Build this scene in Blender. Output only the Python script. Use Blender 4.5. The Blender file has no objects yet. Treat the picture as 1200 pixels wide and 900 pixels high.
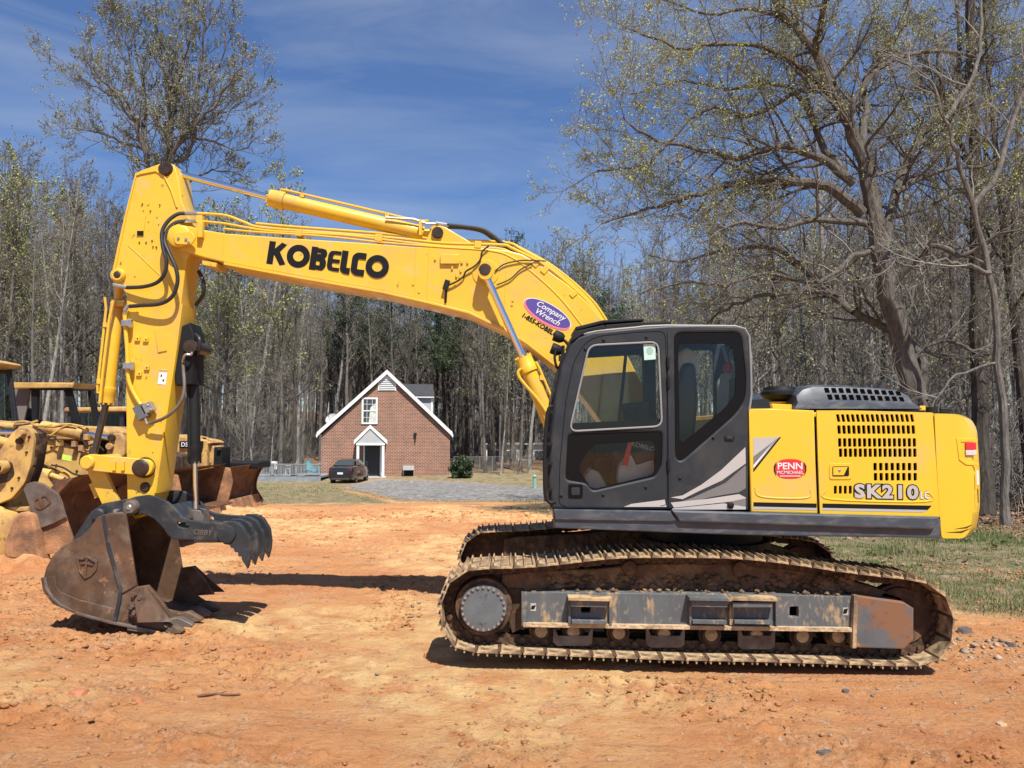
import bpy, math, random
import numpy as np
from mathutils import Vector, Matrix
R = math.radians
PI = math.pi
random.seed(7)
SC = bpy.context.scene
COL = SC.collection

# ------------------------------------------------------------------ camera
CAMZ, FPX = 2.03, 902.0
PITCH = math.atan(55.0 / FPX)
cam_data = bpy.data.cameras.new('camera')
cam = bpy.data.objects.new('camera', cam_data)
COL.objects.link(cam)
cam.location = (0, 0, CAMZ)
cam.rotation_euler = (PI / 2 + PITCH, 0, 0)
cam_data.sensor_width = 36.0
cam_data.lens = 36.0 * FPX / 1200.0
cam_data.clip_start = 0.1
cam_data.clip_end = 4000
SC.camera = cam
SC.render.resolution_x, SC.render.resolution_y = 1024, 768

# ------------------------------------------------------------------ sky and sun
SUN_TO = Vector((0.24, -0.60, 1.0)).normalized()
elev = math.asin(SUN_TO.z)
azim = math.atan2(SUN_TO.x, SUN_TO.y)
world = bpy.data.worlds.new('World')
SC.world = world
world.use_nodes = True
wn, wl = world.node_tree.nodes, world.node_tree.links
wn.clear()
wout = wn.new('ShaderNodeOutputWorld')
wbg = wn.new('ShaderNodeBackground')
sky = wn.new('ShaderNodeTexSky')
sky.sky_type = 'NISHITA'
sky.sun_disc = False
sky.sun_elevation = elev
sky.sun_rotation = azim
sky.altitude = 400
sky.air_density = 1.25
sky.dust_density = 0.15
sky.ozone_density = 5.0
wbg.inputs['Strength'].default_value = 0.057
tc = wn.new('ShaderNodeTexCoord')
mp = wn.new('ShaderNodeMapping')
mp.inputs['Scale'].default_value = (1.2, 1.2, 6.0)
mp.inputs['Rotation'].default_value = (0.12, 0.25, 0)
n1 = wn.new('ShaderNodeTexNoise')
n1.inputs['Scale'].default_value = 2.2
n1.inputs['Detail'].default_value = 8
n1.inputs['Roughness'].default_value = 0.58
n1.inputs['Distortion'].default_value = 0.6
cr = wn.new('ShaderNodeValToRGB')
cr.color_ramp.elements[0].position = 0.40
cr.color_ramp.elements[0].color = (0, 0, 0, 1)
cr.color_ramp.elements[1].position = 0.85
cr.color_ramp.elements[1].color = (0.45, 0.45, 0.45, 1)
wm = wn.new('ShaderNodeMix')
wm.data_type = 'RGBA'
wl.new(tc.outputs['Generated'], mp.inputs['Vector'])
wl.new(mp.outputs[0], n1.inputs['Vector'])
wl.new(n1.outputs['Fac'], cr.inputs['Fac'])
wl.new(cr.outputs['Color'], wm.inputs['Factor'])
tint = wn.new('ShaderNodeVectorMath'); tint.operation = 'MULTIPLY'
tint.inputs[1].default_value = (0.94, 1.06, 1.34)
wl.new(sky.outputs[0], tint.inputs[0])
wl.new(tint.outputs[0], wm.inputs[6])
wm.inputs[7].default_value = (6.2, 7.0, 8.2, 1)
wl.new(wm.outputs[2], wbg.inputs['Color'])
wl.new(wbg.outputs[0], wout.inputs['Surface'])

sl = bpy.data.lights.new('sun', 'SUN')
sl.energy = 4.75
sl.angle = R(0.5)
sl.color = (1.0, 0.955, 0.88)
sun = bpy.data.objects.new('sun', sl)
COL.objects.link(sun)
sun.rotation_euler = SUN_TO.to_track_quat('Z', 'Y').to_euler()
SC.view_settings.view_transform = 'Standard'
SC.view_settings.look = 'None'
SC.view_settings.exposure = 0.62
SC.view_settings.gamma = 1.0
SC.render.engine = 'CYCLES'
SC.cycles.max_bounces = 6
SC.cycles.transparent_max_bounces = 12

# ------------------------------------------------------------------ helpers
CP, SP = math.cos(PITCH), math.sin(PITCH)
def W(px, py, Y):
    """point at depth Y seen at photo position px, py"""
    u, v = (px - 600) / FPX, (450 - py) / FPX
    dy, dz = CP - v * SP, SP + v * CP
    t = Y / dy
    return Vector((u * t, Y, CAMZ + dz * t))

def gbase(x, y):
    x = np.asarray(x, dtype=float); y = np.asarray(y, dtype=float)
    z = np.interp(y, [-50, 16, 50, 75, 110, 200, 500, 3000], [0, 0, -1.3, -0.75, 1.0, 7, 12, 12])
    z = z - 0.014 * (np.clip(x, -4, 6) - 0.3) * np.clip((14 - y) / 4, 0, 1)
    return z
def G(x, y): return float(gbase(x, y))

ORG = {}
def tag(o, label=None, cat=None, group=None, kind=None):
    if label: o['label'] = label
    if cat: o['category'] = cat
    if group: o['group'] = group
    if kind: o['kind'] = kind
    return o
def thing(name, loc, label, cat, group=None):
    o = bpy.data.objects.new(name, None)
    o.empty_display_size = 0.2
    COL.objects.link(o)
    o.location = loc
    ORG[o] = Vector(loc)
    return tag(o, label, cat, group)
def org_of(p):
    while p.parent: p = p.parent
    return ORG.get(p, Vector((0, 0, 0)))
def link(name, me, parent=None, smooth=True, angle=35, bevel=0, seg=2, M=None, origin=None):
    """me is in world coordinates; the object is hung under parent (whose root holds the origin)"""
    if M is not None: me.transform(M)
    o = bpy.data.objects.new(name, me)
    me.name = name
    COL.objects.link(o)
    if parent is not None:
        og = org_of(parent)
        me.transform(Matrix.Translation(-og))
        o.parent = parent
    elif origin is not None:
        og = Vector(origin)
        me.transform(Matrix.Translation(-og))
        o.location = og
        ORG[o] = og
    if smooth and len(me.polygons):
        me.shade_smooth()
        me.set_sharp_from_angle(angle=R(angle))
    if bevel:
        b = o.modifiers.new('bevel', 'BEVEL')
        b.width = bevel; b.segments = seg; b.limit_method = 'ANGLE'; b.angle_limit = R(40)
        b.harden_normals = True
        b.use_clamp_overlap = True
    return o

class MB:
    def __init__(s): s.v = []; s.f = []; s.m = []; s.mi = 0; s.g = []
    def add(s, vs, fs):
        k = len(s.v); s.g.append((k, len(s.f)))
        s.v += [tuple(q) for q in vs]
        s.f += [tuple(k + i for i in f) for f in fs]
        s.m += [s.mi] * len(fs)
        return s
    def box(s, c, size, rot=None):
        c = Vector(c); h = Vector(size) / 2
        vs = [Vector((sx * h.x, sy * h.y, sz * h.z)) for sx in (-1, 1) for sy in (-1, 1) for sz in (-1, 1)]
        if rot is not None:
            vs = [rot @ q for q in vs]
        vs = [q + c for q in vs]
        return s.add(vs, [(0, 1, 3, 2), (4, 6, 7, 5), (0, 4, 5, 1), (2, 3, 7, 6), (0, 2, 6, 4), (1, 5, 7, 3)])
    def bx(s, x0, x1, y0, y1, z0, z1):
        return s.box(((x0 + x1) / 2, (y0 + y1) / 2, (z0 + z1) / 2), (x1 - x0, y1 - y0, z1 - z0))
    def prism(s, pts, y0, y1):
        """polygon of (x,z) extruded along y"""
        a = sum(pts[i][0] * pts[(i + 1) % len(pts)][1] - pts[(i + 1) % len(pts)][0] * pts[i][1] for i in range(len(pts)))
        if a < 0: pts = pts[::-1]
        n = len(pts)
        vs = [(p[0], y0, p[1]) for p in pts] + [(p[0], y1, p[1]) for p in pts]
        fs = [tuple(range(n)), tuple(range(2 * n - 1, n - 1, -1))]
        fs += [(i, n + i, n + (i + 1) % n, (i + 1) % n) for i in range(n)]
        return s.add(vs, fs)
    def tube(s, pts, r, n=8, cap=True):
        pts = [Vector(p) for p in pts]
        if not isinstance(r, (list, tuple)): r = [r] * len(pts)
        vs = []; prev = None
        for i, p in enumerate(pts):
            t = (pts[min(i + 1, len(pts) - 1)] - pts[max(i - 1, 0)])
            if t.length < 1e-9: t = Vector((0, 0, 1))
            t.normalize()
            if prev is None:
                ref = Vector((0, 1, 0)) if abs(t.y) < 0.9 else Vector((1, 0, 0))
                u = t.cross(ref).normalized()
            else:
                u = (prev - t * prev.dot(t)).normalized()
            prev = u
            w = t.cross(u)
            for k in range(n):
                a = 2 * PI * k / n
                vs.append(p + (u * math.cos(a) + w * math.sin(a)) * r[i])
        fs = []
        for i in range(len(pts) - 1):
            for k in range(n):
                a, b = i * n + k, i * n + (k + 1) % n
                fs.append((a, b, b + n, a + n))
        if cap:
            fs.append(tuple(range(n - 1, -1, -1)))
            fs.append(tuple(range((len(pts) - 1) * n, len(pts) * n)))
        return s.add(vs, fs)
    def cyl(s, p0, p1, r, n=20, r1=None):
        return s.tube([p0, p1], [r, r if r1 is None else r1], n)
    def lathe(s, c, axis, prof, n=24):
        """prof list of (distance along axis, radius)"""
        c = Vector(c); ax = Vector(axis).normalized()
        return s.tube2([c + ax * a for a, _ in prof], [r_ for _, r_ in prof], ax, n)
    def tube2(s, pts, r, ax, n):
        ref = Vector((0, 0, 1)) if abs(ax.z) < 0.9 else Vector((1, 0, 0))
        u = ax.cross(ref).normalized(); w = ax.cross(u)
        vs = []
        for p, q in zip(pts, r):
            for k in range(n):
                a = 2 * PI * k / n
                vs.append(p + (u * math.cos(a) + w * math.sin(a)) * q)
        fs = []
        for i in range(len(pts) - 1):
            for k in range(n):
                a, b = i * n + k, i * n + (k + 1) % n
                fs.append((a, b, b + n, a + n))
        fs.append(tuple(range(n - 1, -1, -1)))
        fs.append(tuple(range((len(pts) - 1) * n, len(pts) * n)))
        return s.add(vs, fs)
    def mesh(s, mats):
        me = bpy.data.meshes.new('m')
        me.from_pydata(s.v, [], s.f)
        if not isinstance(mats, (list, tuple)): mats = [mats]
        for m in mats: me.materials.append(m)
        if any(s.m): me.polygons.foreach_set('material_index', s.m)
        me.update()
        return me
    def build(s, name, mats, parent=None, **k):
        return link(name, s.mesh(mats), parent, **k)
    def build_each(s, name, mats, parent=None, **k):
        """every piece that was added becomes an object of its own"""
        out = []
        for i, a in enumerate(s.g):
            b = s.g[i + 1] if i + 1 < len(s.g) else (len(s.v), len(s.f))
            q = MB(); q.v = s.v[a[0]:b[0]]; q.f = [tuple(j - a[0] for j in f) for f in s.f[a[1]:b[1]]]; q.m = s.m[a[1]:b[1]]
            out.append(link(name, q.mesh(mats), parent, **k))
        return out

def np_mesh(verts, faces, mats, mi=None):
    """fast mesh from numpy (faces: n x k)"""
    me = bpy.data.meshes.new('m')
    k = faces.shape[1]
    me.vertices.add(len(verts)); me.vertices.foreach_set('co', verts.astype(np.float32).ravel())
    me.loops.add(faces.size); me.loops.foreach_set('vertex_index', faces.astype(np.int32).ravel())
    me.polygons.add(len(faces))
    me.polygons.foreach_set('loop_start', np.arange(0, faces.size, k, dtype=np.int32))
    me.polygons.foreach_set('loop_total', np.full(len(faces), k, dtype=np.int32))
    if not isinstance(mats, (list, tuple)): mats = [mats]
    for m in mats: me.materials.append(m)
    if mi is not None: me.polygons.foreach_set('material_index', mi.astype(np.int32))
    me.update(calc_edges=True)
    return me

def curve_mesh(loops, y0, y1, bevel=0.0):
    """closed loops of (x,z) [outer, holes...] as a plate from depth y0 (near) to y1"""
    cu = bpy.data.curves.new('c', 'CURVE')
    cu.dimensions = '2D'; cu.fill_mode = 'BOTH'
    for lp in loops:
        sp = cu.splines.new('POLY')
        sp.points.add(len(lp) - 1)
        for i, p in enumerate(lp): sp.points[i].co = (p[0], p[1], 0, 1)
        sp.use_cyclic_u = True
    th = abs(y1 - y0)
    bevel = min(bevel, th * 0.45)
    cu.extrude = max(th / 2 - bevel, 0)
    cu.bevel_depth = bevel; cu.bevel_resolution = 1; cu.offset = -bevel
    o = bpy.data.objects.new('tmp', cu)
    COL.objects.link(o)
    bpy.context.view_layer.update()
    dg = bpy.context.evaluated_depsgraph_get()
    me = bpy.data.meshes.new_from_object(o.evaluated_get(dg))
    bpy.data.objects.remove(o); bpy.data.curves.remove(cu)
    yc = (y0 + y1) / 2
    me.transform(Matrix(((1, 0, 0, 0), (0, 0, -1, yc), (0, 1, 0, 0), (0, 0, 0, 1))))
    return me
def xz(px, Y): return [(W(a, b, Y).x, W(a, b, Y).z) for a, b in px]
def smooth_loop(pts, it=2, corners=()):
    """Chaikin corner cutting of a closed loop"""
    for _ in range(it):
        q = []
        for i in range(len(pts)):
            a, b = pts[i], pts[(i + 1) % len(pts)]
            q.append((a[0] * .75 + b[0] * .25, a[1] * .75 + b[1] * .25))
            q.append((a[0] * .25 + b[0] * .75, a[1] * .25 + b[1] * .75))
        pts = q
    return pts
def rcorner(pts, r, k=3):
    """round the corners of a polygon by length r"""
    out = []
    n = len(pts)
    for i in range(n):
        p, a, b = Vector(pts[i]), Vector(pts[i - 1]), Vector(pts[(i + 1) % n])
        la, lb = (a - p).length, (b - p).length
        ra, rb = min(r, la * .45), min(r, lb * .45)
        s_, e_ = p + (a - p).normalized() * ra, p + (b - p).normalized() * rb
        for j in range(k + 1):
            t = j / k
            q = s_ * (1 - t) ** 2 + p * 2 * t * (1 - t) + e_ * t ** 2
            out.append((q.x, q.y))
    return out
def plate(name, px, Y, th, mat, parent=None, holes=(), bevel=0.006, rnd=0, **k):
    """a plate whose near face lies at depth Y, outlined by photo positions"""
    outer = rcorner(px, rnd) if rnd else px
    me = curve_mesh([xz(outer, Y)] + [xz(h, Y) for h in holes], Y, Y + th, bevel)
    for m in (mat if isinstance(mat, (list, tuple)) else [mat]): me.materials.append(m)
    return link(name, me, parent, **k)
def ell(cx, cy, rx, ry, n=24, rot=0):
    c, s_ = math.cos(R(rot)), math.sin(R(rot))
    return [(cx + rx * math.cos(2 * PI * i / n) * c - ry * math.sin(2 * PI * i / n) * s_,
             cy + rx * math.cos(2 * PI * i / n) * s_ + ry * math.sin(2 * PI * i / n) * c) for i in range(n)]
def rrect(x0, y0, x1, y1, r=1.5, sk=0):
    return rcorner([(x0, y0), (x1, y0), (x1 + sk, y1), (x0 + sk, y1)], r, 2)
def text(name, body, p, size, mat, parent, tilt=0, off=0, ext=0.001, sx=1.0, shear=0, space=1.0, align='LEFT', yaw=0, **k):
    cu = bpy.data.curves.new('t', 'FONT')
    cu.body = body; cu.size = size; cu.offset = off; cu.extrude = ext; cu.shear = shear
    cu.space_character = space; cu.align_x = align; cu.resolution_u = 3
    o = bpy.data.objects.new('tmp', cu)
    COL.objects.link(o)
    bpy.context.view_layer.update()
    me = bpy.data.meshes.new_from_object(o.evaluated_get(bpy.context.evaluated_depsgraph_get()))
    bpy.data.objects.remove(o); bpy.data.curves.remove(cu)
    me.materials.clear(); me.materials.append(mat)
    M = Matrix.Translation(Vector(p)) @ Matrix.Rotation(yaw, 4, 'Z') @ Matrix.Rotation(R(tilt), 4, 'Y') @ Matrix.Rotation(PI / 2, 4, 'X') @ Matrix.Diagonal((sx, 1, 1, 1))
    me.transform(M)
    return link(name, me, parent, smooth=False, **k)
def bez(pts, n=6):
    """Catmull-Rom through points"""
    P = [Vector(p) for p in pts]
    out = []
    for i in range(len(P) - 1):
        p0, p1, p2, p3 = P[max(i - 1, 0)], P[i], P[i + 1], P[min(i + 2, len(P) - 1)]
        for j in range(n):
            t = j / n
            out.append(0.5 * ((2 * p1) + (p2 - p0) * t + (2 * p0 - 5 * p1 + 4 * p2 - p3) * t * t + (3 * p1 - p0 - 3 * p2 + p3) * t ** 3))
    out.append(P[-1])
    return out
def dup(root, loc, rz=0, scale=1, label=None, group=None):
    r = root.copy(); COL.objects.link(r)
    r.location = loc; r.rotation_euler = (0, 0, rz)
    r.scale = (scale,) * 3 if not isinstance(scale, (tuple, list)) else scale
    if label: r['label'] = label
    if group: r['group'] = group
    for ch in list(root.children):
        c = ch.copy(); COL.objects.link(c); c.parent = r
    return r

# ------------------------------------------------------------------ materials
def mat(name, col, rough=0.5, metal=0.0, var=0.12, vs=2.5, dirt=None, bump=None, coat=0, spec=0.5, stretch=None, fine=0.0):
    """dirt: list of (colour, amount 0..1, scale, softness)"""
    m = bpy.data.materials.new(name); m.use_nodes = True
    nt = m.node_tree; N = nt.nodes; L = nt.links
    b = N['Principled BSDF']
    tcn = N.new('ShaderNodeTexCoord'); src = tcn.outputs['Object']
    if stretch:
        mpn = N.new('ShaderNodeMapping'); mpn.inputs['Scale'].default_value = stretch
        L.new(src, mpn.inputs[0]); src = mpn.outputs[0]
    nz = N.new('ShaderNodeTexNoise'); nz.inputs['Scale'].default_value = vs; nz.inputs['Detail'].default_value = 6
    L.new(src, nz.inputs['Vector'])
    mr = N.new('ShaderNodeMapRange')
    mr.inputs[1].default_value = 0.3; mr.inputs[2].default_value = 0.7
    mr.inputs[3].default_value = 1 - var; mr.inputs[4].default_value = 1 + var
    L.new(nz.outputs['Fac'], mr.inputs[0])
    vm = N.new('ShaderNodeVectorMath'); vm.operation = 'SCALE'
    vm.inputs[0].default_value = col[:3]
    L.new(mr.outputs[0], vm.inputs['Scale'])
    cur = vm.outputs[0]
    rcur = None
    for i, (dc, amt, sc_, soft) in enumerate(dirt or []):
        dn = N.new('ShaderNodeTexNoise'); dn.inputs['Scale'].default_value = sc_; dn.inputs['Detail'].default_value = 8
        dn.inputs['Roughness'].default_value = 0.65
        of = N.new('ShaderNodeVectorMath'); of.operation = 'ADD'; of.inputs[1].default_value = (3.7 * i + 1, 9.1 * i, 5.3 * i)
        L.new(src, of.inputs[0]); L.new(of.outputs[0], dn.inputs['Vector'])
        th = 0.72 - 0.44 * amt
        rr = N.new('ShaderNodeMapRange'); rr.inputs[1].default_value = th - soft; rr.inputs[2].default_value = th + soft
        rr.clamp = True
        L.new(dn.outputs['Fac'], rr.inputs[0])
        mx = N.new('ShaderNodeMix'); mx.data_type = 'RGBA'
        L.new(rr.outputs[0], mx.inputs['Factor']); L.new(cur, mx.inputs[6]); mx.inputs[7].default_value = (*dc, 1)
        cur = mx.outputs[2]
        r2 = N.new('ShaderNodeMix'); r2.data_type = 'FLOAT'
        L.new(rr.outputs[0], r2.inputs['Factor'])
        if rcur is None: r2.inputs[2].default_value = rough
        else: L.new(rcur, r2.inputs[2])
        r2.inputs[3].default_value = 0.9
        rcur = r2.outputs[0]
    L.new(cur, b.inputs['Base Color'])
    if rcur is not None: L.new(rcur, b.inputs['Roughness'])
    else: b.inputs['Roughness'].default_value = rough
    b.inputs['Metallic'].default_value = metal
    b.inputs['Coat Weight'].default_value = coat
    b.inputs['Specular IOR Level'].default_value = spec
    if bump:
        bn = N.new('ShaderNodeTexNoise'); bn.inputs['Scale'].default_value = bump[1]; bn.inputs['Detail'].default_value = 7
        L.new(src, bn.inputs['Vector'])
        bp = N.new('ShaderNodeBump'); bp.inputs['Strength'].default_value = bump[0]; bp.inputs['Distance'].default_value = bump[2] if len(bump) > 2 else 0.02
        L.new(bn.outputs['Fac'], bp.inputs['Height']); L.new(bp.outputs[0], b.inputs['Normal'])
    return m
def glass(name, tint=(0.75, 0.8, 0.78), refl=0.04, alpha=0.25):
    m = bpy.data.materials.new(name); m.use_nodes = True
    N = m.node_tree.nodes; L = m.node_tree.links; N.clear()
    o = N.new('ShaderNodeOutputMaterial')
    t = N.new('ShaderNodeBsdfTransparent'); t.inputs[0].default_value = (*tint, 1)
    g = N.new('ShaderNodeBsdfGlossy'); g.inputs['Roughness'].default_value = 0.02; g.inputs[0].default_value = (0.6, 0.64, 0.68, 1)
    fr = N.new('ShaderNodeFresnel'); fr.inputs[0].default_value = 1.45
    mx = N.new('ShaderNodeMixShader')
    L.new(fr.outputs[0], mx.inputs[0]); L.new(t.outputs[0], mx.inputs[1]); L.new(g.outputs[0], mx.inputs[2])
    L.new(mx.outputs[0], o.inputs['Surface'])
    return m
YEL = (0.68, 0.43, 0.030)
M_YEL = mat('yellow_paint', YEL, 0.36, var=0.06, vs=1.2, coat=0.2, dirt=[((0.50, 0.30, 0.09), 0.16, 2.2, 0.14), ((0.22, 0.12, 0.045), 0.07, 9, 0.03), ((0.55, 0.38, 0.16), 0.12, 5, 0.10)], bump=(0.05, 14, 0.01))
M_YELP = mat('yellow_panel_paint', (0.68, 0.44, 0.026), 0.28, var=0.04, vs=1.0, coat=0.4, dirt=[((0.52, 0.36, 0.13), 0.12, 1.8, 0.15), ((0.35, 0.22, 0.09), 0.05, 11, 0.03)], bump=(0.03, 4, 0.02))
M_YELF = mat('faded_yellow_paint', (0.56, 0.35, 0.10), 0.55, var=0.16, vs=3, dirt=[((0.30, 0.16, 0.08), 0.40, 2.5, 0.10), ((0.10, 0.06, 0.035), 0.22, 5, 0.05)], bump=(0.1, 30, 0.01))
M_GREY = mat('charcoal_paint', (0.019, 0.023, 0.028), 0.5, var=0.10, vs=3, spec=0.35, dirt=[((0.06, 0.055, 0.048), 0.10, 2.5, 0.2)])
M_DECK = mat('grey_skirt_paint', (0.045, 0.055, 0.070), 0.40, var=0.12, vs=4, dirt=[((0.17, 0.16, 0.15), 0.08, 5, 0.2)], stretch=(1, 1, 3))
M_BLK = mat('black_rubber', (0.009, 0.009, 0.010), 0.6, var=0.25, vs=6, spec=0.3)
M_BLKG = mat('black_gloss', (0.004, 0.004, 0.0045), 0.35, var=0.05, spec=0.2)
M_VOID = mat('dark_opening', (0.003, 0.003, 0.003), 1.0, var=0.02, spec=0.0)  # near-black standing in for the shade inside vents and openings
M_STEEL = mat('thumb_steel', (0.025, 0.029, 0.034), 0.5, 0.1, var=0.3, vs=5, dirt=[((0.13, 0.11, 0.09), 0.22, 4, 0.12)], bump=(0.1, 40, 0.01))
M_WORN = mat('worn_steel', (0.16, 0.135, 0.115), 0.5, 0.35, var=0.3, vs=5, dirt=[((0.10, 0.055, 0.035), 0.35, 4, 0.12)], bump=(0.25, 18, 0.01))
M_BUCK = mat('bucket_steel', (0.115, 0.062, 0.034), 0.55, 0.1, var=0.35, vs=3, dirt=[((0.17, 0.125, 0.09), 0.36, 2.6, 0.10), ((0.055, 0.030, 0.018), 0.3, 5, 0.10), ((0.36, 0.19, 0.09), 0.12, 7, 0.06)], bump=(0.3, 16, 0.012))
M_RUST_SHADE = mat('rusty_blade_and_shade', (0.105, 0.046, 0.022), 0.75, 0.1, var=0.35, vs=2.5, dirt=[((0.27, 0.13, 0.065), 0.22, 2.2, 0.12), ((0.07, 0.035, 0.02), 0.3, 5, 0.1)], bump=(0.3, 12, 0.015))
M_MUDB = mat('clay_caked_steel', (0.38, 0.185, 0.085), 0.9, var=0.3, vs=4, dirt=[((0.15, 0.08, 0.045), 0.42, 3, 0.12)], bump=(0.6, 30, 0.015))
M_CHROME = mat('chrome_rod', (0.75, 0.76, 0.78), 0.14, 1.0, var=0.03)
M_STICKER = mat('dusty_white_sticker', (0.40, 0.37, 0.32), 0.6, var=0.1)
M_RODD = mat('dark_rod', (0.10, 0.09, 0.085), 0.3, 0.8, var=0.2)
M_TRK = mat('track_steel', (0.21, 0.15, 0.09), 0.62, 0.15, var=0.4, vs=6, dirt=[((0.50, 0.35, 0.19), 0.48, 6, 0.07), ((0.17, 0.07, 0.03), 0.30, 4.5, 0.06)], bump=(0.5, 22, 0.012))
M_CHAIN = mat('rusty_chain_steel', (0.055, 0.03, 0.017), 0.7, 0.2, var=0.3, vs=6, dirt=[((0.20, 0.11, 0.055), 0.3, 6, 0.1)], bump=(0.5, 20, 0.015))
M_MUD = mat('caked_mud', (0.12, 0.07, 0.038), 0.95, var=0.3, vs=5, dirt=[((0.26, 0.165, 0.085), 0.35, 5, 0.1), ((0.09, 0.05, 0.03), 0.3, 6, 0.1)], bump=(1.0, 11, 0.05))
M_MUDL = mat('dry_pale_mud', (0.45, 0.32, 0.19), 0.95, var=0.25, vs=8, bump=(1.0, 20, 0.03))
M_FRAME = mat('track_frame_paint', (0.088, 0.096, 0.100), 0.55, var=0.15, vs=5, dirt=[((0.36, 0.25, 0.13), 0.27, 6, 0.05), ((0.24, 0.09, 0.03), 0.12, 7, 0.04), ((0.2, 0.17, 0.13), 0.25, 20, 0.05)], stretch=(1.6, 1, 0.7), bump=(0.1, 30, 0.01))
M_GUARD = mat('rusted_guard', (0.10, 0.105, 0.11), 0.6, 0.1, var=0.25, vs=4, dirt=[((0.21, 0.10, 0.05), 0.58, 1.7, 0.04), ((0.50, 0.30, 0.11), 0.20, 3.2, 0.04), ((0.12, 0.06, 0.035), 0.2, 11, 0.05)], bump=(0.15, 25, 0.01))
M_DRIVE = mat('final_drive_paint', (0.105, 0.115, 0.122), 0.5, var=0.15, vs=8, dirt=[((0.06, 0.06, 0.06), 0.25, 14, 0.04)])
M_HOSE = mat('hose_rubber', (0.022, 0.022, 0.024), 0.45, var=0.1)
M_FIT = mat('zinc_fitting', (0.45, 0.44, 0.42), 0.35, 0.8, var=0.15, vs=15)
M_GREASE = mat('greasy_pin', (0.05, 0.032, 0.02), 0.4, 0.3, var=0.4, vs=9, bump=(0.4, 30, 0.01))
M_SILV = mat('silver_decal', (0.44, 0.42, 0.40), 0.4, 0.1, var=0.06)
M_SILVD = mat('dark_silver_decal', (0.17, 0.165, 0.16), 0.4, 0.1, var=0.06)
M_BLKD = mat('black_decal', (0.006, 0.006, 0.007), 0.5, var=0.02, spec=0.25)
M_WHT = mat('white_decal', (0.66, 0.66, 0.66), 0.4, var=0.03)
M_REDD = mat('red_decal', (0.62, 0.025, 0.03), 0.4, var=0.03)
M_PURP = mat('purple_decal', (0.085, 0.06, 0.27), 0.4, var=0.03)
M_PINK = mat('pink_decal', (0.75, 0.16, 0.25), 0.4, var=0.03)
M_SEAL = mat('grey_window_seal', (0.22, 0.22, 0.22), 0.5, var=0.05)
M_GLASS = glass('clear_glass', (0.93, 0.955, 0.94))
M_GLASSD = glass('dark_glass', (0.45, 0.5, 0.5))
M_INT = mat('cab_interior_plastic', (0.035, 0.037, 0.04), 0.6, var=0.15)
M_SEATW = mat('light_seat_cover', (0.42, 0.43, 0.42), 0.6, var=0.15, vs=8)
M_HIVIS = mat('yellow_green_decal', (0.55, 0.72, 0.12), 0.5, var=0.05)
# ------------------------------------------------------------------ ground
rng = np.random.default_rng(11)
def vnoise(x, y, seed=0):
    r = np.random.default_rng(seed)
    T = r.random((256, 256))
    xi = np.floor(x).astype(int); yi = np.floor(y).astype(int)
    fx = x - xi; fy = y - yi
    fx = fx * fx * (3 - 2 * fx); fy = fy * fy * (3 - 2 * fy)
    a = T[xi & 255, yi & 255]; b = T[(xi + 1) & 255, yi & 255]
    c = T[xi & 255, (yi + 1) & 255]; d = T[(xi + 1) & 255, (yi + 1) & 255]
    return (a * (1 - fx) + b * fx) * (1 - fy) + (c * (1 - fx) + d * fx) * fy - 0.5
def fbm(x, y, oc=4, seed=0, gain=0.5):
    s = 0; a = 1
    for k in range(oc):
        s = s + a * vnoise(x * 2 ** k + 17 * k, y * 2 ** k + 31 * k, seed + k); a *= gain
    return s
def sst(a, b, x):
    t = np.clip((x - a) / (b - a), 0, 1); return t * t * (3 - 2 * t)
def masks(x, y):
    w = fbm(x * 0.35, y * 0.35, 4, 5) * 2.2
    w2 = fbm(x * 1.3, y * 1.3, 3, 9)
    # grass to the right behind the machine, and across the strip in front of the house
    edge_r = np.interp(x, [-60, -8.5, -5.5, -1, 0.6, 3.0, 6, 12, 60], [25, 25.5, 24.0, 24.5, 22, 10.8, 8.35, 7.0, 5])
    g = sst(-0.5, 1.2, y - edge_r - w * np.interp(x, [0, 4], [1.6, 0.22]) - w2 * 0.9)
    # gravel drive
    gy0 = np.interp(x, [-13, -10, -4, 3, 14], [45, 43, 27.5, 26, 30]); gy1 = np.interp(x, [-13, -8, -3, 1, 14], [53, 53, 51, 44, 38])
    gr = sst(0, 1.5, y - gy0 - w * .6) * sst(0, 1.5, gy1 - y + w * .6) * sst(-10.8, -8.8, x) 
    pale = sst(0.0, 0.5, fbm(x * 0.22 + 4, y * 0.3, 4, 21) * 1.6 + 0.35 * np.exp(-((y - 19) / 5.0) ** 2) * (x < 1))
    edge_grv = np.clip(1 - np.abs(y - gy0 + 0.9) / 1.0, 0, 1) * (x > -8)
    litter = sst(0, 5, y - np.interp(x, [-60, -20, 2, 7, 12, 60], [58, 58, 58, 15.0, 13.5, 14]) - w)
    g = g * (1 - gr) * (1 - 0.8 * edge_grv)
    return g * (1 - litter * 0.85), gr * (1 - litter), pale, litter
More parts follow.
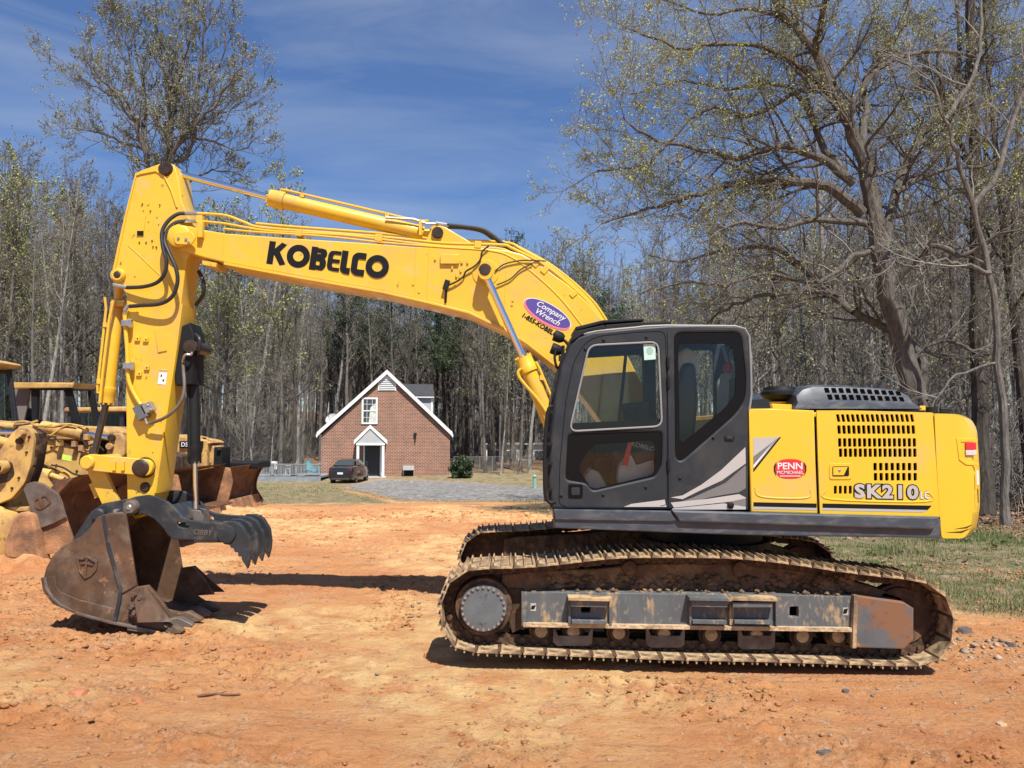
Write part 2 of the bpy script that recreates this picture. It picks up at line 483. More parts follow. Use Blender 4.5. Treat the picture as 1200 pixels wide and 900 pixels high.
def micro(x, y):
    near = 1 / (1 + np.maximum(y - 6, 0) * 0.06)
    c, s = math.cos(-0.42), math.sin(-0.42)
    u, v = x * c + y * s, -x * s + y * c
    rough = sst(-0.1, 0.35, fbm(x * 0.8, y * 0.8, 3, 41))
    z = fbm(x * 0.5, y * 0.5, 3, 51) * 0.035
    z = z + fbm(u * 0.6, v * 5.5, 3, 61) * 0.022 * (1 - 0.5 * rough)
    z = z + fbm(x * 5, y * 5, 4, 71, 0.6) * (0.010 + 0.042 * rough) * near
    cl = sst(0.22, 0.40, vnoise(x * 13, y * 13, 81) * (0.6 + rough)) 
    z = z + cl * 0.022 * near
    # crumbly torn strips left by tracks and the bucket
    tear = sst(0.02, 0.26, fbm(u * 0.45 + 3, v * 1.6, 3, 141)) * near
    z = z + tear * (fbm(x * 11, y * 11, 4, 151, .72) * 0.060)
    # faint cleated track prints
    pr = sst(0.12, 0.25, fbm(x * 0.3 + 7, y * 0.5, 2, 161)) * near
    z = z + pr * 0.007 * np.sin((u * 0.96 + 0.2 * v) * 2 * PI / 0.19) * (np.abs(np.mod(v, 1.7) - .85) < .35)
    m = np.clip((y - 17) / 6, 0, 1)
    z = z * (1 + 1.2 * np.exp(-((y - 19.5) / 2.5) ** 2)) 
    return z
xs = np.concatenate([-np.geomspace(900, 8.05, 110), np.arange(-8, 8.0, 0.026), np.geomspace(8.03, 900, 110)])
ys = [-60, -30, -15, -8, -4, -1, 1, 2.5, 3.4]
yy = 3.9
while yy < 1500:
    ys.append(yy); yy += max(0.025, (yy - 7.5) * 0.0085, (yy - 60) * 0.05) 
ys = np.array(ys)
X, Y_ = np.meshgrid(xs, ys)
Z = gbase(X, Y_) + micro(X, Y_) * np.clip(1.4 - Y_ / 60, 0, 1) * (Y_ > 2)
# flatten below the bucket and the tracks, pile spoil near the dozer blades
Z = np.where((X > -1.2) & (X < 4.0) & (Y_ > 6.5) & (Y_ < 9.8), gbase(X, Y_) - 0.012 + 0.35 * (Z - gbase(X, Y_)), Z)
Z += 0.16 * np.exp(-((X + 8.9) / 1.6) ** 2 - ((Y_ - 21.6) / 0.9) ** 2) * (1 + 2 * vnoise(X * 3, Y_ * 3, 3))
Z += 0.14 * np.exp(-((X + 7.3) / 1.0) ** 2 - ((Y_ - 11.2) / 0.6) ** 2) * (1 + 2 * vnoise(X * 4, Y_ * 4, 4))
nx, ny = len(xs), len(ys)
V = np.stack([X, Y_, Z], -1).reshape(-1, 3)
idx = np.arange(nx * ny).reshape(ny, nx)
F = np.stack([idx[:-1, :-1], idx[:-1, 1:], idx[1:, 1:], idx[1:, :-1]], -1).reshape(-1, 4)
g_, gr_, pale_, lit_ = masks(X, Y_)
def ground_mat():
    m = bpy.data.materials.new('clay_ground'); m.use_nodes = True
    N = m.node_tree.nodes; L = m.node_tree.links; b = N['Principled BSDF']
    tcn = N.new('ShaderNodeTexCoord'); src = tcn.outputs['Object']
    at = N.new('ShaderNodeAttribute'); at.attribute_name = 'gmask'
    sp = N.new('ShaderNodeSeparateColor'); L.new(at.outputs['Color'], sp.inputs[0])
    def noise(sc_, det=6, rough=0.6, scale3=None):
        n = N.new('ShaderNodeTexNoise'); n.inputs['Scale'].default_value = sc_; n.inputs['Detail'].default_value = det; n.inputs['Roughness'].default_value = rough
        if scale3:
            mp_ = N.new('ShaderNodeMapping'); mp_.inputs['Scale'].default_value = scale3; mp_.inputs['Rotation'].default_value = (0, 0, 0.42)
            L.new(src, mp_.inputs[0]); L.new(mp_.outputs[0], n.inputs['Vector'])
        else: L.new(src, n.inputs['Vector'])
        return n.outputs['Fac']
    def ramp(f, stops):
        r = N.new('ShaderNodeValToRGB'); e = r.color_ramp.elements
        while len(e) < len(stops): e.new(0.5)
        for i, (p, c) in enumerate(stops): e[i].position = p; e[i].color = (*c, 1)
        L.new(f, r.inputs[0]); return r.outputs[0]
    def mix(f, a, b_):
        x = N.new('ShaderNodeMix'); x.data_type = 'RGBA'
        if isinstance(f, float): x.inputs[0].default_value = f
        else: L.new(f, x.inputs[0])
        for s_, i in ((a, 6), (b_, 7)):
            if isinstance(s_, tuple): x.inputs[i].default_value = (*s_, 1)
            else: L.new(s_, x.inputs[i])
        return x.outputs[2]
    def mr(f, a, b_, c=0., d=1.):
        r = N.new('ShaderNodeMapRange'); r.inputs[1].default_value = a; r.inputs[2].default_value = b_; r.inputs[3].default_value = c; r.inputs[4].default_value = d
        L.new(f, r.inputs[0]); return r.outputs[0]
    clay = ramp(noise(1.1, 9, 0.65), [(0.30, (0.47, 0.185, 0.058)), (0.45, (0.61, 0.258, 0.096)), (0.6, (0.67, 0.318, 0.128)), (0.75, (0.56, 0.212, 0.078))])
    streak = noise(1.6, 8, 0.6, (0.35, 2.6, 1))
    clay = mix(mr(streak, 0.52, 0.68, 0, 0.5), clay, (0.72, 0.43, 0.205))
    s2 = noise(3.0, 9, 0.7, (0.22, 3.2, 1)); s3 = noise(5.0, 9, 0.7, (2.4, 0.30, 1))
    clay = mix(mr(s2, 0.56, 0.66, 0, 0.6), clay, (0.40, 0.155, 0.062))
    clay = mix(mr(s3, 0.60, 0.70, 0, 0.5), clay, (0.47, 0.20, 0.085))
    # gritty patches: small pale, grey and dark grains, the darkest painted as shaded pits
    vg = N.new('ShaderNodeTexVoronoi'); vg.inputs['Scale'].default_value = 48; L.new(src, vg.inputs['Vector'])
    vr = ramp(vg.outputs['Color'], [(0.0, (0.13, 0.07, 0.04)), (0.35, (0.50, 0.24, 0.11)), (0.7, (0.62, 0.40, 0.24)), (1.0, (0.60, 0.53, 0.44))])
    gp = N.new('ShaderNodeMath'); gp.operation = 'MULTIPLY'
    L.new(mr(noise(1.4, 6, 0.7), 0.47, 0.62, 0.12, 0.85), gp.inputs[0]); L.new(mr(noise(9, 5, 0.7), 0.40, 0.60), gp.inputs[1])
    clay = mix(gp.outputs[0], clay, vr)
    clay = mix(mr(noise(0.9, 7, 0.6), 0.52, 0.66, 0, 0.6), clay, (0.52, 0.185, 0.07))
    pm = N.new('ShaderNodeMath'); pm.operation = 'MULTIPLY'; L.new(sp.outputs[2], pm.inputs[0]); L.new(mr(noise(3, 6), 0.35, 0.65), pm.inputs[1])
    clay = mix(pm.outputs[0], clay, (0.80, 0.53, 0.235))
    clay = mix(mr(noise(22, 6, 0.75), 0.58, 0.66, 0, 0.7), clay, (0.22, 0.09, 0.04))  # dark specks paint the shade of small pits into the clay
    clay = mix(mr(noise(60, 3, 0.6), 0.58, 0.70, 0, 0.55), clay, (0.66, 0.46, 0.30))
    vo = N.new('ShaderNodeTexVoronoi'); vo.inputs['Scale'].default_value = 6; L.new(src, vo.inputs['Vector'])
    gravel = ramp(vo.outputs['Color'], [(0.0, (0.10, 0.095, 0.09)), (0.5, (0.23, 0.22, 0.205)), (1.0, (0.42, 0.40, 0.37))])
    soilg = ramp(noise(2.2, 9, 0.7), [(0.3, (0.11, 0.115, 0.05)), (0.45, (0.20, 0.175, 0.09)), (0.58, (0.33, 0.25, 0.15)), (0.72, (0.45, 0.29, 0.17))])
    litt = ramp(noise(9, 9, 0.75), [(0.3, (0.075, 0.05, 0.032)), (0.5, (0.17, 0.11, 0.068)), (0.7, (0.29, 0.20, 0.13))])
    c = mix(sp.outputs[1], clay, gravel)
    c = mix(sp.outputs[0], c, soilg)
    c = mix(at.outputs['Alpha'], c, litt)
    L.new(c, b.inputs['Base Color']); b.inputs['Roughness'].default_value = 0.95; b.inputs['Specular IOR Level'].default_value = 0.2
    h1 = noise(14, 9, 0.78); h2 = noise(11, 8, 0.7, (0.25, 2.2, 1))
    ad = N.new('ShaderNodeMath'); ad.operation = 'MULTIPLY_ADD'; L.new(h2, ad.inputs[0]); ad.inputs[1].default_value = 0.4; L.new(h1, ad.inputs[2])
    bp = N.new('ShaderNodeBump'); bp.inputs['Strength'].default_value = 1.0; bp.inputs['Distance'].default_value = 0.06
    L.new(ad.outputs[0], bp.inputs['Height']); L.new(bp.outputs[0], b.inputs['Normal'])
    return m
M_GROUND = ground_mat()
gme = np_mesh(V, F, M_GROUND)
ca = gme.color_attributes.new('gmask', 'FLOAT_COLOR', 'POINT')
ca.data.foreach_set('color', np.stack([g_, gr_, pale_, lit_], -1).astype(np.float32).ravel())
ground = link('ground', gme, None, smooth=False)
gme.shade_smooth()
tag(ground, 'rough orange clay yard running into thin grass and leaf litter', None, None, 'structure')
def GZ(x, y):
    """real surface height at arrays x, y"""
    z = gbase(x, y) + micro(x, y) * np.clip(1.4 - y / 60, 0, 1) * (y > 2)
    return z

# stones and clods
def stones(name, n, xr, yr, smin, smax, m, label, cat, seed, dens=None):
    r = np.random.default_rng(seed)
    x = r.uniform(*xr, n * 3); y = r.uniform(*yr, n * 3) 
    if dens is not None:
        k = r.random(n * 3) < dens(x, y); x, y = x[k], y[k]
    x, y = x[:n], y[:n]; n = len(x)
    k = ~((x > -1.0) & (x < 3.9) & (y > 6.55) & (y < 9.7)); x, y = x[k], y[k]; n = len(x)
    s = smin + (smax - smin) * r.random(n) ** 6
    base = np.array([(1, 0, 0), (-1, 0, 0), (0, 1, 0), (0, -1, 0), (0, 0, 1), (0, 0, -1), (.6, .6, .5), (-.6, .5, .55), (.5, -.65, .5), (-.55, -.6, .5)], float)
    fc = np.array([(4, 6, 2), (4, 2, 7), (4, 7, 1), (4, 1, 9), (4, 9, 3), (4, 3, 8), (4, 8, 0), (4, 0, 6), (6, 0, 2), (7, 2, 1), (9, 1, 3), (8, 3, 0), (5, 2, 0), (5, 1, 2), (5, 3, 1), (5, 0, 3)])
    v = base[None] * (1 + 0.5 * (r.random((n, 10, 3)) - 0.5))
    v = v * (s[:, None, None] * (0.6 + 0.8 * r.random((n, 1, 3)))) * np.array([1, 1, 0.6])
    a = r.uniform(0, 2 * PI, n); ca_, sa = np.cos(a)[:, None], np.sin(a)[:, None]
    vx = v[..., 0] * ca_ - v[..., 1] * sa; vy = v[..., 0] * sa + v[..., 1] * ca_
    z = GZ(x, y)
    v = np.stack([vx + x[:, None], vy + y[:, None], v[..., 2] + z[:, None] + s[:, None] * 0.15], -1).reshape(-1, 3)
    f = (fc[None] + (np.arange(n) * 10)[:, None, None]).reshape(-1, 3)
    me = np_mesh(v, f, m)
    if m is M_GROUND:
        ca_ = me.color_attributes.new('gmask', 'FLOAT_COLOR', 'POINT'); ca_.data.foreach_set('color', np.tile(np.array([0, 0, .25, 0], np.float32), len(v)))
    o = link(name, me, None, smooth=False)
    return tag(o, label, cat, None, 'stuff')
M_CLOD = mat('clay_clods', (0.55, 0.26, 0.115), 0.95, var=0.45, vs=1.7, bump=(0.5, 30, 0.01))
M_STONE = mat('pale_stones', (0.27, 0.21, 0.155), 0.85, var=0.6, vs=2.3)
cd = lambda x, y: sst(-0.05, 0.4, fbm(x * 0.8, y * 0.8, 3, 41)) * 0.95 + 0.05
stones('clay_clods', 26000, (-7.5, 7.5), (4.2, 12), 0.003, 0.030, M_GROUND, 'small crumbled orange clay clods scattered over the yard', 'clods', 3, cd)
stones('clay_clods', 5000, (-12, 3), (12, 23), 0.010, 0.055, M_GROUND, 'larger clay clods along the far edge of the yard', 'clods', 4, lambda x, y: 0.2 + 0.8 * np.exp(-((y - 19.8) / 2) ** 2))
stones('pebbles', 5000, (-7, 7.5), (4.2, 11), 0.003, 0.016, M_STONE, 'small pale pebbles strewn over the clay', 'pebbles', 5, lambda x, y: sst(0.0, 0.5, fbm(x * 0.6 + 9, y * 0.6, 3, 91)) + 0.08)
stones('rubble', 260, (3.95, 5.4), (7.0, 8.3), 0.008, 0.05, M_STONE, 'grey broken stones heaped behind the right end of the tracks', 'rubble', 6, lambda x, y: np.exp(-((x - 4.3) / .6) ** 2 - ((y - 7.6) / .4) ** 2))
stones('pebbles', 500, (-1.2, 4.4), (5.7, 6.6), 0.004, 0.02, M_STONE, 'grey gravel lying along the near side of the tracks', 'gravel', 8)

# grass blades: one triangle pair each
def grass(name, n, xr, yr, h, w, m, label, seed, dens, dr=-0.04):
    r = np.random.default_rng(seed)
    x = r.uniform(*xr, n); u = r.random(n); y = yr[0] + (yr[1] - yr[0]) * u ** 1.3
    gm, grv, pl, lt = masks(x, y)
    k = r.random(n) < dens(x, y, gm, lt); x, y = x[k], y[k]; n = len(x)
    hh = h * (0.35 + r.random(n)) * (0.5 + sst(-0.3, 0.4, fbm(x * 0.9, y * 0.9, 3, 101)))
    a = r.uniform(0, 2 * PI, n); lx = np.cos(a); ly = np.sin(a)
    b2 = r.uniform(0, 2 * PI, n); tx = np.cos(b2) * hh * 0.6 * r.random(n); ty = np.sin(b2) * hh * 0.6 * r.random(n)
    z = GZ(x, y) - 0.005
    W_ = w * (0.6 + 0.8 * r.random(n)) * (1 + np.maximum(y - 9, 0) * 0.04)
    p0 = np.stack([x - lx * W_, y - ly * W_, z], -1); p1 = np.stack([x + lx * W_, y + ly * W_, z], -1)
    p2 = np.stack([x + tx, y + ty, z + hh], -1)
    v = np.stack([p0, p1, p2], 1).reshape(-1, 3)
    f = np.arange(n * 3).reshape(-1, 3)
    dry = (fbm(x * 0.7, y * 0.7, 3, 111) + r.normal(0, 0.22, n)) > dr
    o = link(name, np_mesh(v, f, m, dry.astype(int)), None, smooth=False)
    return tag(o, label, 'grass', None, 'stuff')
M_GRASS = mat('green_grass', (0.07, 0.125, 0.022), 0.7, var=0.4, vs=1.3)
M_DRYG = mat('dry_grass', (0.34, 0.27, 0.15), 0.85, var=0.3, vs=1.6)
grass('grass', 150000, (1.5, 16), (7.6, 17), 0.075, 0.004, [M_GRASS, M_DRYG], 'short patchy green and straw coloured grass behind the excavator', 21, lambda x, y, g, l: g * (0.85 - 0.5 * l), 0.20)
grass('grass', 60000, (-22, 9), (18, 46), 0.05, 0.008, [M_GRASS, M_DRYG], 'thin worn lawn between the clay yard and the brick house', 22, lambda x, y, g, l: g * 0.55)
# leaf litter
def leaves(name, n, xr, yr, s, m, label, seed):
    r = np.random.default_rng(seed)
    x = r.uniform(*xr, n); y = yr[0] + (yr[1] - yr[0]) * r.random(n) ** 1.5
    lt = masks(x, y)[3]; k = r.random(n) < lt * 0.95 + 0.04; x, y = x[k], y[k]; n = len(x)
    z = GZ(x, y) + 0.01 + 0.03 * r.random(n)
    c = np.stack([x, y, z], -1)[:, None, :]
    q = r.normal(0, 1, (n, 3)); q[:, 2] *= 0.35; q /= np.linalg.norm(q, axis=1)[:, None]
    p = np.cross(q, r.normal(0, 1, (n, 3)) * np.array([.3, .3, 1])); p /= np.linalg.norm(p, axis=1)[:, None]
    sz = (s * (0.5 + r.random(n)))[:, None]
    v = np.concatenate([c - (q * sz)[:, None], c - (p * sz * .6)[:, None], c + (q * sz)[:, None], c + (p * sz * .6)[:, None]], 1).reshape(-1, 3)
    f = np.arange(n * 4).reshape(-1, 4)
    o = link(name, np_mesh(v, f, m), None, smooth=False)
    return tag(o, label, 'leaf litter', None, 'stuff')
M_LEAFD = mat('dead_leaves', (0.24, 0.145, 0.085), 0.8, var=0.5, vs=3.1)
leaves('leaf_litter', 60000, (3, 26), (12, 34), 0.05, M_LEAFD, 'brown dead leaves under the trees on the right', 31)
# ------------------------------------------------------------------ trees
class TreeMB:
    def __init__(s, seed):
        s.r = random.Random(seed); s.limbs = MB(); s.segs = []; s.buds = []; s.needles = []
    def rnd(s, a=1): return Vector((s.r.uniform(-1, 1), s.r.uniform(-1, 1), s.r.uniform(-1, 1))) * a
    def path(s, p, d, L, k, wob, up):
        pts = [p.copy()]; d = d.normalized()
        for i in range(k):
            d = (d + s.rnd(wob) + Vector((0, 0, up))).normalized()
            p = p + d * (L / k); pts.append(p.copy())
        return pts
    def at(s, pts, t):
        f = t * (len(pts) - 1); i = min(int(f), len(pts) - 2); u = f - i
        return pts[i].lerp(pts[i + 1], u), (pts[i + 1] - pts[i]).normalized()
    def side(s, d, ang):
        a = d.orthogonal().normalized(); b = d.cross(a)
        ph = s.r.uniform(0, 2 * PI)
        return (d * math.cos(ang) + (a * math.cos(ph) + b * math.sin(ph)) * math.sin(ang)).normalized()
    def branch(s, p, d, L, r, lvl, P):
        """P: dict of per level settings"""
        k = 5 if lvl <= 1 else (4 if lvl == 2 else 3)
        pts = s.path(p, d, L, k, P['wob'], P['up'])
        n = len(pts)
        rad = [r * (1 - 0.75 * i / (n - 1)) for i in range(n)]
        if r > P.get('limb_r', 0.03): s.limbs.tube(pts, rad, 6, cap=False)
        else:
            for i in range(n - 1): s.segs.append((pts[i], pts[i + 1], rad[i], rad[i + 1]))
        if lvl >= P['depth']:
            if P['bud'] and s.r.random() < P['bud']:
                for q in pts[1:]:
                    for _ in range(P.get('nb', 1)): s.buds.append((q + s.rnd(0.05), P['bs']))
            return
        m = P['n'][lvl]
        for j in range(m):
            t = P.get('t0', 0.2) + (0.98 - P.get('t0', 0.2)) * (j + s.r.random()) / m
            q, dd = s.at(pts, t)
            nd = s.side(dd, R(s.r.uniform(*P['ang'])))
            s.branch(q, nd, L * P['ratio'] * (1.15 - 0.55 * t) * s.r.uniform(.7, 1.2), max(r * (1 - .75 * t) * .55, P['rmin']), lvl + 1, P)
    def crown_mesh(s, m_twig, m_bud):
        sg = s.segs
        if sg:
            p0 = np.array([tuple(a[0]) for a in sg]); p1 = np.array([tuple(a[1]) for a in sg])
            r0 = np.array([a[2] for a in sg])[:, None]; r1 = np.array([a[3] for a in sg])[:, None]
            t = p1 - p0; t /= np.linalg.norm(t, axis=1)[:, None] + 1e-9
            ref = np.where(np.abs(t[:, 2:3]) < 0.9, np.array([[0, 0, 1.]]), np.array([[1., 0, 0]]))
            u = np.cross(t, ref); u /= np.linalg.norm(u, axis=1)[:, None]; w = np.cross(t, u)
            vs = []
            for k in range(3):
                a = 2 * PI * k / 3; o = u * math.cos(a) + w * math.sin(a)
                vs += [p0 + o * r0, p1 + o * r1]
            v = np.stack(vs, 1).reshape(-1, 3)
            f = np.array([(0, 2, 3, 1), (2, 4, 5, 3), (4, 0, 1, 5)])
            f = (f[None] + (np.arange(len(sg)) * 6)[:, None, None]).reshape(-1, 4)
        else: v = np.zeros((0, 3)); f = np.zeros((0, 4), int)
        mi = np.zeros(len(f), int)
        if s.buds:
            rr = np.random.default_rng(len(s.buds))
            c = np.array([tuple(b[0]) for b in s.buds])[:, None, :]; sz = np.array([b[1] for b in s.buds])[:, None] * (0.5 + rr.random((len(s.buds), 1)))
            a = rr.normal(size=(len(s.buds), 3)); a /= np.linalg.norm(a, axis=1)[:, None]
            b = np.cross(a, rr.normal(size=a.shape)); b /= np.linalg.norm(b, axis=1)[:, None]
            a = a * sz; b = b * sz * .6
            bv = np.concatenate([c - a[:, None], c - b[:, None], c + a[:, None], c + b[:, None]], 1).reshape(-1, 3)
            bf = np.arange(len(bv)).reshape(-1, 4) + len(v)
            v = np.concatenate([v, bv]); f = np.concatenate([f, bf]); mi = np.concatenate([mi, np.ones(len(bf), int)])
        return np_mesh(v, f, [m_twig, m_bud], mi)
def barkmat(name, col, vs=6):
    return mat(name, col, 0.9, var=0.35, vs=vs, stretch=(3, 3, 0.7), bump=(0.8, 10, 0.03), dirt=[(tuple(c * 1.7 for c in col), 0.3, 3, 0.1)], spec=0.2)
M_BARKG = barkmat('grey_bark', (0.125, 0.112, 0.098))
M_BARKP = barkmat('pale_bark', (0.25, 0.235, 0.21))
M_BARKD = barkmat('dark_bark', (0.062, 0.053, 0.045))
M_BARKO = barkmat('oak_bark', (0.10, 0.088, 0.075), 9)
M_TWIG = mat('twig_bark', (0.145, 0.126, 0.108), 0.9, var=0.35, vs=0.6)
M_TWIGP = mat('pale_twig_bark', (0.23, 0.21, 0.185), 0.9, var=0.35, vs=0.6)
M_TWIGD = mat('dark_twig_bark', (0.12, 0.095, 0.075), 0.9, var=0.35, vs=0.6)
M_BUD = mat('tan_buds', (0.22, 0.205, 0.13), 0.8, var=0.3, vs=0.7)
M_BUDG = mat('spring_green_buds', (0.29, 0.31, 0.10), 0.8, var=0.3, vs=0.7)
M_NEED = mat('pine_needles', (0.045, 0.075, 0.028), 0.7, var=0.5, vs=1.2)
M_LEAF = mat('dark_evergreen_leaves', (0.035, 0.06, 0.022), 0.5, var=0.5, vs=3)

def hardwood(seed, H, r, c0, spread, mtr, mtw, mbud, bud=0.5, bs=0.05, n1=28, lean=0.02, name='bare_tree', up=0.16, dens=(6, 5, 4)):
    T = TreeMB(seed)
    tr = T.path(Vector((0, 0, -0.3)), Vector((T.r.uniform(-lean, lean), T.r.uniform(-lean, lean), 1)), H, 9, 0.05, 0.12)
    T.limbs.tube(tr, [r * 1.25] + [r * (1 - 0.93 * i / 9) for i in range(1, 10)], 8, cap=False)
    P = dict(wob=0.22, up=up, depth=3, n=[0, dens[0], dens[1], dens[2]], ang=(25, 60), ratio=0.5, rmin=0.009, bud=bud, bs=bs, limb_r=0.035)
    for j in range(n1):
        t = c0 + (0.99 - c0) * (j + T.r.random()) / n1
        q, dd = T.at(tr, t)
        L = H * spread * (1.25 - t) * T.r.uniform(.6, 1.25) + 0.6
        T.branch(q, T.side(dd, R(T.r.uniform(30, 70))), L, max(r * (1 - t) * 0.5, 0.018), 1, P)
    for j in range(5):       # dead low stubs
        q, dd = T.at(tr, T.r.uniform(0.15, c0))
        T.branch(q, T.side(dd, R(80)), T.r.uniform(.6, 2.0), 0.014, 2, dict(P, bud=0))
    return (T.limbs.mesh(mtr), T.crown_mesh(mtw, mbud), name)
def pine(seed, H, r):
    T = TreeMB(seed)
    tr = T.path(Vector((0, 0, -0.3)), Vector((0, 0, 1)), H, 8, 0.03, 0.15)
    T.limbs.tube(tr, [r * (1 - 0.9 * i / 8) for i in range(9)], 7, cap=False)
    for j in range(46):
        t = 0.45 + 0.54 * j / 46
        q, dd = T.at(tr, t)
        L = (1.05 - t) * H * 0.30 * T.r.uniform(.5, 1.2) + 0.5
        pts = T.path(q, T.side(dd, R(T.r.uniform(60, 90))), L, 4, 0.2, 0.06)
        for i in range(4): T.segs.append((pts[i], pts[i + 1], 0.03 - .005 * i, 0.025 - .005 * i))
        for _ in range(int(9 * L)):
            c, _d = T.at(pts, T.r.uniform(.35, 1))
            c = c + T.rnd(0.38)
            for _k in range(9): T.buds.append((c + T.rnd(0.22), 0.075))
    return (T.limbs.mesh(M_BARKD), T.crown_mesh(M_TWIGD, M_NEED), 'pine_tree')
def brush(seed, H, leafy=False):
    T = TreeMB(seed)
    P = dict(wob=0.25, up=0.12, depth=3, n=[0, 6, 4, 3], ang=(20, 60), ratio=0.5, rmin=0.007, bud=0.4 if not leafy else 1, bs=0.03 if not leafy else 0.07, nb=1 if not leafy else 6)
    for j in range(9):
        T.branch(Vector((T.r.uniform(-.5, .5), T.r.uniform(-.5, .5), -.1)), Vector((T.r.uniform(-.7, .7), T.r.uniform(-.7, .7), 1)), H * T.r.uniform(.6, 1.1), 0.02, 1, P)
    return (T.limbs.mesh(M_TWIGP), T.crown_mesh(M_TWIGP if not leafy else M_TWIGD, M_BUD if not leafy else M_LEAF), 'brush')

TPL = {}
TPL['grey'] = [hardwood(100 + i, 20, 0.20, c, s_, mt, mw, M_BUD, bud=0.45) for i, (c, s_, mt, mw) in enumerate(
    [(0.42, 0.17, M_BARKG, M_TWIG), (0.5, 0.15, M_BARKG, M_TWIG), (0.36, 0.20, M_BARKD, M_TWIG)])]
TPL['pale'] = [hardwood(200 + i, 20, 0.19, c, s_, M_BARKP, M_TWIGP, M_BUD, bud=0.4, n1=24) for i, (c, s_) in enumerate([(0.5, 0.13), (0.42, 0.16)])]
TPL['bud'] = [hardwood(300 + i, 20, 0.16, 0.30, 0.17, M_BARKG, M_TWIG, M_BUDG, bud=1.0, bs=0.07, n1=28) for i in range(2)]
TPL['pine'] = [pine(400, 20, 0.2), pine(401, 20, 0.22)]
TPL['sapling'] = [hardwood(500 + i, 10, 0.07, 0.22, 0.24, M_BARKG if i else M_BARKP, M_TWIGP if i else M_TWIG, M_BUD, bud=0.5, n1=20, lean=0.12, dens=(5, 4, 2)) for i in range(2)]
TPL['brush'] = [brush(600, 3.0), brush(601, 3.0)]
KN = {'grey': 'bare grey barked hardwood', 'pale': 'slender bare tree with pale trunk', 'bud': 'hardwood with pale green spring buds',
      'pine': 'tall dark green pine', 'sapling': 'thin leafless sapling', 'brush': 'tangled leafless bush'}
CATS = {'pine': 'pine tree', 'brush': 'bush'}
NM = {'grey': 'bare_tree', 'pale': 'bare_tree', 'bud': 'budding_tree', 'pine': 'pine_tree', 'sapling': 'sapling', 'brush': 'bare_bush'}
def zone(px):
    return ('left of the tall forked tree' if px < 150 else 'behind the dipper arm' if px < 260 else 'above the grey deck' if px < 375 else 'behind the brick house' if px < 530 else
            'between brick house and cab' if px < 645 else 'behind the cab' if px < 880 else 'above the engine hood' if px < 1040 else 'beside the big oak' if px < 1120 else 'at the right edge')
FIRST = {}
def plant(kind, px, Y, top=None, H=None, rr=random, scale_xy=None, label=None, name=None, var=None):
    x = (px - 600) / FPX * Y
    g = G(x, Y)
    if H is None: H = CAMZ + (505 - top) * Y / FPX - g
    var = rr.randrange(len(TPL[kind])) if var is None else var
    tm, cm, _ = TPL[kind][var]
    base = {'sapling': 10, 'brush': 3}.get(kind, 20)
    s_ = H / base
    sxy = scale_xy or (s_ * rr.uniform(.85, 1.2) if s_ > .8 else max(s_, .75 if kind not in ('sapling', 'brush') else s_))
    nm = name or NM[kind]
    root = bpy.data.objects.new(nm, None); COL.objects.link(root)
    root.location = (x, Y, g); root.rotation_euler = (0, 0, rr.uniform(0, 2 * PI)); root.scale = (sxy, sxy, s_)
    lab = label or f'{KN[kind]} in the woods {zone(px)}'
    grp = 'set of ' + KN[kind] + ', ' + zone(px)
    tag(root, lab, CATS.get(kind, 'tree'), None if label else grp)
    for pn, me in (('trunk' if kind != 'brush' else 'stem', tm), ('crown', cm)):
        if len(me.polygons) == 0: continue
        o = bpy.data.objects.new(pn, me); me.name = pn; COL.objects.link(o); o.parent = root
    return root
tr_ = random.Random(5)
def topline(px):
    return float(np.interp(px, [-100, 0, 60, 130, 200, 300, 350, 420, 520, 640, 700, 780, 860, 1000, 1300], [150, 150, 175, 195, 235, 205, 262, 292, 292, 268, 272, 262, 235, 205, 185]))
cnt = 0
# the nearest row of trees right of the cab, whose trunks can be counted
for px, Y, k, v, H in [(1145, 23.5, 'grey', 0, 17), (1176, 26, 'pale', 1, 16), (1112, 30, 'grey', 1, 19), (960, 33, 'pale', 0, 19), (926, 38, 'grey', 2, 18), (985, 41, 'grey', 1, 21),
                       (1205, 21, 'grey', 2, 16), (1085, 36, 'grey', 0, 22), (900, 45, 'bud', 0, 18), (1020, 44, 'pale', 1, 22), (868, 50, 'pale', 1, 19), (1240, 27, 'bud', 1, 17), (1160, 40, 'pale', 0, 22),
                       (1128, 47, 'grey', 2, 24), (1190, 33, 'grey', 1, 20), (1040, 54, 'grey', 0, 22), (940, 56, 'bud', 1, 19), (1068, 28.5, 'sapling', 0, 12), (1228, 24, 'sapling', 1, 12), (890, 36, 'sapling', 0, 11), (1005, 30, 'sapling', 1, 12)]:
    plant(k, px, Y, H=H, rr=tr_, var=v); cnt += 1
def scatter(n, x0, x1, d0, d1, kinds, seed, dtop=70, mind=1.3):
    r = random.Random(seed); pos = []
    tries = 0
    while len(pos) < n and tries < n * 30:
        tries += 1
        px = r.uniform(x0, x1); Y = d0 + (d1 - d0) * r.random() ** 0.9
        X_ = (px - 600) / FPX * Y
        if any((X_ - a) ** 2 + (Y - b) ** 2 < mind ** 2 for a, b in pos): continue
        if 360 < px < 545 and Y < 71: continue
        if 545 <= px < 660 and Y < 57: continue
        if 562 < px < 655 and r.random() < .5: continue
        pos.append((X_, Y))
        k = r.choices(list(kinds), list(kinds.values()))[0]
        plant(k, px, Y, top=topline(px) + r.uniform(0, dtop) * (1 if k != 'pine' else .6), rr=r)
mixk = {'grey': 5, 'pale': 3, 'bud': 2.0, 'pine': 0.12}
scatter(58, -60, 360, 50, 72, mixk, 1)
scatter(24, 360, 545, 71, 84, {'grey': 5, 'pale': 2, 'pine': 1.2}, 2, 50)
scatter(34, 545, 700, 57, 80, mixk, 3, 60)
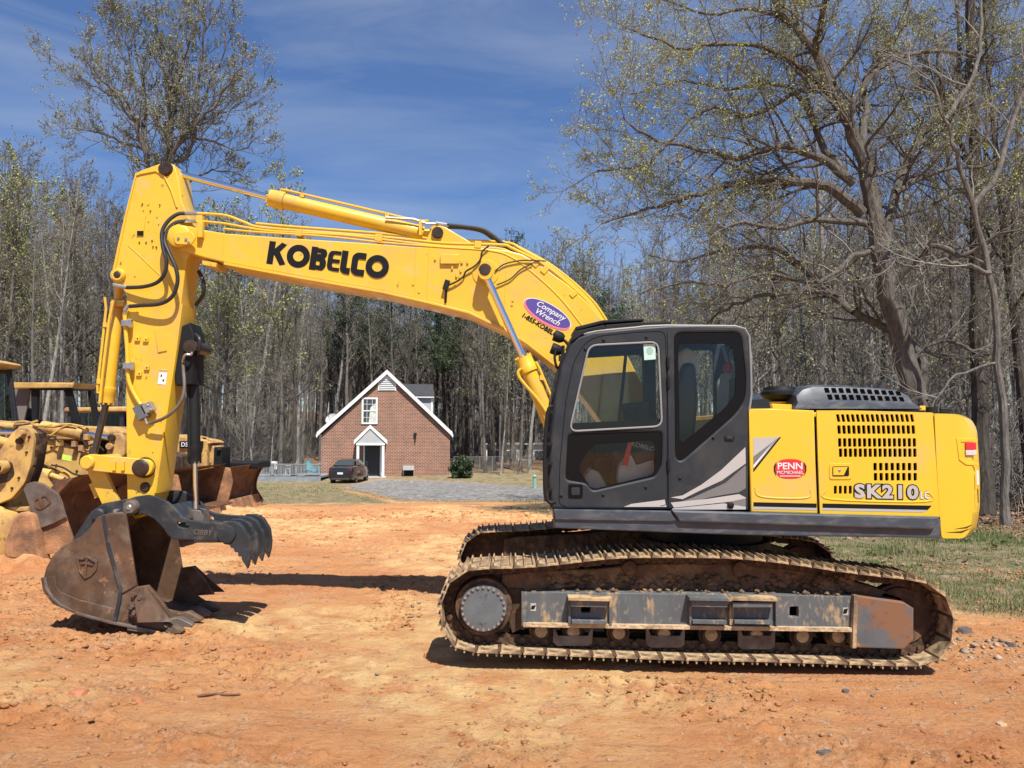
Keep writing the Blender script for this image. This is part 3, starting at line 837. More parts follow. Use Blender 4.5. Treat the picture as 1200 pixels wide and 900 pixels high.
scatter(62, 700, 1290, 46, 80, {'grey': 5, 'pale': 2.5, 'bud': 0.7, 'pine': 0.5}, 4, 130)
scatter(22, 880, 1290, 27, 46, {'grey': 5, 'pale': 2.5}, 5, 110)
# named single trees
plant('pine', 592, 70, top=262, rr=tr_, scale_xy=1.0, label='dark green pine crown rising above the boom behind its bend', var=0)
plant('bud', 330, 52, top=188, rr=tr_, scale_xy=1.0, label='round topped budding tree above the arm cylinder rod', var=1)
# saplings and brush
def scat2(kind, n, x0, x1, d0, d1, h0, h1, seed):
    r = random.Random(seed)
    for i in range(n):
        px = r.uniform(x0, x1); Y = r.uniform(d0, d1)
        if 360 < px < 545 and Y < 72: continue
        plant(kind, px, Y, H=r.uniform(h0, h1), rr=r)
scat2('sapling', 30, -40, 700, 50, 66, 6, 11, 11)
scat2('sapling', 26, 860, 1290, 20, 48, 5, 10, 12)
scat2('brush', 34, 700, 1290, 19, 40, 1.2, 3.2, 13)
scat2('brush', 26, -40, 700, 53, 66, 1.5, 3.6, 14)

# the far part of the woods: one mass nobody could count
def far_wood():
    r = np.random.default_rng(77)
    segs = []
    n = 2100
    px = r.uniform(-160, 1380, n); Y = r.uniform(78, 150, n)
    for a, b in zip(px, Y):
        x = (a - 600) / FPX * b; g = G(x, b)
        H = CAMZ + (505 - (topline(a) + r.uniform(25, 130))) * b / FPX - g
        rad = r.uniform(.08, .2)
        top = np.array([x + r.normal(0, .8), b + r.normal(0, .5), g + H])
        bot = np.array([x, b, g - .3])
        segs.append((bot, top, rad, .03))
        for k in range(34):
            t = r.uniform(.2, 1) ** 0.8
            p = bot + (top - bot) * t
            L = r.uniform(.8, 3.6) * (1.25 - t)
            a_ = r.uniform(0, 2 * PI); e = r.uniform(.2, 1.3)
            d = np.array([math.cos(a_) * math.cos(e), math.sin(a_) * math.cos(e), math.sin(e)])
            q = p + d * L
            segs.append((p, q, .035, .015))
            for _ in range(4):
                s0 = p + (q - p) * r.uniform(.2, 1); d2 = d + r.normal(0, .7, 3)
                segs.append((s0, s0 + d2 * L * .4, .022, .012))
    T = TreeMB(1); T.segs = segs
    o = link('far_woods', T.crown_mesh(M_TWIG, M_BUD), None, smooth=False)
    tag(o, 'distant mass of bare trunks and twigs closing off the woods', 'woods', None, 'stuff')
far_wood()
def undergrowth():
    r = np.random.default_rng(78); segs = []
    n = 5200
    px = r.uniform(-120, 1340, n); 
    for a in px:
        Y = r.uniform(58, 110) if a < 720 else r.uniform(22, 90)
        if 340 < a < 560 and Y < 76: continue
        if 545 <= a < 720 and Y < (66 if not 556 < a < 668 else 84): continue
        x = (a - 600) / FPX * Y; z = G(x, Y)
        H = r.uniform(.5, 3.2)
        p = np.array([x, Y, z])
        for _ in range(5):
            d = np.array([r.normal(0, .45), r.normal(0, .45), 1.]); q = p + d * H * r.uniform(.5, 1)
            segs.append((p, q, .018, .01))
            for _k in range(5):
                s0 = p + (q - p) * r.uniform(.3, 1); segs.append((s0, s0 + (d + r.normal(0, .8, 3)) * H * .3, .012, .007))
    T = TreeMB(1); T.segs = segs
    o = link('undergrowth', T.crown_mesh(M_TWIG, M_BUD), None, smooth=False)
    tag(o, 'brown leafless undergrowth filling the floor of the woods', 'undergrowth', None, 'stuff')
undergrowth()

# the big spreading oak on the right, limb by limb
def custom_tree(name, label, D, limbs, seed, mtr, mtw, mbud, P, dvar=2.5, sub=(10, 0.35)):
    T = TreeMB(seed)
    root = None; x0 = None
    for li, (pts, r0, r1) in enumerate(limbs):
        k = T.r.uniform(-1, 1) * dvar if li else 0
        n = len(pts)
        w = []
        for i, (a, b) in enumerate(pts):
            Y = D + k * (i / (n - 1))
            w.append(W(a, b, Y))
        if li == 0:
            x0 = Vector((w[0].x, w[0].y, G(w[0].x, w[0].y))); w[0].z = x0.z - .3
        w = bez(w, 4)
        m = len(w)
        w = [q + T.rnd(0.05 * (D / 20)) * (0 < i < m - 1) for i, q in enumerate(w)]
        rad = [r0 + (r1 - r0) * (i / (m - 1)) ** .9 for i in range(m)]
        if li == 0: rad[0] *= 1.5; rad[1] *= 1.2
        T.limbs.tube(w, rad, 9, cap=False)
        Lg = sum((w[i + 1] - w[i]).length for i in range(m - 1))
        t0 = 0.5 if li == 0 else 0.12
        cntb = int(Lg * sub[0] * (1 - t0))
        for j in range(cntb):
            t = t0 + (1 - t0) * (j + T.r.random()) / cntb
            q, dd = T.at(w, t)
            rr_ = r0 + (r1 - r0) * t
            T.branch(q, T.side(dd, R(T.r.uniform(25, 70))), T.r.uniform(.8, 2.0) * sub[1] * (1.4 - .5 * t), max(min(rr_ * .4, .05), .014), 1, dict(P, bud=P['bud'] * (.12 if np.mean([a_[1] for a_ in pts]) > P.get('budline', 9999) else 1)))
    root = thing(name, tuple(x0), label, 'tree')
    link('trunk', T.limbs.mesh(mtr), root)
    link('crown', T.crown_mesh(mtw, mbud), root, smooth=False)
    print(name, 'segs', len(T.segs))
    return root
oak = [([(1096, 612), (1082, 520), (1068, 450), (1046, 365), (1030, 290), (1018, 225), (1008, 175), (980, 120), (950, 55), (920, 20), (895, -30)], .33, .07),
       ([(1010, 250), (970, 220), (930, 212), (885, 210), (850, 217), (810, 230), (760, 245), (705, 262)], .15, .02),
       ([(1000, 215), (960, 185), (910, 172), (860, 185), (825, 175), (770, 165), (730, 138)], .12, .02),
       ([(1014, 262), (955, 260), (908, 268), (870, 262), (820, 285)], .09, .02),
       ([(1082, 470), (1074, 410), (1010, 370), (970, 345), (940, 312), (900, 290), (860, 292), (800, 305), (760, 300)], .13, .02),
       ([(1000, 366), (965, 343), (910, 345), (860, 357), (830, 378), (800, 400)], .08, .02),
       ([(1034, 310), (1050, 225), (1075, 165), (1110, 120), (1125, 60), (1120, 0)], .15, .04),
       ([(1010, 180), (1014, 130), (1016, 90), (1050, 40), (1072, -10)], .12, .04),
       ([(992, 208), (960, 165), (942, 120), (900, 95), (850, 105), (800, 95), (740, 110)], .10, .02),
       ([(955, 62), (962, 25), (975, -25)], .09, .05),
       ([(925, 24), (880, 10), (830, 18), (770, -5)], .07, .02),
       ([(980, 120), (940, 82), (895, 58), (835, 50), (790, 55), (730, 30)], .09, .02),
       ([(1040, 340), (1090, 290), (1130, 300), (1180, 270), (1230, 280)], .09, .02),
       ([(1060, 430), (1100, 400), (1150, 410), (1190, 380)], .07, .02),
       ([(1030, 290), (1000, 300), (960, 330), (900, 320), (850, 335), (800, 330), (750, 345)], .08, .02),
       ([(990, 140), (1030, 80), (1100, 60), (1170, 70), (1230, 40)], .09, .02),
       ([(970, 105), (930, 110), (880, 135), (820, 130), (760, 190), (700, 200)], .08, .02),
       ([(1050, 225), (1100, 200), (1160, 190), (1220, 150)], .08, .02)]
PO = dict(budline=232, wob=0.25, up=0.05, depth=3, n=[0, 7, 6, 5], ang=(20, 60), ratio=0.55, rmin=0.0050, bud=0.9, bs=0.021, limb_r=0.03, nb=3)
custom_tree('oak_tree', 'huge spreading oak with long crooked limbs and yellow green buds behind the cab', 19.0, oak, 3, M_BARKO, M_TWIG, M_BUDG, PO, 3.0, (4.4, 1.05))
lt = [([(190, 565), (188, 450), (186, 330), (196, 240), (198, 195), (200, 150), (205, 100), (207, 40)], .33, .05),
      ([(172, 190), (160, 150), (150, 120), (120, 95), (95, 60)], .16, .03),
      ([(190, 300), (182, 230), (172, 190), (168, 120), (160, 60), (150, 20)], .20, .03),
      ([(198, 200), (215, 160), (235, 140), (262, 110), (285, 70)], .14, .03),
      ([(198, 200), (200, 130), (190, 70), (180, 15)], .14, .03),
      ([(168, 175), (140, 165), (110, 155), (75, 150)], .10, .02),
      ([(215, 160), (250, 165), (280, 175), (305, 160)], .09, .02),
      ([(205, 190), (225, 175), (232, 100), (240, 30), (238, 0)], .12, .03),
      ([(162, 140), (130, 110), (105, 100), (72, 70)], .09, .02),
      ([(200, 230), (235, 205), (262, 200), (300, 215)], .09, .02),
      ([(172, 195), (150, 60), (128, 20)], .08, .02),
      ([(215, 160), (232, 130), (262, 60), (262, 20)], .08, .02),
      ([(240, 140), (275, 125), (306, 105)], .07, .02),
      ([(208, 120), (215, 60), (212, 5)], .10, .02)]
M_BUDT = mat('grey_green_buds', (0.24, 0.25, 0.14), 0.8, var=0.3, vs=0.7)
PT = dict(wob=0.22, up=0.16, depth=3, n=[0, 6, 5, 4], ang=(20, 55), ratio=0.5, rmin=0.012, bud=0.9, bs=0.042, limb_r=0.04, nb=2)
custom_tree('tulip_tree', 'tallest bare tree on the left, its forked crown standing above the dipper arm', 44.0, lt, 4, M_BARKG, M_TWIG, M_BUDT, PT, 3.2, (3.2, 1.25))
# crooked pale tree at the right edge
ct = [([(1178, 620), (1176, 520), (1170, 425), (1160, 320), (1140, 245), (1120, 180), (1108, 140), (1085, 90), (1050, 70)], .10, .02),
      ([(1160, 320), (1130, 310), (1100, 305), (1070, 312), (1040, 300)], .06, .012),
      ([(1140, 245), (1170, 200), (1195, 120), (1210, 60)], .08, .02),
      ([(1170, 425), (1120, 440), (1095, 470), (1080, 500)], .035, .01),
      ([(1108, 140), (1140, 90), (1150, 30), (1145, -20)], .06, .02)]
custom_tree('crooked_tree', 'pale crooked bare tree nearest the right edge of the picture', 17.0, ct, 6, M_BARKG, M_TWIGP, M_BUD, dict(PO, bud=.2), 1.0, (1.6, .9))
# vine covered trunks beside the tail of the machine
ct2 = [([(1152, 615), (1150, 500), (1146, 380), (1142, 240), (1138, 100), (1136, -40)], .24, .10),
       ([(1145, 330), (1175, 270), (1200, 180)], .08, .02), ([(1140, 200), (1110, 130), (1095, 40)], .08, .02)]
custom_tree('bare_tree', 'dark straight trunk rising just beyond the counterweight of the excavator', 20.5, ct2, 8, M_BARKD, M_TWIG, M_BUD, dict(PO, bud=.2), 1.0, (1.4, 1.0))
# green shrubs seen through the wood on the right and left
def shrub(px, Y, w, h, label, seed, m=M_LEAF, name='evergreen_shrub', n=5200, s=0.05, by=None):
    r = np.random.default_rng(seed)
    x = (px - 600) / FPX * Y; g = G(x, Y)
    root = thing(name, (x, Y, g), label, 'shrub')
    st = MB()
    for k in range(6):
        a = r.uniform(0, 2 * PI)
        st.tube([(x, Y, g - .05), (x + math.cos(a) * w * .15, Y + math.sin(a) * w * .15, g + h * .4), (x + math.cos(a) * w * .3, Y + math.sin(a) * w * .3, g + h * .75)], [.03, .02, .008], 5)
    st.build('stem', M_TWIGD, root)
    d = r.normal(size=(n, 3)); d /= np.linalg.norm(d, axis=1)[:, None]
    lump = 1 + 0.22 * np.sin(d[:, 0] * 5 + seed) * np.cos(d[:, 2] * 6 + 1) + 0.15 * np.sin(d[:, 1] * 9)
    rad = (0.55 + 0.45 * r.random(n) ** 0.4) * lump
    c = d * rad[:, None] * np.array([w / 2, w / 2, h / 2]) + np.array([x, Y, g + h / 2])
    a = r.normal(size=(n, 3)); a /= np.linalg.norm(a, axis=1)[:, None]
    b = np.cross(a, r.normal(size=(n, 3))); b /= np.linalg.norm(b, axis=1)[:, None]
    a *= s; b *= s * .55
    v = np.stack([c - a, c - b, c + a, c + b], 1).reshape(-1, 3)
    link('foliage', np_mesh(v, np.arange(n * 4).reshape(-1, 4), m), root, smooth=False)
shrub(541, 53.5, 1.5, 1.45, 'round clipped dark green bush at the right corner of the brick house', 1, s=.07)
M_HOLLY = mat('dull_green_leaves', (0.055, 0.07, 0.025), 0.6, var=0.5, vs=2)
for i, (px, Y, w, h) in enumerate([(905, 34, 2.6, 4.2), (975, 36, 3.5, 3.4), (1100, 30, 2.2, 3.2), (1008, 39, 3.0, 4.0)]):
    shrub(px, Y, w, h, ['slim holly bush behind the engine bowl', 'broad dull green holly bush low in the woods above the engine hood', 'green holly bush beside the oak trunk', 'taller holly bush left of the oak trunk'][i], 20 + i, M_HOLLY, 'holly_bush', n=1500, s=.08)
# ------------------------------------------------------------------ brick house, car and yard things
def brick_mat():
    m = bpy.data.materials.new('red_brick'); m.use_nodes = True
    N = m.node_tree.nodes; L = m.node_tree.links; b = N['Principled BSDF']
    tcn = N.new('ShaderNodeTexCoord'); sx = N.new('ShaderNodeSeparateXYZ'); cx = N.new('ShaderNodeCombineXYZ')
    L.new(tcn.outputs['Object'], sx.inputs[0])
    ad = N.new('ShaderNodeMath'); L.new(sx.outputs[0], ad.inputs[0]); L.new(sx.outputs[1], ad.inputs[1])
    L.new(ad.outputs[0], cx.inputs[0]); L.new(sx.outputs[2], cx.inputs[1])
    bt = N.new('ShaderNodeTexBrick'); L.new(cx.outputs[0], bt.inputs['Vector'])
    bt.inputs['Scale'].default_value = 1.0; bt.inputs['Brick Width'].default_value = 0.25; bt.inputs['Row Height'].default_value = 0.10
    bt.inputs['Mortar Size'].default_value = 0.016; bt.inputs['Color1'].default_value = (0.25, 0.092, 0.048, 1); bt.inputs['Color2'].default_value = (0.14, 0.05, 0.033, 1)
    bt.inputs['Mortar'].default_value = (0.40, 0.29, 0.22, 1); bt.inputs['Bias'].default_value = -0.1
    nz = N.new('ShaderNodeTexNoise'); nz.inputs['Scale'].default_value = 1.3; nz.inputs['Detail'].default_value = 6; L.new(tcn.outputs['Object'], nz.inputs['Vector'])
    mr = N.new('ShaderNodeMapRange'); mr.inputs[1].default_value = .3; mr.inputs[2].default_value = .7; mr.inputs[3].default_value = .85; mr.inputs[4].default_value = 1.15
    L.new(nz.outputs['Fac'], mr.inputs[0])
    vm = N.new('ShaderNodeVectorMath'); vm.operation = 'SCALE'; L.new(bt.outputs['Color'], vm.inputs[0]); L.new(mr.outputs[0], vm.inputs['Scale'])
    L.new(vm.outputs[0], b.inputs['Base Color']); b.inputs['Roughness'].default_value = 0.9
    return m
M_BRICK = brick_mat()
M_TRIM = mat('white_trim', (0.74, 0.74, 0.72), 0.5, var=0.04)
M_SIDING = mat('pale_siding', (0.42, 0.43, 0.42), 0.6, var=0.05)
M_SHING = mat('dark_shingles', (0.045, 0.046, 0.05), 0.9, var=0.3, vs=8)
M_DOOR = mat('dark_door_paint', (0.02, 0.022, 0.022), 0.4, var=0.1)
M_PANE = bpy.data.materials.new('window_pane'); M_PANE.use_nodes = True
_b = M_PANE.node_tree.nodes['Principled BSDF']; _b.inputs['Base Color'].default_value = (0.05, 0.06, 0.06, 1); _b.inputs['Roughness'].default_value = 0.08
M_BLIND = mat('window_blind', (0.55, 0.56, 0.5), 0.6, var=0.3, vs=3)
HY = 55.0
hx0, hx1 = W(378, 557, HY).x, W(527, 557, HY).x
hb = W(400, 559, HY).z - 0.02
zeave = W(376, 509, HY).z
xap, zap = W(453.5, 437, HY).x, W(453.5, 437, HY).z
HD = 11.0
house = thing('brick_house', ((hx0 + hx1) / 2, HY, hb), 'red brick gabled house with white trim and a small porch, in front of the woods', 'house')
w = MB()
zl = zeave - 0.05
w.prism([(hx0, hb - .6), (hx1, hb - .6), (hx1, zl), (xap, zap - .12), (hx0, zl)], HY, HY + HD)
w.build('wall', M_BRICK, house, smooth=False)
rf = MB()
ex0, ex1 = W(374, 509, HY).x - .02, W(530, 509, HY).x
for sgn, ex, wx in ((-1, ex0, hx0), (1, ex1, hx1)):
    rf.prism([(ex, zeave - .02), (ex, zeave + .14), (xap, zap + .20), (xap, zap + .04)], HY - .22, HY + HD + .2)
roof = rf.build('roof', M_SHING, house, smooth=False)
tr = MB()
for ex in (ex0, ex1):
    tr.prism([(ex, zeave - .16), (ex, zeave + .16), (xap, zap + .22), (xap, zap - .10)], HY - .26, HY - .222)
    tr.bx(ex - .05, ex + .05, HY - .262, HY - .1, zeave - .2, zeave + .02)
tr.build('rake_trim', M_TRIM, house, smooth=False)
gv = MB(); gx, gz = W(443, 458, HY).x, W(443, 458, HY).z; gx1 = W(464, 458, HY).x; gzt = W(453, 445, HY).z
gv.prism([(gx, gz), (gx1, gz), (gx1, gzt), (xap, zap - .15), (gx, gzt)], HY - .05, HY - .004)
gvo = gv.build('gable_vent', M_TRIM, house, smooth=False)
lv = MB()
for k in range(6):
    z = gz + .06 + k * (gzt - gz) / 6
    lv.box(((gx + gx1) / 2, HY - .06, z), ((gx1 - gx) - .14, .03, .06), Matrix.Rotation(R(30), 3, 'X'))
lv.build('louvre', M_SIDING, gvo, smooth=False)
# upstairs window
wx0, wz1 = W(424.5, 466, HY).x, W(424.5, 466, HY).z; wx1, wz0 = W(442.5, 497, HY).x, W(442.5, 497, HY).z
fr = MB()
for a, b, c, d in ((wx0, wx0 + .13, wz0, wz1), (wx1 - .13, wx1, wz0, wz1), (wx0 + .13, wx1 - .13, wz1 - .12, wz1), (wx0 + .13, wx1 - .13, wz0, wz0 + .12), (wx0 + .13, wx1 - .13, (wz0 + wz1) / 2 - .04, (wz0 + wz1) / 2 + .04)):
    fr.bx(a, b, HY - .07, HY - .004, c, d)
win = fr.build('window', M_TRIM, house, smooth=False)
mb = MB()
for k in (1, 2):
    xx = wx0 + (wx1 - wx0) * k / 3; mb.bx(xx - .012, xx + .012, HY - .045, HY - .035, wz0 + .12, wz1 - .12)
for k in (1, 3):
    zz = wz0 + (wz1 - wz0) * k / 4; mb.bx(wx0 + .13, wx1 - .13, HY - .047, HY - .033, zz - .012, zz + .012)
mb.build('glazing_bar', M_TRIM, win, smooth=False)
mb = MB(); mb.bx(wx0 + .13, wx1 - .13, HY - .03, HY - .006, wz0 + .12, wz1 - .12); mb.build('pane', M_PANE, win, smooth=False)
mb = MB(); mb.prism([(wx0 + .5, wz0 + .13), (wx1 - .14, wz0 + .13), (wx1 - .14, wz1 - .4), (wx0 + .62, wz1 - .7)], HY - .034, HY - .0305); mb.build('blind', M_BLIND, win, smooth=False)
# porch
px0, px1, pap = W(415, 517, HY - 1.2).x, W(448, 517, HY - 1.2).x, W(431, 500, HY - 1.2).x
pz, pzt = W(415, 518, HY - 1.2).z, W(431, 500, HY - 1.2).z
pr = MB()
for ex in (px0 - .12, px1 + .12):
    pr.prism([(ex, pz - .02), (ex, pz + .10), (pap, pzt + .12), (pap, pzt)], HY - 1.35, HY - .004)
porch = pr.build('porch_roof', M_SHING, house, smooth=False)
pt = MB()
for ex in (px0 - .16, px1 + .16):
    pt.prism([(ex, pz - .16), (ex, pz + .12), (pap, pzt + .14), (pap, pzt - .12)], HY - 1.40, HY - 1.352)
pt.bx(px0, px1, HY - 1.38, HY - 1.30, pz - .22, pz - .08)
pt.build('rake_trim', M_TRIM, porch, smooth=False)
pg = MB(); pg.prism([(px0 + .02, pz - .08), (px1 - .02, pz - .08), (pap, pzt)], HY - 1.33, HY - 1.22); pg.build('gable_panel', M_SIDING, porch, smooth=False)
for ex in (px0 + .12, px1 - .12):
    q = MB(); q.bx(ex - .09, ex + .09, HY - 1.34, HY - 1.16, hb - .3, pz - .22); q.build('porch_post', M_TRIM, house, smooth=False)
dr = MB(); dr.bx(px0 + .55, px1 - .35, HY - .06, HY - .004, hb + .12, hb + 2.3); drr = dr.build('door', M_DOOR, house, smooth=False)
q = MB(); q.bx(px0 + .45, px0 + .55, HY - .08, HY - .004, hb + .12, hb + 2.4); q.bx(px1 - .35, px1 - .25, HY - .08, HY - .004, hb + .12, hb + 2.4); q.bx(px0 + .45, px1 - .25, HY - .085, HY - .004, hb + 2.3, hb + 2.42); q.build('door_frame', M_TRIM, house, smooth=False)
q = MB(); q.cyl((px0 + .68, HY - .12, hb + 1.1), (px0 + .68, HY - .05, hb + 1.1), .04, 8); q.build('handle', M_FIT, drr)
q = MB(); q.bx(px0 - .1, px1 + .1, HY - 1.45, HY - .004, hb - .4, hb + .1); q.build('porch_slab', M_SIDING, house, smooth=False)
# wall lamp, crawl vent
q = MB(); c = W(486, 509, HY - .12); q.lathe((c.x, c.y, c.z - .12), (0, 0, 1), [(0, .03), (.03, .10), (.2, .12), (.26, .05)], 10); q.bx(c.x - .03, c.x + .03, c.y, HY - .003, c.z, c.z + .05); q.cyl((c.x, c.y, c.z - .6), (c.x, c.y, c.z - .1), .035, 8); q.build('wall_lamp', M_DOOR, house)
a, b = W(471, 546, HY - .3), W(484, 558, HY - .3)
q = MB(); q.bx(a.x, b.x, HY - .5, HY - .004, a.z - .3, a.z); q.bx(a.x, b.x, HY - .1, HY - .005, b.z, a.z - .3); q.build('crawlspace_hood', M_SIDING, house, smooth=False)
q = MB(); q.bx(a.x + .1, b.x - .02, HY - .12, HY - .101, b.z, a.z - .32); q.build('crawlspace_vent', M_BLKD, house, smooth=False)
# dormer on the right slope
dz0, dz1 = W(500, 489, HY + 2).z, W(500, 466, HY + 2).z
dxr = W(511.5, 480, HY + 2).x; dxl = W(474, 456, HY + 2).x
q = MB(); q.bx(dxl + .4, dxr - .02, HY + 2.0, HY + 5.0, dz0 - 1.2, dz1 - .004); q.build('dormer_wall', M_SIDING, house, smooth=False)
q = MB(); zt = W(485, 454, HY + 2).z
q.bx(dxl - .6, dxr + .1, HY + 1.75, HY + 5.25, dz1, dz1 + .16); q.build('dormer_trim', M_TRIM, house, smooth=False)
q = MB(); q.add([(dxl - .6, HY + 1.7, dz1 + .164), (dxr + .12, HY + 1.7, dz1 + .164), (dxr + .12, HY + 5.3, dz1 + .164), (dxl - .6, HY + 5.3, dz1 + .164), (dxl - 1.2, HY + 3.5, zt + .35), (dxr + .12, HY + 3.5, zt + .35)],
                  [(0, 1, 5, 4), (2, 3, 4, 5), (1, 2, 5), (3, 0, 4), (0, 3, 2, 1)]); q.build('dormer_roof', M_SHING, house, smooth=False)
q = MB(); q.bx(dxr - .12, dxr + .03, HY + 1.95, HY + 2.1, dz0 - 1.2, dz1 - .003); q.build('corner_trim', M_TRIM, house, smooth=False)
house.rotation_euler = (0, 0, R(9.0))
# satellite dish
c = W(388.5, 491, HY + 1.0)
dish = thing('satellite_dish', tuple(c), 'grey round satellite dish standing on the left roof slope of the brick house', 'satellite dish')
ax = Vector((-.25, -.8, .55)).normalized()
q = MB(); q.lathe(c - ax * .08, ax, [(0, .05), (.02, .2), (.06, .36), (.11, .45), (.125, .45), (.08, .36), (.045, .2), (.03, .02)], 24); q.build('reflector', M_SIDING, dish)
q = MB(); q.tube([c - ax * .06, c + Vector((.05, .25, -.35)), c + Vector((.1, .25, -.75))], .03, 8); q.build('mast', M_FIT, dish)
q = MB(); q.tube([c + Vector((0, 0, -.42)) + ax * .05, c + ax * .55 + Vector((0, 0, -.1))], .015, 6); q.box(c + ax * .55 + Vector((0, 0, -.08)), (.08, .1, .08)); q.build('feed_arm', M_FIT, dish)

# car: dark sedan seen from the rear right quarter
CY = 50.3
M_CAR = mat('black_car_paint', (0.012, 0.010, 0.012), 0.22, var=0.05, coat=0.8)
M_TYRE = mat('tyre_rubber', (0.014, 0.014, 0.014), 0.8, var=0.2)
M_LAMPR = mat('tail_lamp_red', (0.16, 0.010, 0.012), 0.25, var=0.05)
cc = W(408, 566, CY); cg = G(cc.x, CY)
car = thing('parked_car', (cc.x, CY, 0), 'black sedan parked on the gravel in front of the brick house porch', 'car')
ORG[car] = Vector((0, 0, 0))      # built around its own origin, then turned
def carm(mb, name, m, par=None, **k): 
    o = mb.build(name, m, car if par is None else par, **k); return o
prof = [(-2.35, .35), (-2.42, .62), (-2.36, .95), (-2.0, 1.04), (-1.25, 1.10), (-.55, 1.46), (.5, 1.48), (1.25, 1.08), (2.2, .92), (2.42, .70), (2.38, .32), (1.9, .22), (-1.9, .22)]
# lengthwise along y: -y is the rear
b_ = MB()
secs = []
for yy_, zb, zt_, hw in [(-2.42, .42, .70, .72), (-2.38, .30, .98, .84), (-2.05, .24, 1.05, .90), (-1.3, .22, 1.08, .92), (0, .2, 1.06, .925), (1.2, .22, 1.03, .92), (2.0, .24, .90, .88), (2.38, .32, .74, .76)]:
    secs.append([(-hw * .9, zb), (-hw, zb + .12), (-hw * 1.01, (zb + zt_) / 2 + .05), (-hw * .94, zt_ - .06), (-hw * .84, zt_), (hw * .84, zt_), (hw * .94, zt_ - .06), (hw * 1.01, (zb + zt_) / 2 + .05), (hw, zb + .12), (hw * .9, zb)])
ys_ = [-2.42, -2.38, -2.05, -1.3, 0, 1.2, 2.0, 2.38]
vs_ = [(p[0], y, p[1]) for y, s_ in zip(ys_, secs) for p in s_]
n_ = 10; fs_ = []
for i in range(len(ys_) - 1):
    for k in range(n_): fs_.append((i * n_ + k, i * n_ + (k + 1) % n_, (i + 1) * n_ + (k + 1) % n_, (i + 1) * n_ + k))
fs_ += [tuple(range(n_)), tuple(range((len(ys_) - 1) * n_ + n_ - 1, (len(ys_) - 1) * n_ - 1, -1))]
b_.add(vs_, fs_)
# cabin
cb = MB()
def ring(y, z, hw): return [(-hw, y, z), (hw, y, z)]
cs = [(-1.75, 1.06, .74), (-.85, 1.44, .60), (.25, 1.47, .60), (1.15, 1.05, .76)]
vs_ = []
for y, z, hw in cs: vs_ += [(-hw, y, z), (hw, y, z)]
vs_ += [(-.84, -1.75, 1.03), (.84, -1.75, 1.03), (.84, 1.15, 1.03), (-.84, 1.15, 1.03)]
cb.add(vs_, [(0, 1, 3, 2), (2, 3, 5, 4), (4, 5, 7, 6), (0, 2, 11 - 3 + 0, 8)] if False else [(0, 2, 3, 1), (2, 4, 5, 3), (4, 6, 7, 5), (8, 11, 6, 4, 2, 0), (9, 1, 3, 5, 7, 10), (8, 0, 1, 9), (6, 11, 10, 7)])
body = carm(b_, 'body', M_CAR, bevel=.02)
carm(cb, 'cabin', M_CAR, bevel=.04)
q = MB(); q.add([(-.58, -.93, 1.425), (.58, -.93, 1.425), (.72, -1.70, 1.10), (-.72, -1.70, 1.10)], [(0, 1, 2, 3)]); q.v = [(a, b - .012, c + .012) for a, b, c in q.v]; carm(q, 'rear_window', M_PANE)
q = MB(); q.add([(.64, -.8, 1.40), (.64, .2, 1.42), (.80, .95, 1.10), (.82, -1.35, 1.10)], [(0, 1, 2, 3)]); q.v = [(a + .018, b, c) for a, b, c in q.v]; carm(q, 'side_window', M_PANE)
for sx in (-1, 1):
    for wy in (-1.42, 1.45):
        q = MB(); q.lathe((sx * .68, wy, .33), (sx, 0, 0), [(0, .26), (0, .32), (.03, .335), (.20, .335), (.23, .32), (.23, .24)], 24)
        wh = carm(q, 'wheel', M_TYRE)
        q = MB(); q.lathe((sx * .70, wy, .33), (sx, 0, 0), [(0, .23), (.20, .23), (.215, .2), (.19, .05), (.21, .02)], 16); carm(q, 'rim', M_FIT, wh)
    q = MB(); q.prism([(sx * .50, .82), (sx * .80, .83), (sx * .83, .91), (sx * .52, .89)], -2.43, -2.35); carm(q, 'tail_lamp', M_LAMPR)
    q = MB(); q.cyl((sx * .55, -2.45, .30), (sx * .55, -2.30, .30), .05, 10); carm(q, 'exhaust_pipe', M_FIT)
q = MB(); q.bx(-.20, .20, -2.445, -2.425, .60, .72); carm(q, 'number_plate', M_WHT)
q = MB(); q.bx(-.66, .66, -2.46, -2.2, .26, .38); carm(q, 'bumper', M_INT, bevel=.03)
q = MB(); q.prism([(.92, 1.0), (1.08, 1.02), (1.08, 1.14), (.94, 1.12)], .72, .84); carm(q, 'wing_mirror', M_CAR, bevel=.02)
car.location = (cc.x + .1, CY, cg + .0); car.rotation_euler = (0, 0, R(-5)); car.scale = (.90, .84, 1.03)

# deck with grey railing left of the house
DY = 51.0
deck = thing('deck', (W(340, 560, DY).x, DY, W(340, 566, DY).z), 'grey wooden deck with baluster railing left of the brick house', 'deck')
M_DW = mat('grey_weathered_wood', (0.23, 0.25, 0.27), 0.8, var=0.2, vs=3)
dx0, dx1 = W(290, 555, DY).x, W(376, 555, DY).x
dzf = W(340, 558, DY).z; dzt = W(340, 543.5, DY).z; dzb = W(340, 566, DY).z
q = MB(); q.bx(dx0, dx1, DY, DY + 4, dzf - .12, dzf); q.build('floor', M_DW, deck, smooth=False)
q = MB(); q.bx(dx0, dx1, DY - .05, DY - .004, dzf - .42, dzf - .02); q.build('fascia', M_DW, deck, smooth=False)
for k in range(4):
    xx = dx0 + .1 + (dx1 - dx0 - .2) * k / 3; q = MB(); q.bx(xx - .06, xx + .06, DY - .02, DY + .1, dzb - .2, dzt + .04); q.build('post', M_DW, deck, smooth=False)
q = MB(); q.bx(dx0, dx1, DY - .07, DY - .021, dzt - .06, dzt); q.bx(dx0, dx1, DY - .06, DY - .022, dzf + .08, dzf + .13); q.build('rail', M_DW, deck, smooth=False)
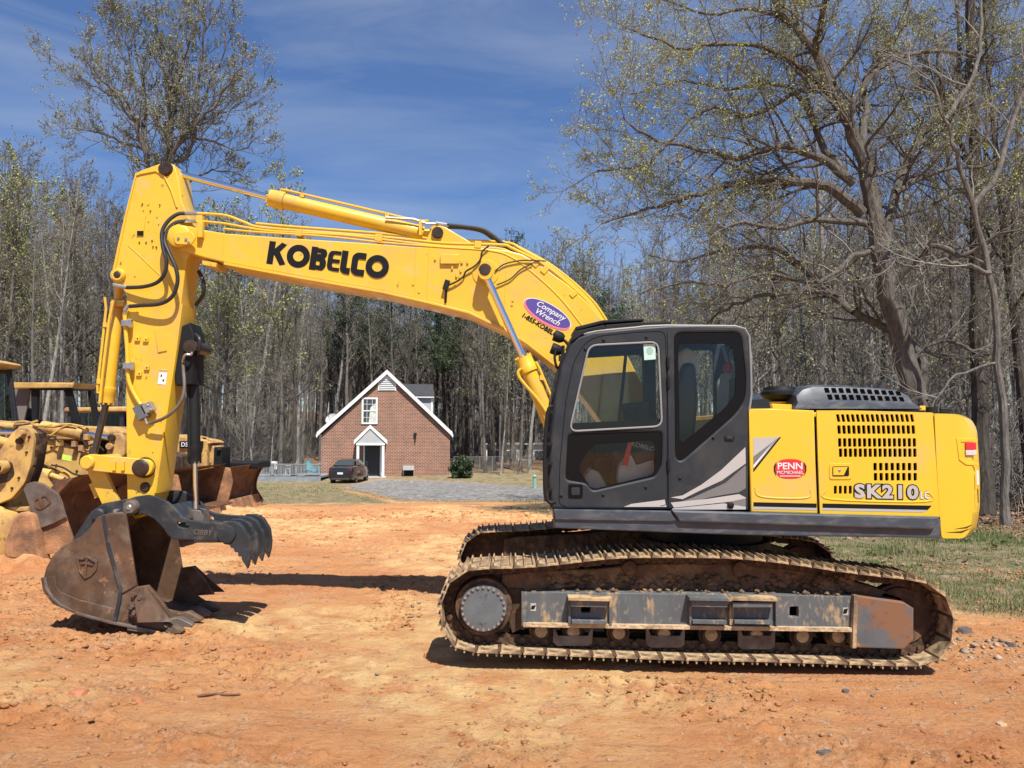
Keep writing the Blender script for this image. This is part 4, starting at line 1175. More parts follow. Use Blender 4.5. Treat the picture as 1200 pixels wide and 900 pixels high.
for k in range(46):
    xx = dx0 + .15 + (dx1 - dx0 - .3) * k / 45; q = MB(); q.bx(xx - .02, xx + .02, DY - .05, DY - .022, dzf + .13, dzt - .06); q.build('baluster', M_DW, deck, smooth=False)
tp = MB(); a = W(357, 559, DY + .6); 
r_ = random.Random(3)
M_TEAL = mat('teal_tarp', (0.03, 0.26, 0.30), 0.5, var=0.25, vs=3, bump=(1, 4, .1))
vs_ = []
for i in range(9):
    for j in range(7):
        u, v = i / 8, j / 6
        vs_.append((a.x + u * 1.05, a.y + (v - .5) * .9, dzf + .01 + .95 * math.sin(PI * min(max(v, .12), .88)) * (0.75 + .25 * math.sin(u * 7)) * (1 if 0 < i < 8 else .35) + r_.uniform(-.05, .05) * (0 < j < 6)))
fs_ = [(i * 7 + j, (i + 1) * 7 + j, (i + 1) * 7 + j + 1, i * 7 + j + 1) for i in range(8) for j in range(6)]
tp.add(vs_, fs_); o = tp.build('tarpaulin', M_TEAL, None, origin=(a.x + .5, a.y, dzf)); tag(o, 'teal tarp draped over a heap on the grey deck beside the house', 'tarpaulin')
# white garden chairs on the deck
M_CHW = mat('white_plastic', (0.6, 0.6, 0.58), 0.5, var=0.05)
def garden_chair(px, yo, rz, lab):
    c = W(px, 558, DY + yo); t = thing('garden_chair', (c.x, DY + yo, dzf), lab, 'chair', 'white garden chairs on the deck')
    def P(q): 
        M = Matrix.Translation((c.x, DY + yo, dzf)) @ Matrix.Rotation(rz, 4, 'Z'); q.v = [tuple(M @ Vector(v)) for v in q.v]; return q
    P(MB().bx(-.25, .25, -.25, .25, .40, .44)).build('seat', M_CHW, t); P(MB().box((0, .27, .68), (.5, .04, .5), Matrix.Rotation(R(-12), 3, 'X'))).build('backrest', M_CHW, t)
    for a_ in (-.22, .22):
        for b__ in (-.22, .22): P(MB().bx(a_ - .02, a_ + .02, b__ - .02, b__ + .02, 0, .4)).build('leg', M_CHW, t)
        P(MB().bx(a_ - .03, a_ + .03, -.25, .25, .60, .64)).build('armrest', M_CHW, t)
garden_chair(322, 1.2, .5, 'white plastic chair at the left end of the deck'); garden_chair(340, 1.6, -.6, 'white plastic chair nearer the teal tarp on the deck')

# white mobile home in the wood, with dark windows
q = thing('mobile_home', (W(610, 540, 74).x, 74, G(1, 74)), 'long low white mobile home half hidden in the woods right of the brick house', 'mobile home')
a, b = W(568, 541, 74), W(662, 521, 74)
gq = G(a.x, 74)
MB().bx(a.x, b.x, 74, 78, gq - .3, b.z).build('wall', M_TRIM, q, smooth=False)
MB().prism([(a.x - .3, b.z), (b.x + .3, b.z), (b.x + .3, b.z + .12), (a.x - .3, b.z + .12)], 73.7, 78.3).build('roof', M_SIDING, q, smooth=False)
for k in range(5):
    xx = a.x + .9 + (b.x - a.x - 1.8) * k / 4
    if k == 2: MB().bx(xx - .45, xx + .45, 73.95, 73.996, gq + .2, gq + 2.1).build('door', M_DOOR, q, smooth=False)
    else: MB().bx(xx - .5, xx + .5, 73.95, 73.996, b.z - 1.5, b.z - .6).build('window', M_PANE, q, smooth=False)
# green utility marker and chain link fence
c = W(626.5, 557, 40); gz_ = G(c.x, 40)
q = thing('utility_marker', (c.x, 40, gz_), 'short pale green utility marker post in the grass left of the cab rail', 'marker post')
M_GRN = mat('pale_green_plastic', (0.22, 0.38, 0.30), 0.6, var=.1)
MB().tube([(c.x, 40, gz_ - .1), (c.x, 40, gz_ + .62)], [.11, .09], 10).build('post', M_GRN, q)
MB().lathe((c.x, 40, gz_ + .58), (0, 0, 1), [(0, .12), (.04, .12), (.12, .05)], 10).build('cap', M_GRN, q)
fx = [W(p, 560, 58).x for p in (532, 548, 562, 577, 590)]
fn = thing('chain_link_fence', (fx[0], 58, G(fx[0], 58)), 'grey chain link fence right of the round green bush', 'fence')
for x_ in fx: MB().cyl((x_, 58, G(x_, 58) - .2), (x_, 58, G(x_, 58) + 1.25), .03, 6).build('post', M_FIT, fn)
q = MB()
for k in range(60):
    for s_ in (1, -1):
        x_ = fx[0] + (fx[-1] - fx[0]) * k / 60; x2 = min(max(x_ + s_ * 1.1, fx[0]), fx[-1]); g_0 = G(x_, 58)
        q.tube([(x_, 58, g_0 + .05), (x2, 58, g_0 + .05 + 1.15 * abs(x2 - x_) / 1.1)], .006, 3, cap=False)
q.cyl((fx[0], 58, G(0, 58) + 1.22), (fx[-1], 58, G(0, 58) + 1.22), .02, 6)
q.build('mesh', M_FIT, fn)
# ------------------------------------------------------------------ the excavator
YN, YC = 6.80, 8.15            # near side of the upper structure, centre line of the machine
exc = thing('excavator', (1.6, YC, 0), 'large yellow tracked excavator with grey cab, long curved boom, bucket and black thumb', 'excavator')
def V3(px, Y): return W(px[0], px[1], Y)

# ---- near track: shoes on an outline measured at the near edge of the shoes
YT = 6.65
outl = [(544, 764), (600, 766.5), (700, 770.5), (800, 774), (900, 776), (1000, 779), (1070, 781), (1096, 777), (1112, 762), (1119, 740), (1117, 712), (1104, 693), (1080, 680),
        (1038, 675), (981, 668), (936, 661), (874, 654), (820, 652), (753, 652), (719, 653), (673, 658), (639, 662), (591, 665), (560, 665), (541, 670), (526, 682), (518, 697), (515, 716), (519, 740), (530, 756)]
loop = [Vector((a, 0, b)) for a, b in xz(outl, YT)]
dense = []
for i in range(len(loop)):
    P_ = [loop[i - 1], loop[i], loop[(i + 1) % len(loop)], loop[(i + 2) % len(loop)]]
    for j in range(10):
        t = j / 10
        dense.append(0.5 * ((2 * P_[1]) + (P_[2] - P_[0]) * t + (2 * P_[0] - 5 * P_[1] + 4 * P_[2] - P_[3]) * t * t + (3 * P_[1] - P_[0] - 3 * P_[2] + P_[3]) * t ** 3))
seg = [(dense[(i + 1) % len(dense)] - dense[i]).length for i in range(len(dense))]
PER = sum(seg)
NSH = 49
pitch = PER / NSH
print('track perimeter', PER, 'pitch', pitch)
def along(s):
    s %= PER
    for i, d in enumerate(seg):
        if s <= d: return dense[i].lerp(dense[(i + 1) % len(dense)], s / d if d else 0)
        s -= d
    return dense[0]
SW = 0.60
sh = MB()     # local frame: x along the track, y across (0..SW), z outward
hp = pitch / 2
sh.prism([(-hp + .009, -.013), (hp - .009, -.013), (hp - .006, .0), (-hp + .006, .0)], 0, SW)
for gx_ in (-hp + .022, 0.0, hp - .022):
    sh.prism([(gx_ - .010, -.001), (gx_ + .010, -.001), (gx_ + .005, .028), (gx_ - .005, .028)], .006, SW - .006)
sh.mi = 1
sh.prism([(-hp - .014, -.019), (-hp + .018, -.019), (-hp + .018, -.0135), (-hp - .014, -.0135)], .003, SW - .003)  # added tab: blocks light through the shoe gap and draws it dark
for yl in (SW / 2 - .04, SW / 2 + .14):
    sh.prism([(-hp - .02, -.075), (-hp + .03, -.105), (0, -.10), (hp - .03, -.105), (hp + .01, -.08), (hp + .01, -.03), (hp - .03, -.013), (-hp + .03, -.013), (-hp - .02, -.03)], yl - .02, yl + .02)
sh.cyl((-hp, SW / 2 - .085, -.06), (-hp, SW / 2 + .18, -.06), .026, 10)
for yl in (SW / 2 - .04, SW / 2 + .14):
    for bx_ in (-.035, .035): sh.box((bx_, yl + (.035 if yl > SW / 2 else -.035), -.024), (.028, .028, .024))
shoe_me = sh.mesh([M_TRK, M_CHAIN])
def make_track(y0, label):
    tr_root = bpy.data.objects.new('track', None); COL.objects.link(tr_root); tr_root.parent = exc; tr_root['label'] = label
    tr_root.location = (0, y0 - YC, 0)
    for k in range(NSH):
        a, b = along((k - .5) * pitch), along((k + .5) * pitch)
        mid = (a + b) / 2
        # the loop was traced anticlockwise in (x, z) seen from the camera, so outward is to the right of travel
        t = (b - a).normalized(); nrm = Vector((t.z, 0, -t.x))
        t2 = t
        M = Matrix(((t2.x, 0, nrm.x), (t2.y, 1, nrm.y), (t2.z, 0, nrm.z)))
        if k == 0: first_me = shoe_me
        o = bpy.data.objects.new('track_shoe', shoe_me)
        COL.objects.link(o); o.parent = tr_root
        M4 = M.to_4x4(); M4.translation = mid - Vector((1.6, 0, 0))
        o.matrix_local = M4
    return tr_root
shoe_me.shade_smooth(); shoe_me.set_sharp_from_angle(angle=R(30))
make_track(YT, 'clay caked near track')
make_track(2 * YC - YT - SW, 'far track half hidden behind the near one')

# ---- track frame, near side (also used for the far side by mirroring)
def lump(q, c, s_, rr):
    dirs = [(1, 0, 0), (-1, 0, 0), (0, 1, 0), (0, -1, 0), (0, 0, 1), (0, 0, -1), (.6, .6, .5), (-.6, .5, .55), (.5, -.65, .5), (-.55, -.6, .5)]
    vs = [Vector(c) + Vector((d[0] * s_ * rr.uniform(.6, 1.4), d[1] * s_ * rr.uniform(.5, 1.1), d[2] * s_ * rr.uniform(.5, 1.1))) for d in dirs]
    q.add(vs, [(4, 6, 2), (4, 2, 7), (4, 7, 1), (4, 1, 9), (4, 9, 3), (4, 3, 8), (4, 8, 0), (4, 0, 6), (6, 0, 2), (7, 2, 1), (9, 1, 3), (8, 3, 0), (5, 2, 0), (5, 1, 2), (5, 3, 1), (5, 0, 3)])
def side_frame(mir):
    def Mx(mesh_o): return mesh_o
    YF = 6.74
    fr_ = bpy.data.objects.new('track_frame', None); COL.objects.link(fr_); fr_.parent = exc
    made = []
    def pl(name, px, Y, th, m, bevel=.006, holes=(), rnd=0, par=None):
        o = plate(name, px, Y, th, m, par or fr_, holes, bevel, rnd); made.append(o); return o
    def mbb(name, q, m, par=None, **k):
        o = q.build(name, m, par or fr_, **k); made.append(o); return o
    # grey side beam with its openings
    pl('side_beam', [(613, 695), (660, 694), (800, 696), (907, 697), (1001, 699), (1001, 738), (800, 737), (613, 731)], YF, .30, M_FRAME,
       holes=[rrect(681, 707, 692, 718, 2), rrect(925.5, 711, 936, 723, 2)])
    q = MB(); a, b = W(678, 720, YF), W(694, 704, YF); q.bx(a.x, b.x, YF + .06, YF + .2, a.z, b.z)
    a, b = W(923, 726, YF), W(939, 709, YF); q.bx(a.x, b.x, YF + .06, YF + .2, a.z, b.z); mbb('beam_recess', q, M_VOID)
    pl('beam_lip', [(613, 730), (1001, 736), (1001, 741), (613, 735)], YF - .035, .05, M_MUDL, .004)
    pl('beam_end', [(611, 694), (618, 694), (618, 734), (611, 734)], YF - .02, .04, M_FRAME)
    # muddy sloping upper frame between the beam and the carrier rollers
    q = MB()
    up = [(586, 702), (588, 674), (612, 671), (640, 669), (700, 667), (760, 661), (860, 661), (930, 668), (985, 677), (1030, 690), (1060, 700), (1060, 712), (1001, 712), (613, 706)]  # left end stretched as a mud block standing in for shade
    q.prism(xz(up, 6.86), 6.88, 7.14); mbb('upper_frame_slope', q, M_MUD, bevel=.02)
    # heaps of dry clay lying on the frame
    rr = random.Random(12); hm = MB()
    for k in range(120):
        px_ = rr.uniform(622, 995); c_ = W(px_, np.interp(px_, [622, 1000], [695, 698]) - rr.uniform(-1, 5), 6.80 + rr.uniform(-.04, .06)); s_ = rr.uniform(.01, .035)
        lump(hm, c_, s_, rr)
    for k in range(260):
        px_ = rr.uniform(640, 1000); c_ = W(px_, rr.uniform(674, 694), 6.87 + rr.uniform(-.01, .03)); s_ = rr.uniform(.02, .06)
        lump(hm, c_, s_ * .8, rr)
    mbb('caked_mud', hm, M_MUD, smooth=True, angle=80)
    # inner box so that one cannot look through
    q = MB(); q.prism(xz([(600, 700), (1040, 700), (1040, 740), (600, 735)], 7.0), 7.04, 7.20); mbb('inner_beam', q, M_MUD)
    # front yoke guard
    g_ = pl('idler_guard', [(1004, 698), (1010, 699), (1060, 706), (1071, 713), (1071, 750), (1060, 761), (1002, 759)], YF - .03, .34, M_GUARD, .012)
    pl('guard_flange', [(1001, 698), (1006, 698), (1004, 760), (999, 760)], YF - .05, .06, M_TRK)
    # sprocket motor guard: dark cavity plate behind
    pl('sprocket_well', [(597, 690), (613, 690), (613, 736), (600, 742), (590, 700)], 6.86, .2, M_CHAIN)
    # steps
    for (x0, x1, y0, y1) in ((666, 717, 699, 732), (808, 858, 700, 733), (857, 912, 700, 734)):
        if x0 == 857: 
            st = pl('step', [(x0 + 2, 706), (x1 - 6, 706), (x1 - 8, 712), (x0 + 2, 712)], YF - .11, .11, M_FRAME, .005)
        else:
            st = pl('step', [(x0 + 3, 704), (x1 - 3, 705), (x1 - 6, 712), (x0 + 3, 711)], YF - .10, .10, M_FRAME, .005)
        pl('step_tread', [(x0, 700), (x1, 701), (x1, 705), (x0, 704)], YF - .13, .13, M_TRK if x0 != 808 else M_FRAME, .004, par=st)
        pl('step_bracket', [(x0 + 4, 727), (x1 - 6, 728), (x1 - 6, 732), (x0 + 4, 731)], YF - .08, .08, M_FRAME, .003, par=st)
        for ex in (x0, x1 - 3):
            pl('step_side', [(ex, 700), (ex + 3, 700), (ex + 3, 733), (ex, 733)], YF - .04, .05, M_FRAME, .003, par=st)
    # lifting stickers
    for px_ in (625, 991):
        s_ = 3.2; pl('sticker', [(px_ - s_, 707 if px_ < 700 else 712), (px_ + s_, 707 if px_ < 700 else 712), (px_ + s_, 716 if px_ < 700 else 721), (px_ - s_, 716 if px_ < 700 else 721)], YF - .002, .0015, M_STICKER, 0)
        if True: pl('sticker_mark', [(px_ - 2, 710 if px_ < 700 else 714), (px_ + 3, 709 if px_ < 700 else 713), (px_ + 1, 714 if px_ < 700 else 719), (px_ - 3, 714 if px_ < 700 else 719)], YF - .004, .001, M_BLKD, 0)
    # bottom rollers, guards, carriers
    for px_, py_ in ((634, 741), (672, 742), (725, 743), (778, 745), (833, 745), (886, 746), (940, 747), (982, 747)):
        c_ = W(px_, py_, 6.86); q = MB()
        q.lathe((c_.x, 6.86, c_.z), (0, 1, 0), [(0, .045), (.0, .075), (.03, .085), (.03, .10), (.07, .105), (.07, .085), (.23, .085), (.23, .105), (.27, .10)], 22)
        ro = mbb('track_roller', q, M_CHAIN)
        q = MB(); q.lathe((c_.x, 6.835, c_.z + .012), (0, 1, 0), [(0, .04), (.01, .055), (.026, .055)], 14); mbb('roller_cap', q, M_MUDL, ro)
    for x0, x1 in ((648, 695), (757, 803), (865, 909)):
        yb = np.interp(x0, [648, 865], [757, 761])
        pl('roller_guard', [(x0, 737), (x0 + 3, 737), (x0 + 6, 745), (x1 - 6, 745), (x1 - 3, 737), (x1, 737), (x1 - 1, yb - 3), (x1 - 6, yb), (x0 + 5, yb), (x0, yb - 4)], YF + .09, .03, M_WORN, .005)
    for px_, py_ in ((738, 666), (868, 667)):
        c_ = W(px_, py_, 6.82); q = MB(); q.lathe((c_.x, 6.82, c_.z), (0, 1, 0), [(0, .035), (.0, .06), (.012, .068), (.04, .068), (.05, .055), (.25, .055)], 20)
        mbb('carrier_roller', q, M_CHAIN)
    # sprocket and final drive
    c_ = W(567, 710, 6.84)
    q = MB()
    nT = 21; ring_ = []
    for k in range(nT * 4):
        a = 2 * PI * k / (nT * 4); rr_ = .335 if k % 4 in (0, 1) else .295
        ring_.append((c_.x + rr_ * math.cos(a), c_.z + rr_ * math.sin(a)))
    q.prism(ring_, 6.93, 6.98)
    q.lathe((c_.x, 6.80, c_.z), (0, 1, 0), [(0, .245), (.13, .26)], 36)
    sp_ = mbb('sprocket', q, M_CHAIN)
    q = MB(); q.lathe((c_.x, 6.745, c_.z), (0, 1, 0), [(0, .15), (.004, .196), (.02, .203), (.10, .205)], 40)
    fd = mbb('final_drive', q, M_DRIVE, sp_)
    q = MB()
    for k in range(24):
        a = 2 * PI * k / 24; q.cyl((c_.x + .182 * math.cos(a), 6.732, c_.z + .182 * math.sin(a)), (c_.x + .182 * math.cos(a), 6.75, c_.z + .182 * math.sin(a)), .012, 8)
    made.extend(q.build_each('drive_bolt', M_FIT, sp_))
    # idler wheel
    c_ = W(1056, 722, 6.88); q = MB(); q.lathe((c_.x, 6.88, c_.z), (0, 1, 0), [(0, .18), (.0, .245), (.03, .25), (.03, .275), (.11, .28), (.11, .25), (.16, .25)], 32)
    mbb('idler_wheel', q, M_CHAIN)
    if mir:
        M = Matrix.Translation((0, 2 * 0, 0))
        for o in made:
            me = o.data
            og = org_of(o)
            # mirror about the centre line plane (local y = 0)
            me.transform(Matrix.Diagonal((1, -1, 1, 1))); me.flip_normals()
    return fr_
side_frame(False)
side_frame(True)

# ---- car body and turntable
q = MB()
q.prism(xz([(690, 690), (700, 672), (760, 655), (880, 655), (940, 672), (950, 690), (940, 712), (700, 712)], YC), 7.2, 9.1)
q.build('car_body', M_MUD, exc, bevel=.03)
c_ = W(826, 650, YC)
q = MB(); q.lathe((c_.x, YC, c_.z - .12), (0, 0, 1), [(0, .62), (.18, .62), (.18, .66), (.30, .66), (.30, .58), (.42, .58)], 48); q.build('turntable', M_BLK, exc)
q = MB()
a, b = W(662, 621, YC), W(1090, 616, YC)
q.prism(xz([(668, 618), (1095, 626), (1095, 606), (668, 600)], YN), 6.96, 9.27)
q.build('upper_deck', M_INT, exc)

# ---- grey skirt under cab and doors
sk = plate('side_skirt', [(648, 597), (787, 599), (793, 606), (1100, 608), (1103, 609), (1103, 631), (860, 627), (650, 619)], YN - .035, .22, M_DECK, exc, bevel=.012)
plate('skirt_ledge', [(787, 598), (1102, 606), (1096, 619), (1091, 621), (797, 612)], YN - .075, .05, M_DECK, sk, bevel=.016)
plate('skirt_ledge', [(649, 597), (786, 599), (794, 610), (786, 611.5), (651, 609)], YN - .055, .03, M_DECK, sk, bevel=.008)
# far side skirt and body
q = MB(); q.prism(xz([(652, 598), (1100, 606), (1100, 630), (652, 618)], YN), 9.28, 9.50); q.build('far_skirt', M_DECK, exc)

# ---- yellow side doors with real ventilation openings
def slots(rows):
    h = []
    for (x0, x1, n, y, hh, w_, sk_) in rows:
        for k in range(n):
            cx = x0 + (x1 - x0) * k / (n - 1) if n > 1 else x0
            h.append(rrect(cx - w_ / 2, y - hh / 2, cx + w_ / 2, y + hh / 2, 1.0, sk_))
    return h
d1 = plate('side_door', [(877.5, 479), (905, 478.6), (954.3, 481), (956, 540), (958.6, 602), (880, 600), (878.5, 540)], YN, .05, M_YELP, exc, bevel=.012)
rows = [(981.5, 1068, 16, 490, 9, 3.6, 1.8), (983, 1070, 16, 503.5, 10, 3.8, .8), (984, 1071.5, 16, 518.6, 10, 3.8, .3), (985, 1072, 16, 530.6, 10, 3.8, .3),
        (1025.5, 1072.5, 8, 547, 9, 4.0, .2), (1026, 1072.5, 8, 558.8, 9, 4.0, .2), (979, 996.5, 4, 574, 9.5, 3.4, 0)]
d2 = plate('side_door', [(957, 481), (1000, 481), (1093, 483.5), (1097, 540), (1101.5, 605.5), (961, 602.5), (958.8, 540)], YN, .02, M_YELP, exc, holes=slots(rows), bevel=.0015)
q = MB(); a, b = W(972, 600, YN), W(1080, 484, YN); q.bx(a.x, b.x, YN + .04, YN + .05, a.z, b.z); q.build('vent_shade_sheet', M_VOID, d2)  # dark sheet standing in for the shade behind the slots
# embossed lower frames (raised ribs round the pressed panel)
for dd, px in ((d1, [(885, 571), (892, 582), (944, 583.5), (950, 574)]), (d2, [(967, 575), (973, 585), (1083, 588), (1090, 578)])):
    pts = bez([W(x_, y_, YN + .004) for x_, y_ in px], 5); q = MB(); q.tube(pts, .010, 8); q.build('pressed_rib', M_YELP, dd)
# upper crease
for dd, px in ((d1, [(878, 495), (954.5, 496.5)]), (d2, [(957.5, 496.5), (1094, 499)])):
    pass
# door latch
lt_ = plate('latch', rrect(972, 543, 999, 562, 3), YN - .006, .008, M_YELP, d2, bevel=.004, rnd=0)
plate('latch_recess', rrect(975.5, 546.5, 995, 558, 1.5), YN - .008, .003, M_BLKD, d2, bevel=0)
plate('latch_handle', [(976.5, 547.5), (993.5, 547.5), (989, 557), (976.5, 557)], YN - .016, .009, M_YELP, d2, bevel=.003)
q = MB(); c_ = W(984, 551.5, YN - .017); q.lathe(c_, (0, 1, 0), [(-.004, .009), (0, .013), (.006, .013)], 12); q.build('lock', M_FIT, d2)
# stripes
for dd, x0, x1, y0 in ((d1, 883, 957, 588.5), (d2, 964, 1092, 590)):
    sl_ = (1.6 if dd is d2 else 1)
    e = 0 if dd is d1 else 8
    plate('black_stripe', [(x0, y0), (x1, y0 + sl_ * 1.6), (x1 - e * .6, y0 + sl_ * 1.6 + 5), (x0, y0 + 5)], YN - .002, .0015, M_BLKD, dd, bevel=0)
    plate('silver_stripe', [(x0, y0 + 5.2), (x1 - e * .6, y0 + sl_ * 1.6 + 5.2), (x1 - e * 1.3, y0 + sl_ * 1.6 + 8), (x0, y0 + 8)], YN - .002, .0015, M_SILV, dd, bevel=0)
# silver wedge graphic and dealer oval on the first door
plate('silver_wedge', [(883, 513), (915, 512), (883, 553)], YN - .002, .0015, M_SILV, d1, bevel=0)
plate('dark_wedge', [(883, 535), (912, 513), (883, 547)], YN - .0035, .001, M_SILVD, d1, bevel=0)
plate('black_wedge_line', [(883, 553), (915.5, 512), (913, 512.5), (883, 549.5)], YN - .005, .001, M_BLKD, d1, bevel=0)
plate('white_wedge_line', [(883, 549), (908, 516), (883, 545)], YN - .005, .001, M_WHT, d1, bevel=0)
def shape(name, px, Y, m, par): return plate(name, px, Y, .001, m, par, bevel=0)
ov = plate('dealer_badge', [(907 + 0, 549)] + [(926 + 17.5 * math.copysign(abs(math.cos(a)) ** .7, math.cos(a)), 549.5 + 11.6 * math.copysign(abs(math.sin(a)) ** .85, math.sin(a))) for a in [PI + 2 * PI * k / 40 for k in range(1, 40)]], YN - .002, .0015, M_REDD, d1, bevel=0)
c_ = W(926, 549.8, YN - .0045); text('badge_lettering', 'PENN', c_, .082, M_WHT, ov, align='CENTER', off=.0016, sx=1.08, ext=.0004)
c_ = W(926, 555.4, YN - .0045); text('badge_lettering', 'MCMICHAEL', c_, .040, M_WHT, ov, align='CENTER', off=.0002, sx=1.05, ext=.0004)
c_ = W(926, 545.5 - 4.5, YN - .0045)
q = MB(); a, b = W(914, 558.3, YN - .004), W(938, 557.4, YN - .004); q.bx(a.x, b.x, YN - .004, YN - .003, a.z, b.z); q.build('badge_rule', M_WHT, ov)
for sx_ in (-1, 1):
    q = [(926 + sx_ * 16, 541), (926 + sx_ * 19, 546), (926 + sx_ * 19, 552), (926 + sx_ * 16.5, 558), (926 + sx_ * 17.6, 550)]
    plate('badge_edge', q, YN - .0035, .001, M_BLKD, ov, bevel=0)
# model number, black outlined silver
c_ = W(1001.5, 582.6, YN - .003)
for nm_, m_, off_, dy in (('model_outline', M_BLKD, .0155, .003), ('model_number', M_SILV, .0068, .0055)):
    text(nm_, 'SK210', (c_.x, YN - dy, c_.z), .158, m_, d2, tilt=1.2, off=off_, sx=1.20, ext=.0006, space=1.16)
c_ = W(1078, 584, YN - .003)
for nm_, m_, off_, dy in (('suffix_outline', M_BLKD, .005, .003), ('model_suffix', M_WHT, .002, .0055)):
    text(nm_, 'LC', (c_.x, YN - dy, c_.z), .088, m_, d2, tilt=1.2, off=off_, sx=.78, ext=.0005, space=1.1)

# ---- engine bay box behind the doors, top deck, far side
q = MB(); a, b = W(880, 603, YN), W(1096, 485, YN)
q.bx(a.x + .02, b.x - .02, YN + .10, 9.44, a.z, b.z - .03); q.build('engine_bay', M_INT, exc)
q = MB(); zt = W(960, 481.5, YN).z
q.bx(a.x, b.x, YN + .052, 9.46, zt - .055, zt - .012); q.build('top_deck', M_YEL, exc, bevel=.01)
q = MB(); q.bx(a.x, b.x, 9.462, 9.50, a.z, zt - .02); q.build('far_side_door', M_YELP, exc, bevel=.01)
# edge lip rounding the top of the doors
# ---- counterweight: rounded mass with a curved back
cwx0, cwx1 = W(1096, 500, YN).x, W(1148, 560, YN).x
prof_cw = xz(rcorner([(1095, 484.5), (1126, 485.5), (1139, 492), (1144.5, 504), (1148, 560), (1148, 596), (1144, 622), (1135, 631), (1104, 631), (1101.5, 600), (1097.5, 540)], 5, 3), YN)
q = MB()
ny_ = 28; n_ = len(prof_cw); vs_ = []
for j in range(ny_ + 1):
    u = -1 + 2 * j / ny_
    y = YC + u * (YC - YN)
    bulge = .42 * (1 - abs(u) ** 2.2)
    rnd_ = 0.06 * max(0, (abs(u) - .93) / .07) ** 2
    for (x_, z_) in prof_cw:
        f = max(0, min(1, (x_ - cwx0) / (cwx1 - cwx0)))
        vs_.append((x_ + bulge * f ** .8 - rnd_ * f, y, z_ + (.015 * (1 - abs(u) ** 4) if z_ > 1.8 else 0)))
fs_ = []
for j in range(ny_):
    for k in range(n_):
        a_, b_ = j * n_ + k, j * n_ + (k + 1) % n_
        fs_.append((a_, a_ + n_, b_ + n_, b_))
fs_ += [tuple(range(n_)), tuple(range(ny_ * n_ + n_ - 1, ny_ * n_ - 1, -1))]
q.add(vs_, fs_)
cw = q.build('counterweight', M_YELP, exc, bevel=.02, seg=3, angle=50)
import bmesh
bm_ = bmesh.new(); bm_.from_mesh(cw.data); bmesh.ops.recalc_face_normals(bm_, faces=bm_.faces); bm_.to_mesh(cw.data); bm_.free()
# tail lamp in its recess on the near corner
q = plate('lamp_pocket', [(1121, 514), (1146, 514), (1146, 518), (1126, 518), (1127, 538), (1134, 542), (1147, 543), (1147, 546), (1132, 545), (1124, 539)], YN - .006, .012, M_YELP, cw, bevel=.004)
q = MB(); a, b = W(1131, 527, YN), W(1143, 518.5, YN); q.bx(a.x, b.x, YN - .014, YN + .06, a.z, b.z); q.build('tail_lamp', M_REDD, cw, bevel=.004)
q = MB(); a, b = W(1131, 533.5, YN), W(1143.5, 527.4, YN); q.bx(a.x, b.x, YN - .014, YN + .06, a.z, b.z); q.build('tail_lamp', mat('lamp_lens_white', (.55, .5, .48), .3), cw, bevel=.004)
q = plate('white_sticker', [(1144.3, 551), (1146.6, 551), (1147.4, 568), (1145, 568)], YN - .003, .002, M_WHT, cw, bevel=0)
for i, px in enumerate([[(1118, 620), (1132, 617.5), (1141, 614), (1133, 619)], [(1108, 624), (1126, 622.5), (1138, 619), (1127, 624.5)], [(1145, 572), (1146.3, 574), (1147, 590), (1146, 589)]]):
    plate('scrape', px, YN - .0025, .001, M_GREASE, cw, bevel=0)
# lifting eyes
for yy_ in (7.3, 9.0):
    c_ = W(1107, 481, yy_); q = MB(); q.bx(c_.x - .05, c_.x + .05, yy_ - .02, yy_ + .02, c_.z - .06, c_.z + .03); q.build('lifting_eye', M_BLK, cw, bevel=.02)
q = MB(); c_ = W(1092, 481, 6.95); q.cyl((c_.x, 6.95, c_.z - .04), (c_.x, 6.95, c_.z + .03), .05, 12); q.build('grab_knob', M_BLK, exc)

# ---- grey engine hood with vent slots painted dark
YH = 6.93
hood_px = [(931, 479), (935, 462), (943, 454), (955, 450), (1000, 451), (1056, 455), (1069, 461), (1080, 480.5)]
hz = xz(hood_px, YH)
q = MB()
a0 = W(940, 480, YH)
vs_ = []; 
ysec = [(YH, 0.0, 1.0), (YH + .07, .0, 1.0), (8.0, .02, 1.0), (8.55, .0, 1.0)]
def hood_sec(y, inset): return [(x_, y, z_) for x_, z_ in hz]
# lower wall then sloping shoulder then flat top
zb_ = hz[0][1]
s0 = [(x_, YH, zb_ + (z_ - zb_) * .42) for x_, z_ in hz]
s00 = [(x_, YH - .01, zb_ + (z_ - zb_) * .0) for x_, z_ in hz]
s1 = [(x_ * .98 + .02 * a0.x, YH + .045, zb_ + (z_ - zb_) * .90) for x_, z_ in hz]
s2 = [(x_ * .97 + .03 * a0.x, YH + .12, z_) for x_, z_ in hz]
s3 = [(x_ * .97 + .03 * a0.x, 8.45, z_ + .0) for x_, z_ in hz]
s4 = [(x_, 8.6, zb_) for x_, z_ in hz]
secs = [s00, s0, s1, s2, s3, s4]; n_ = len(hz)
vs_ = [p for s_ in secs for p in s_]
fs_ = [(i * n_ + k, i * n_ + k + 1, (i + 1) * n_ + k + 1, (i + 1) * n_ + k) for i in range(len(secs) - 1) for k in range(n_ - 1)]
q.add(vs_, fs_)
hood = q.build('engine_hood', M_DECK, exc, angle=28)
bm_ = bmesh.new(); bm_.from_mesh(hood.data); bmesh.ops.recalc_face_normals(bm_, faces=bm_.faces); bm_.to_mesh(hood.data); bm_.free()
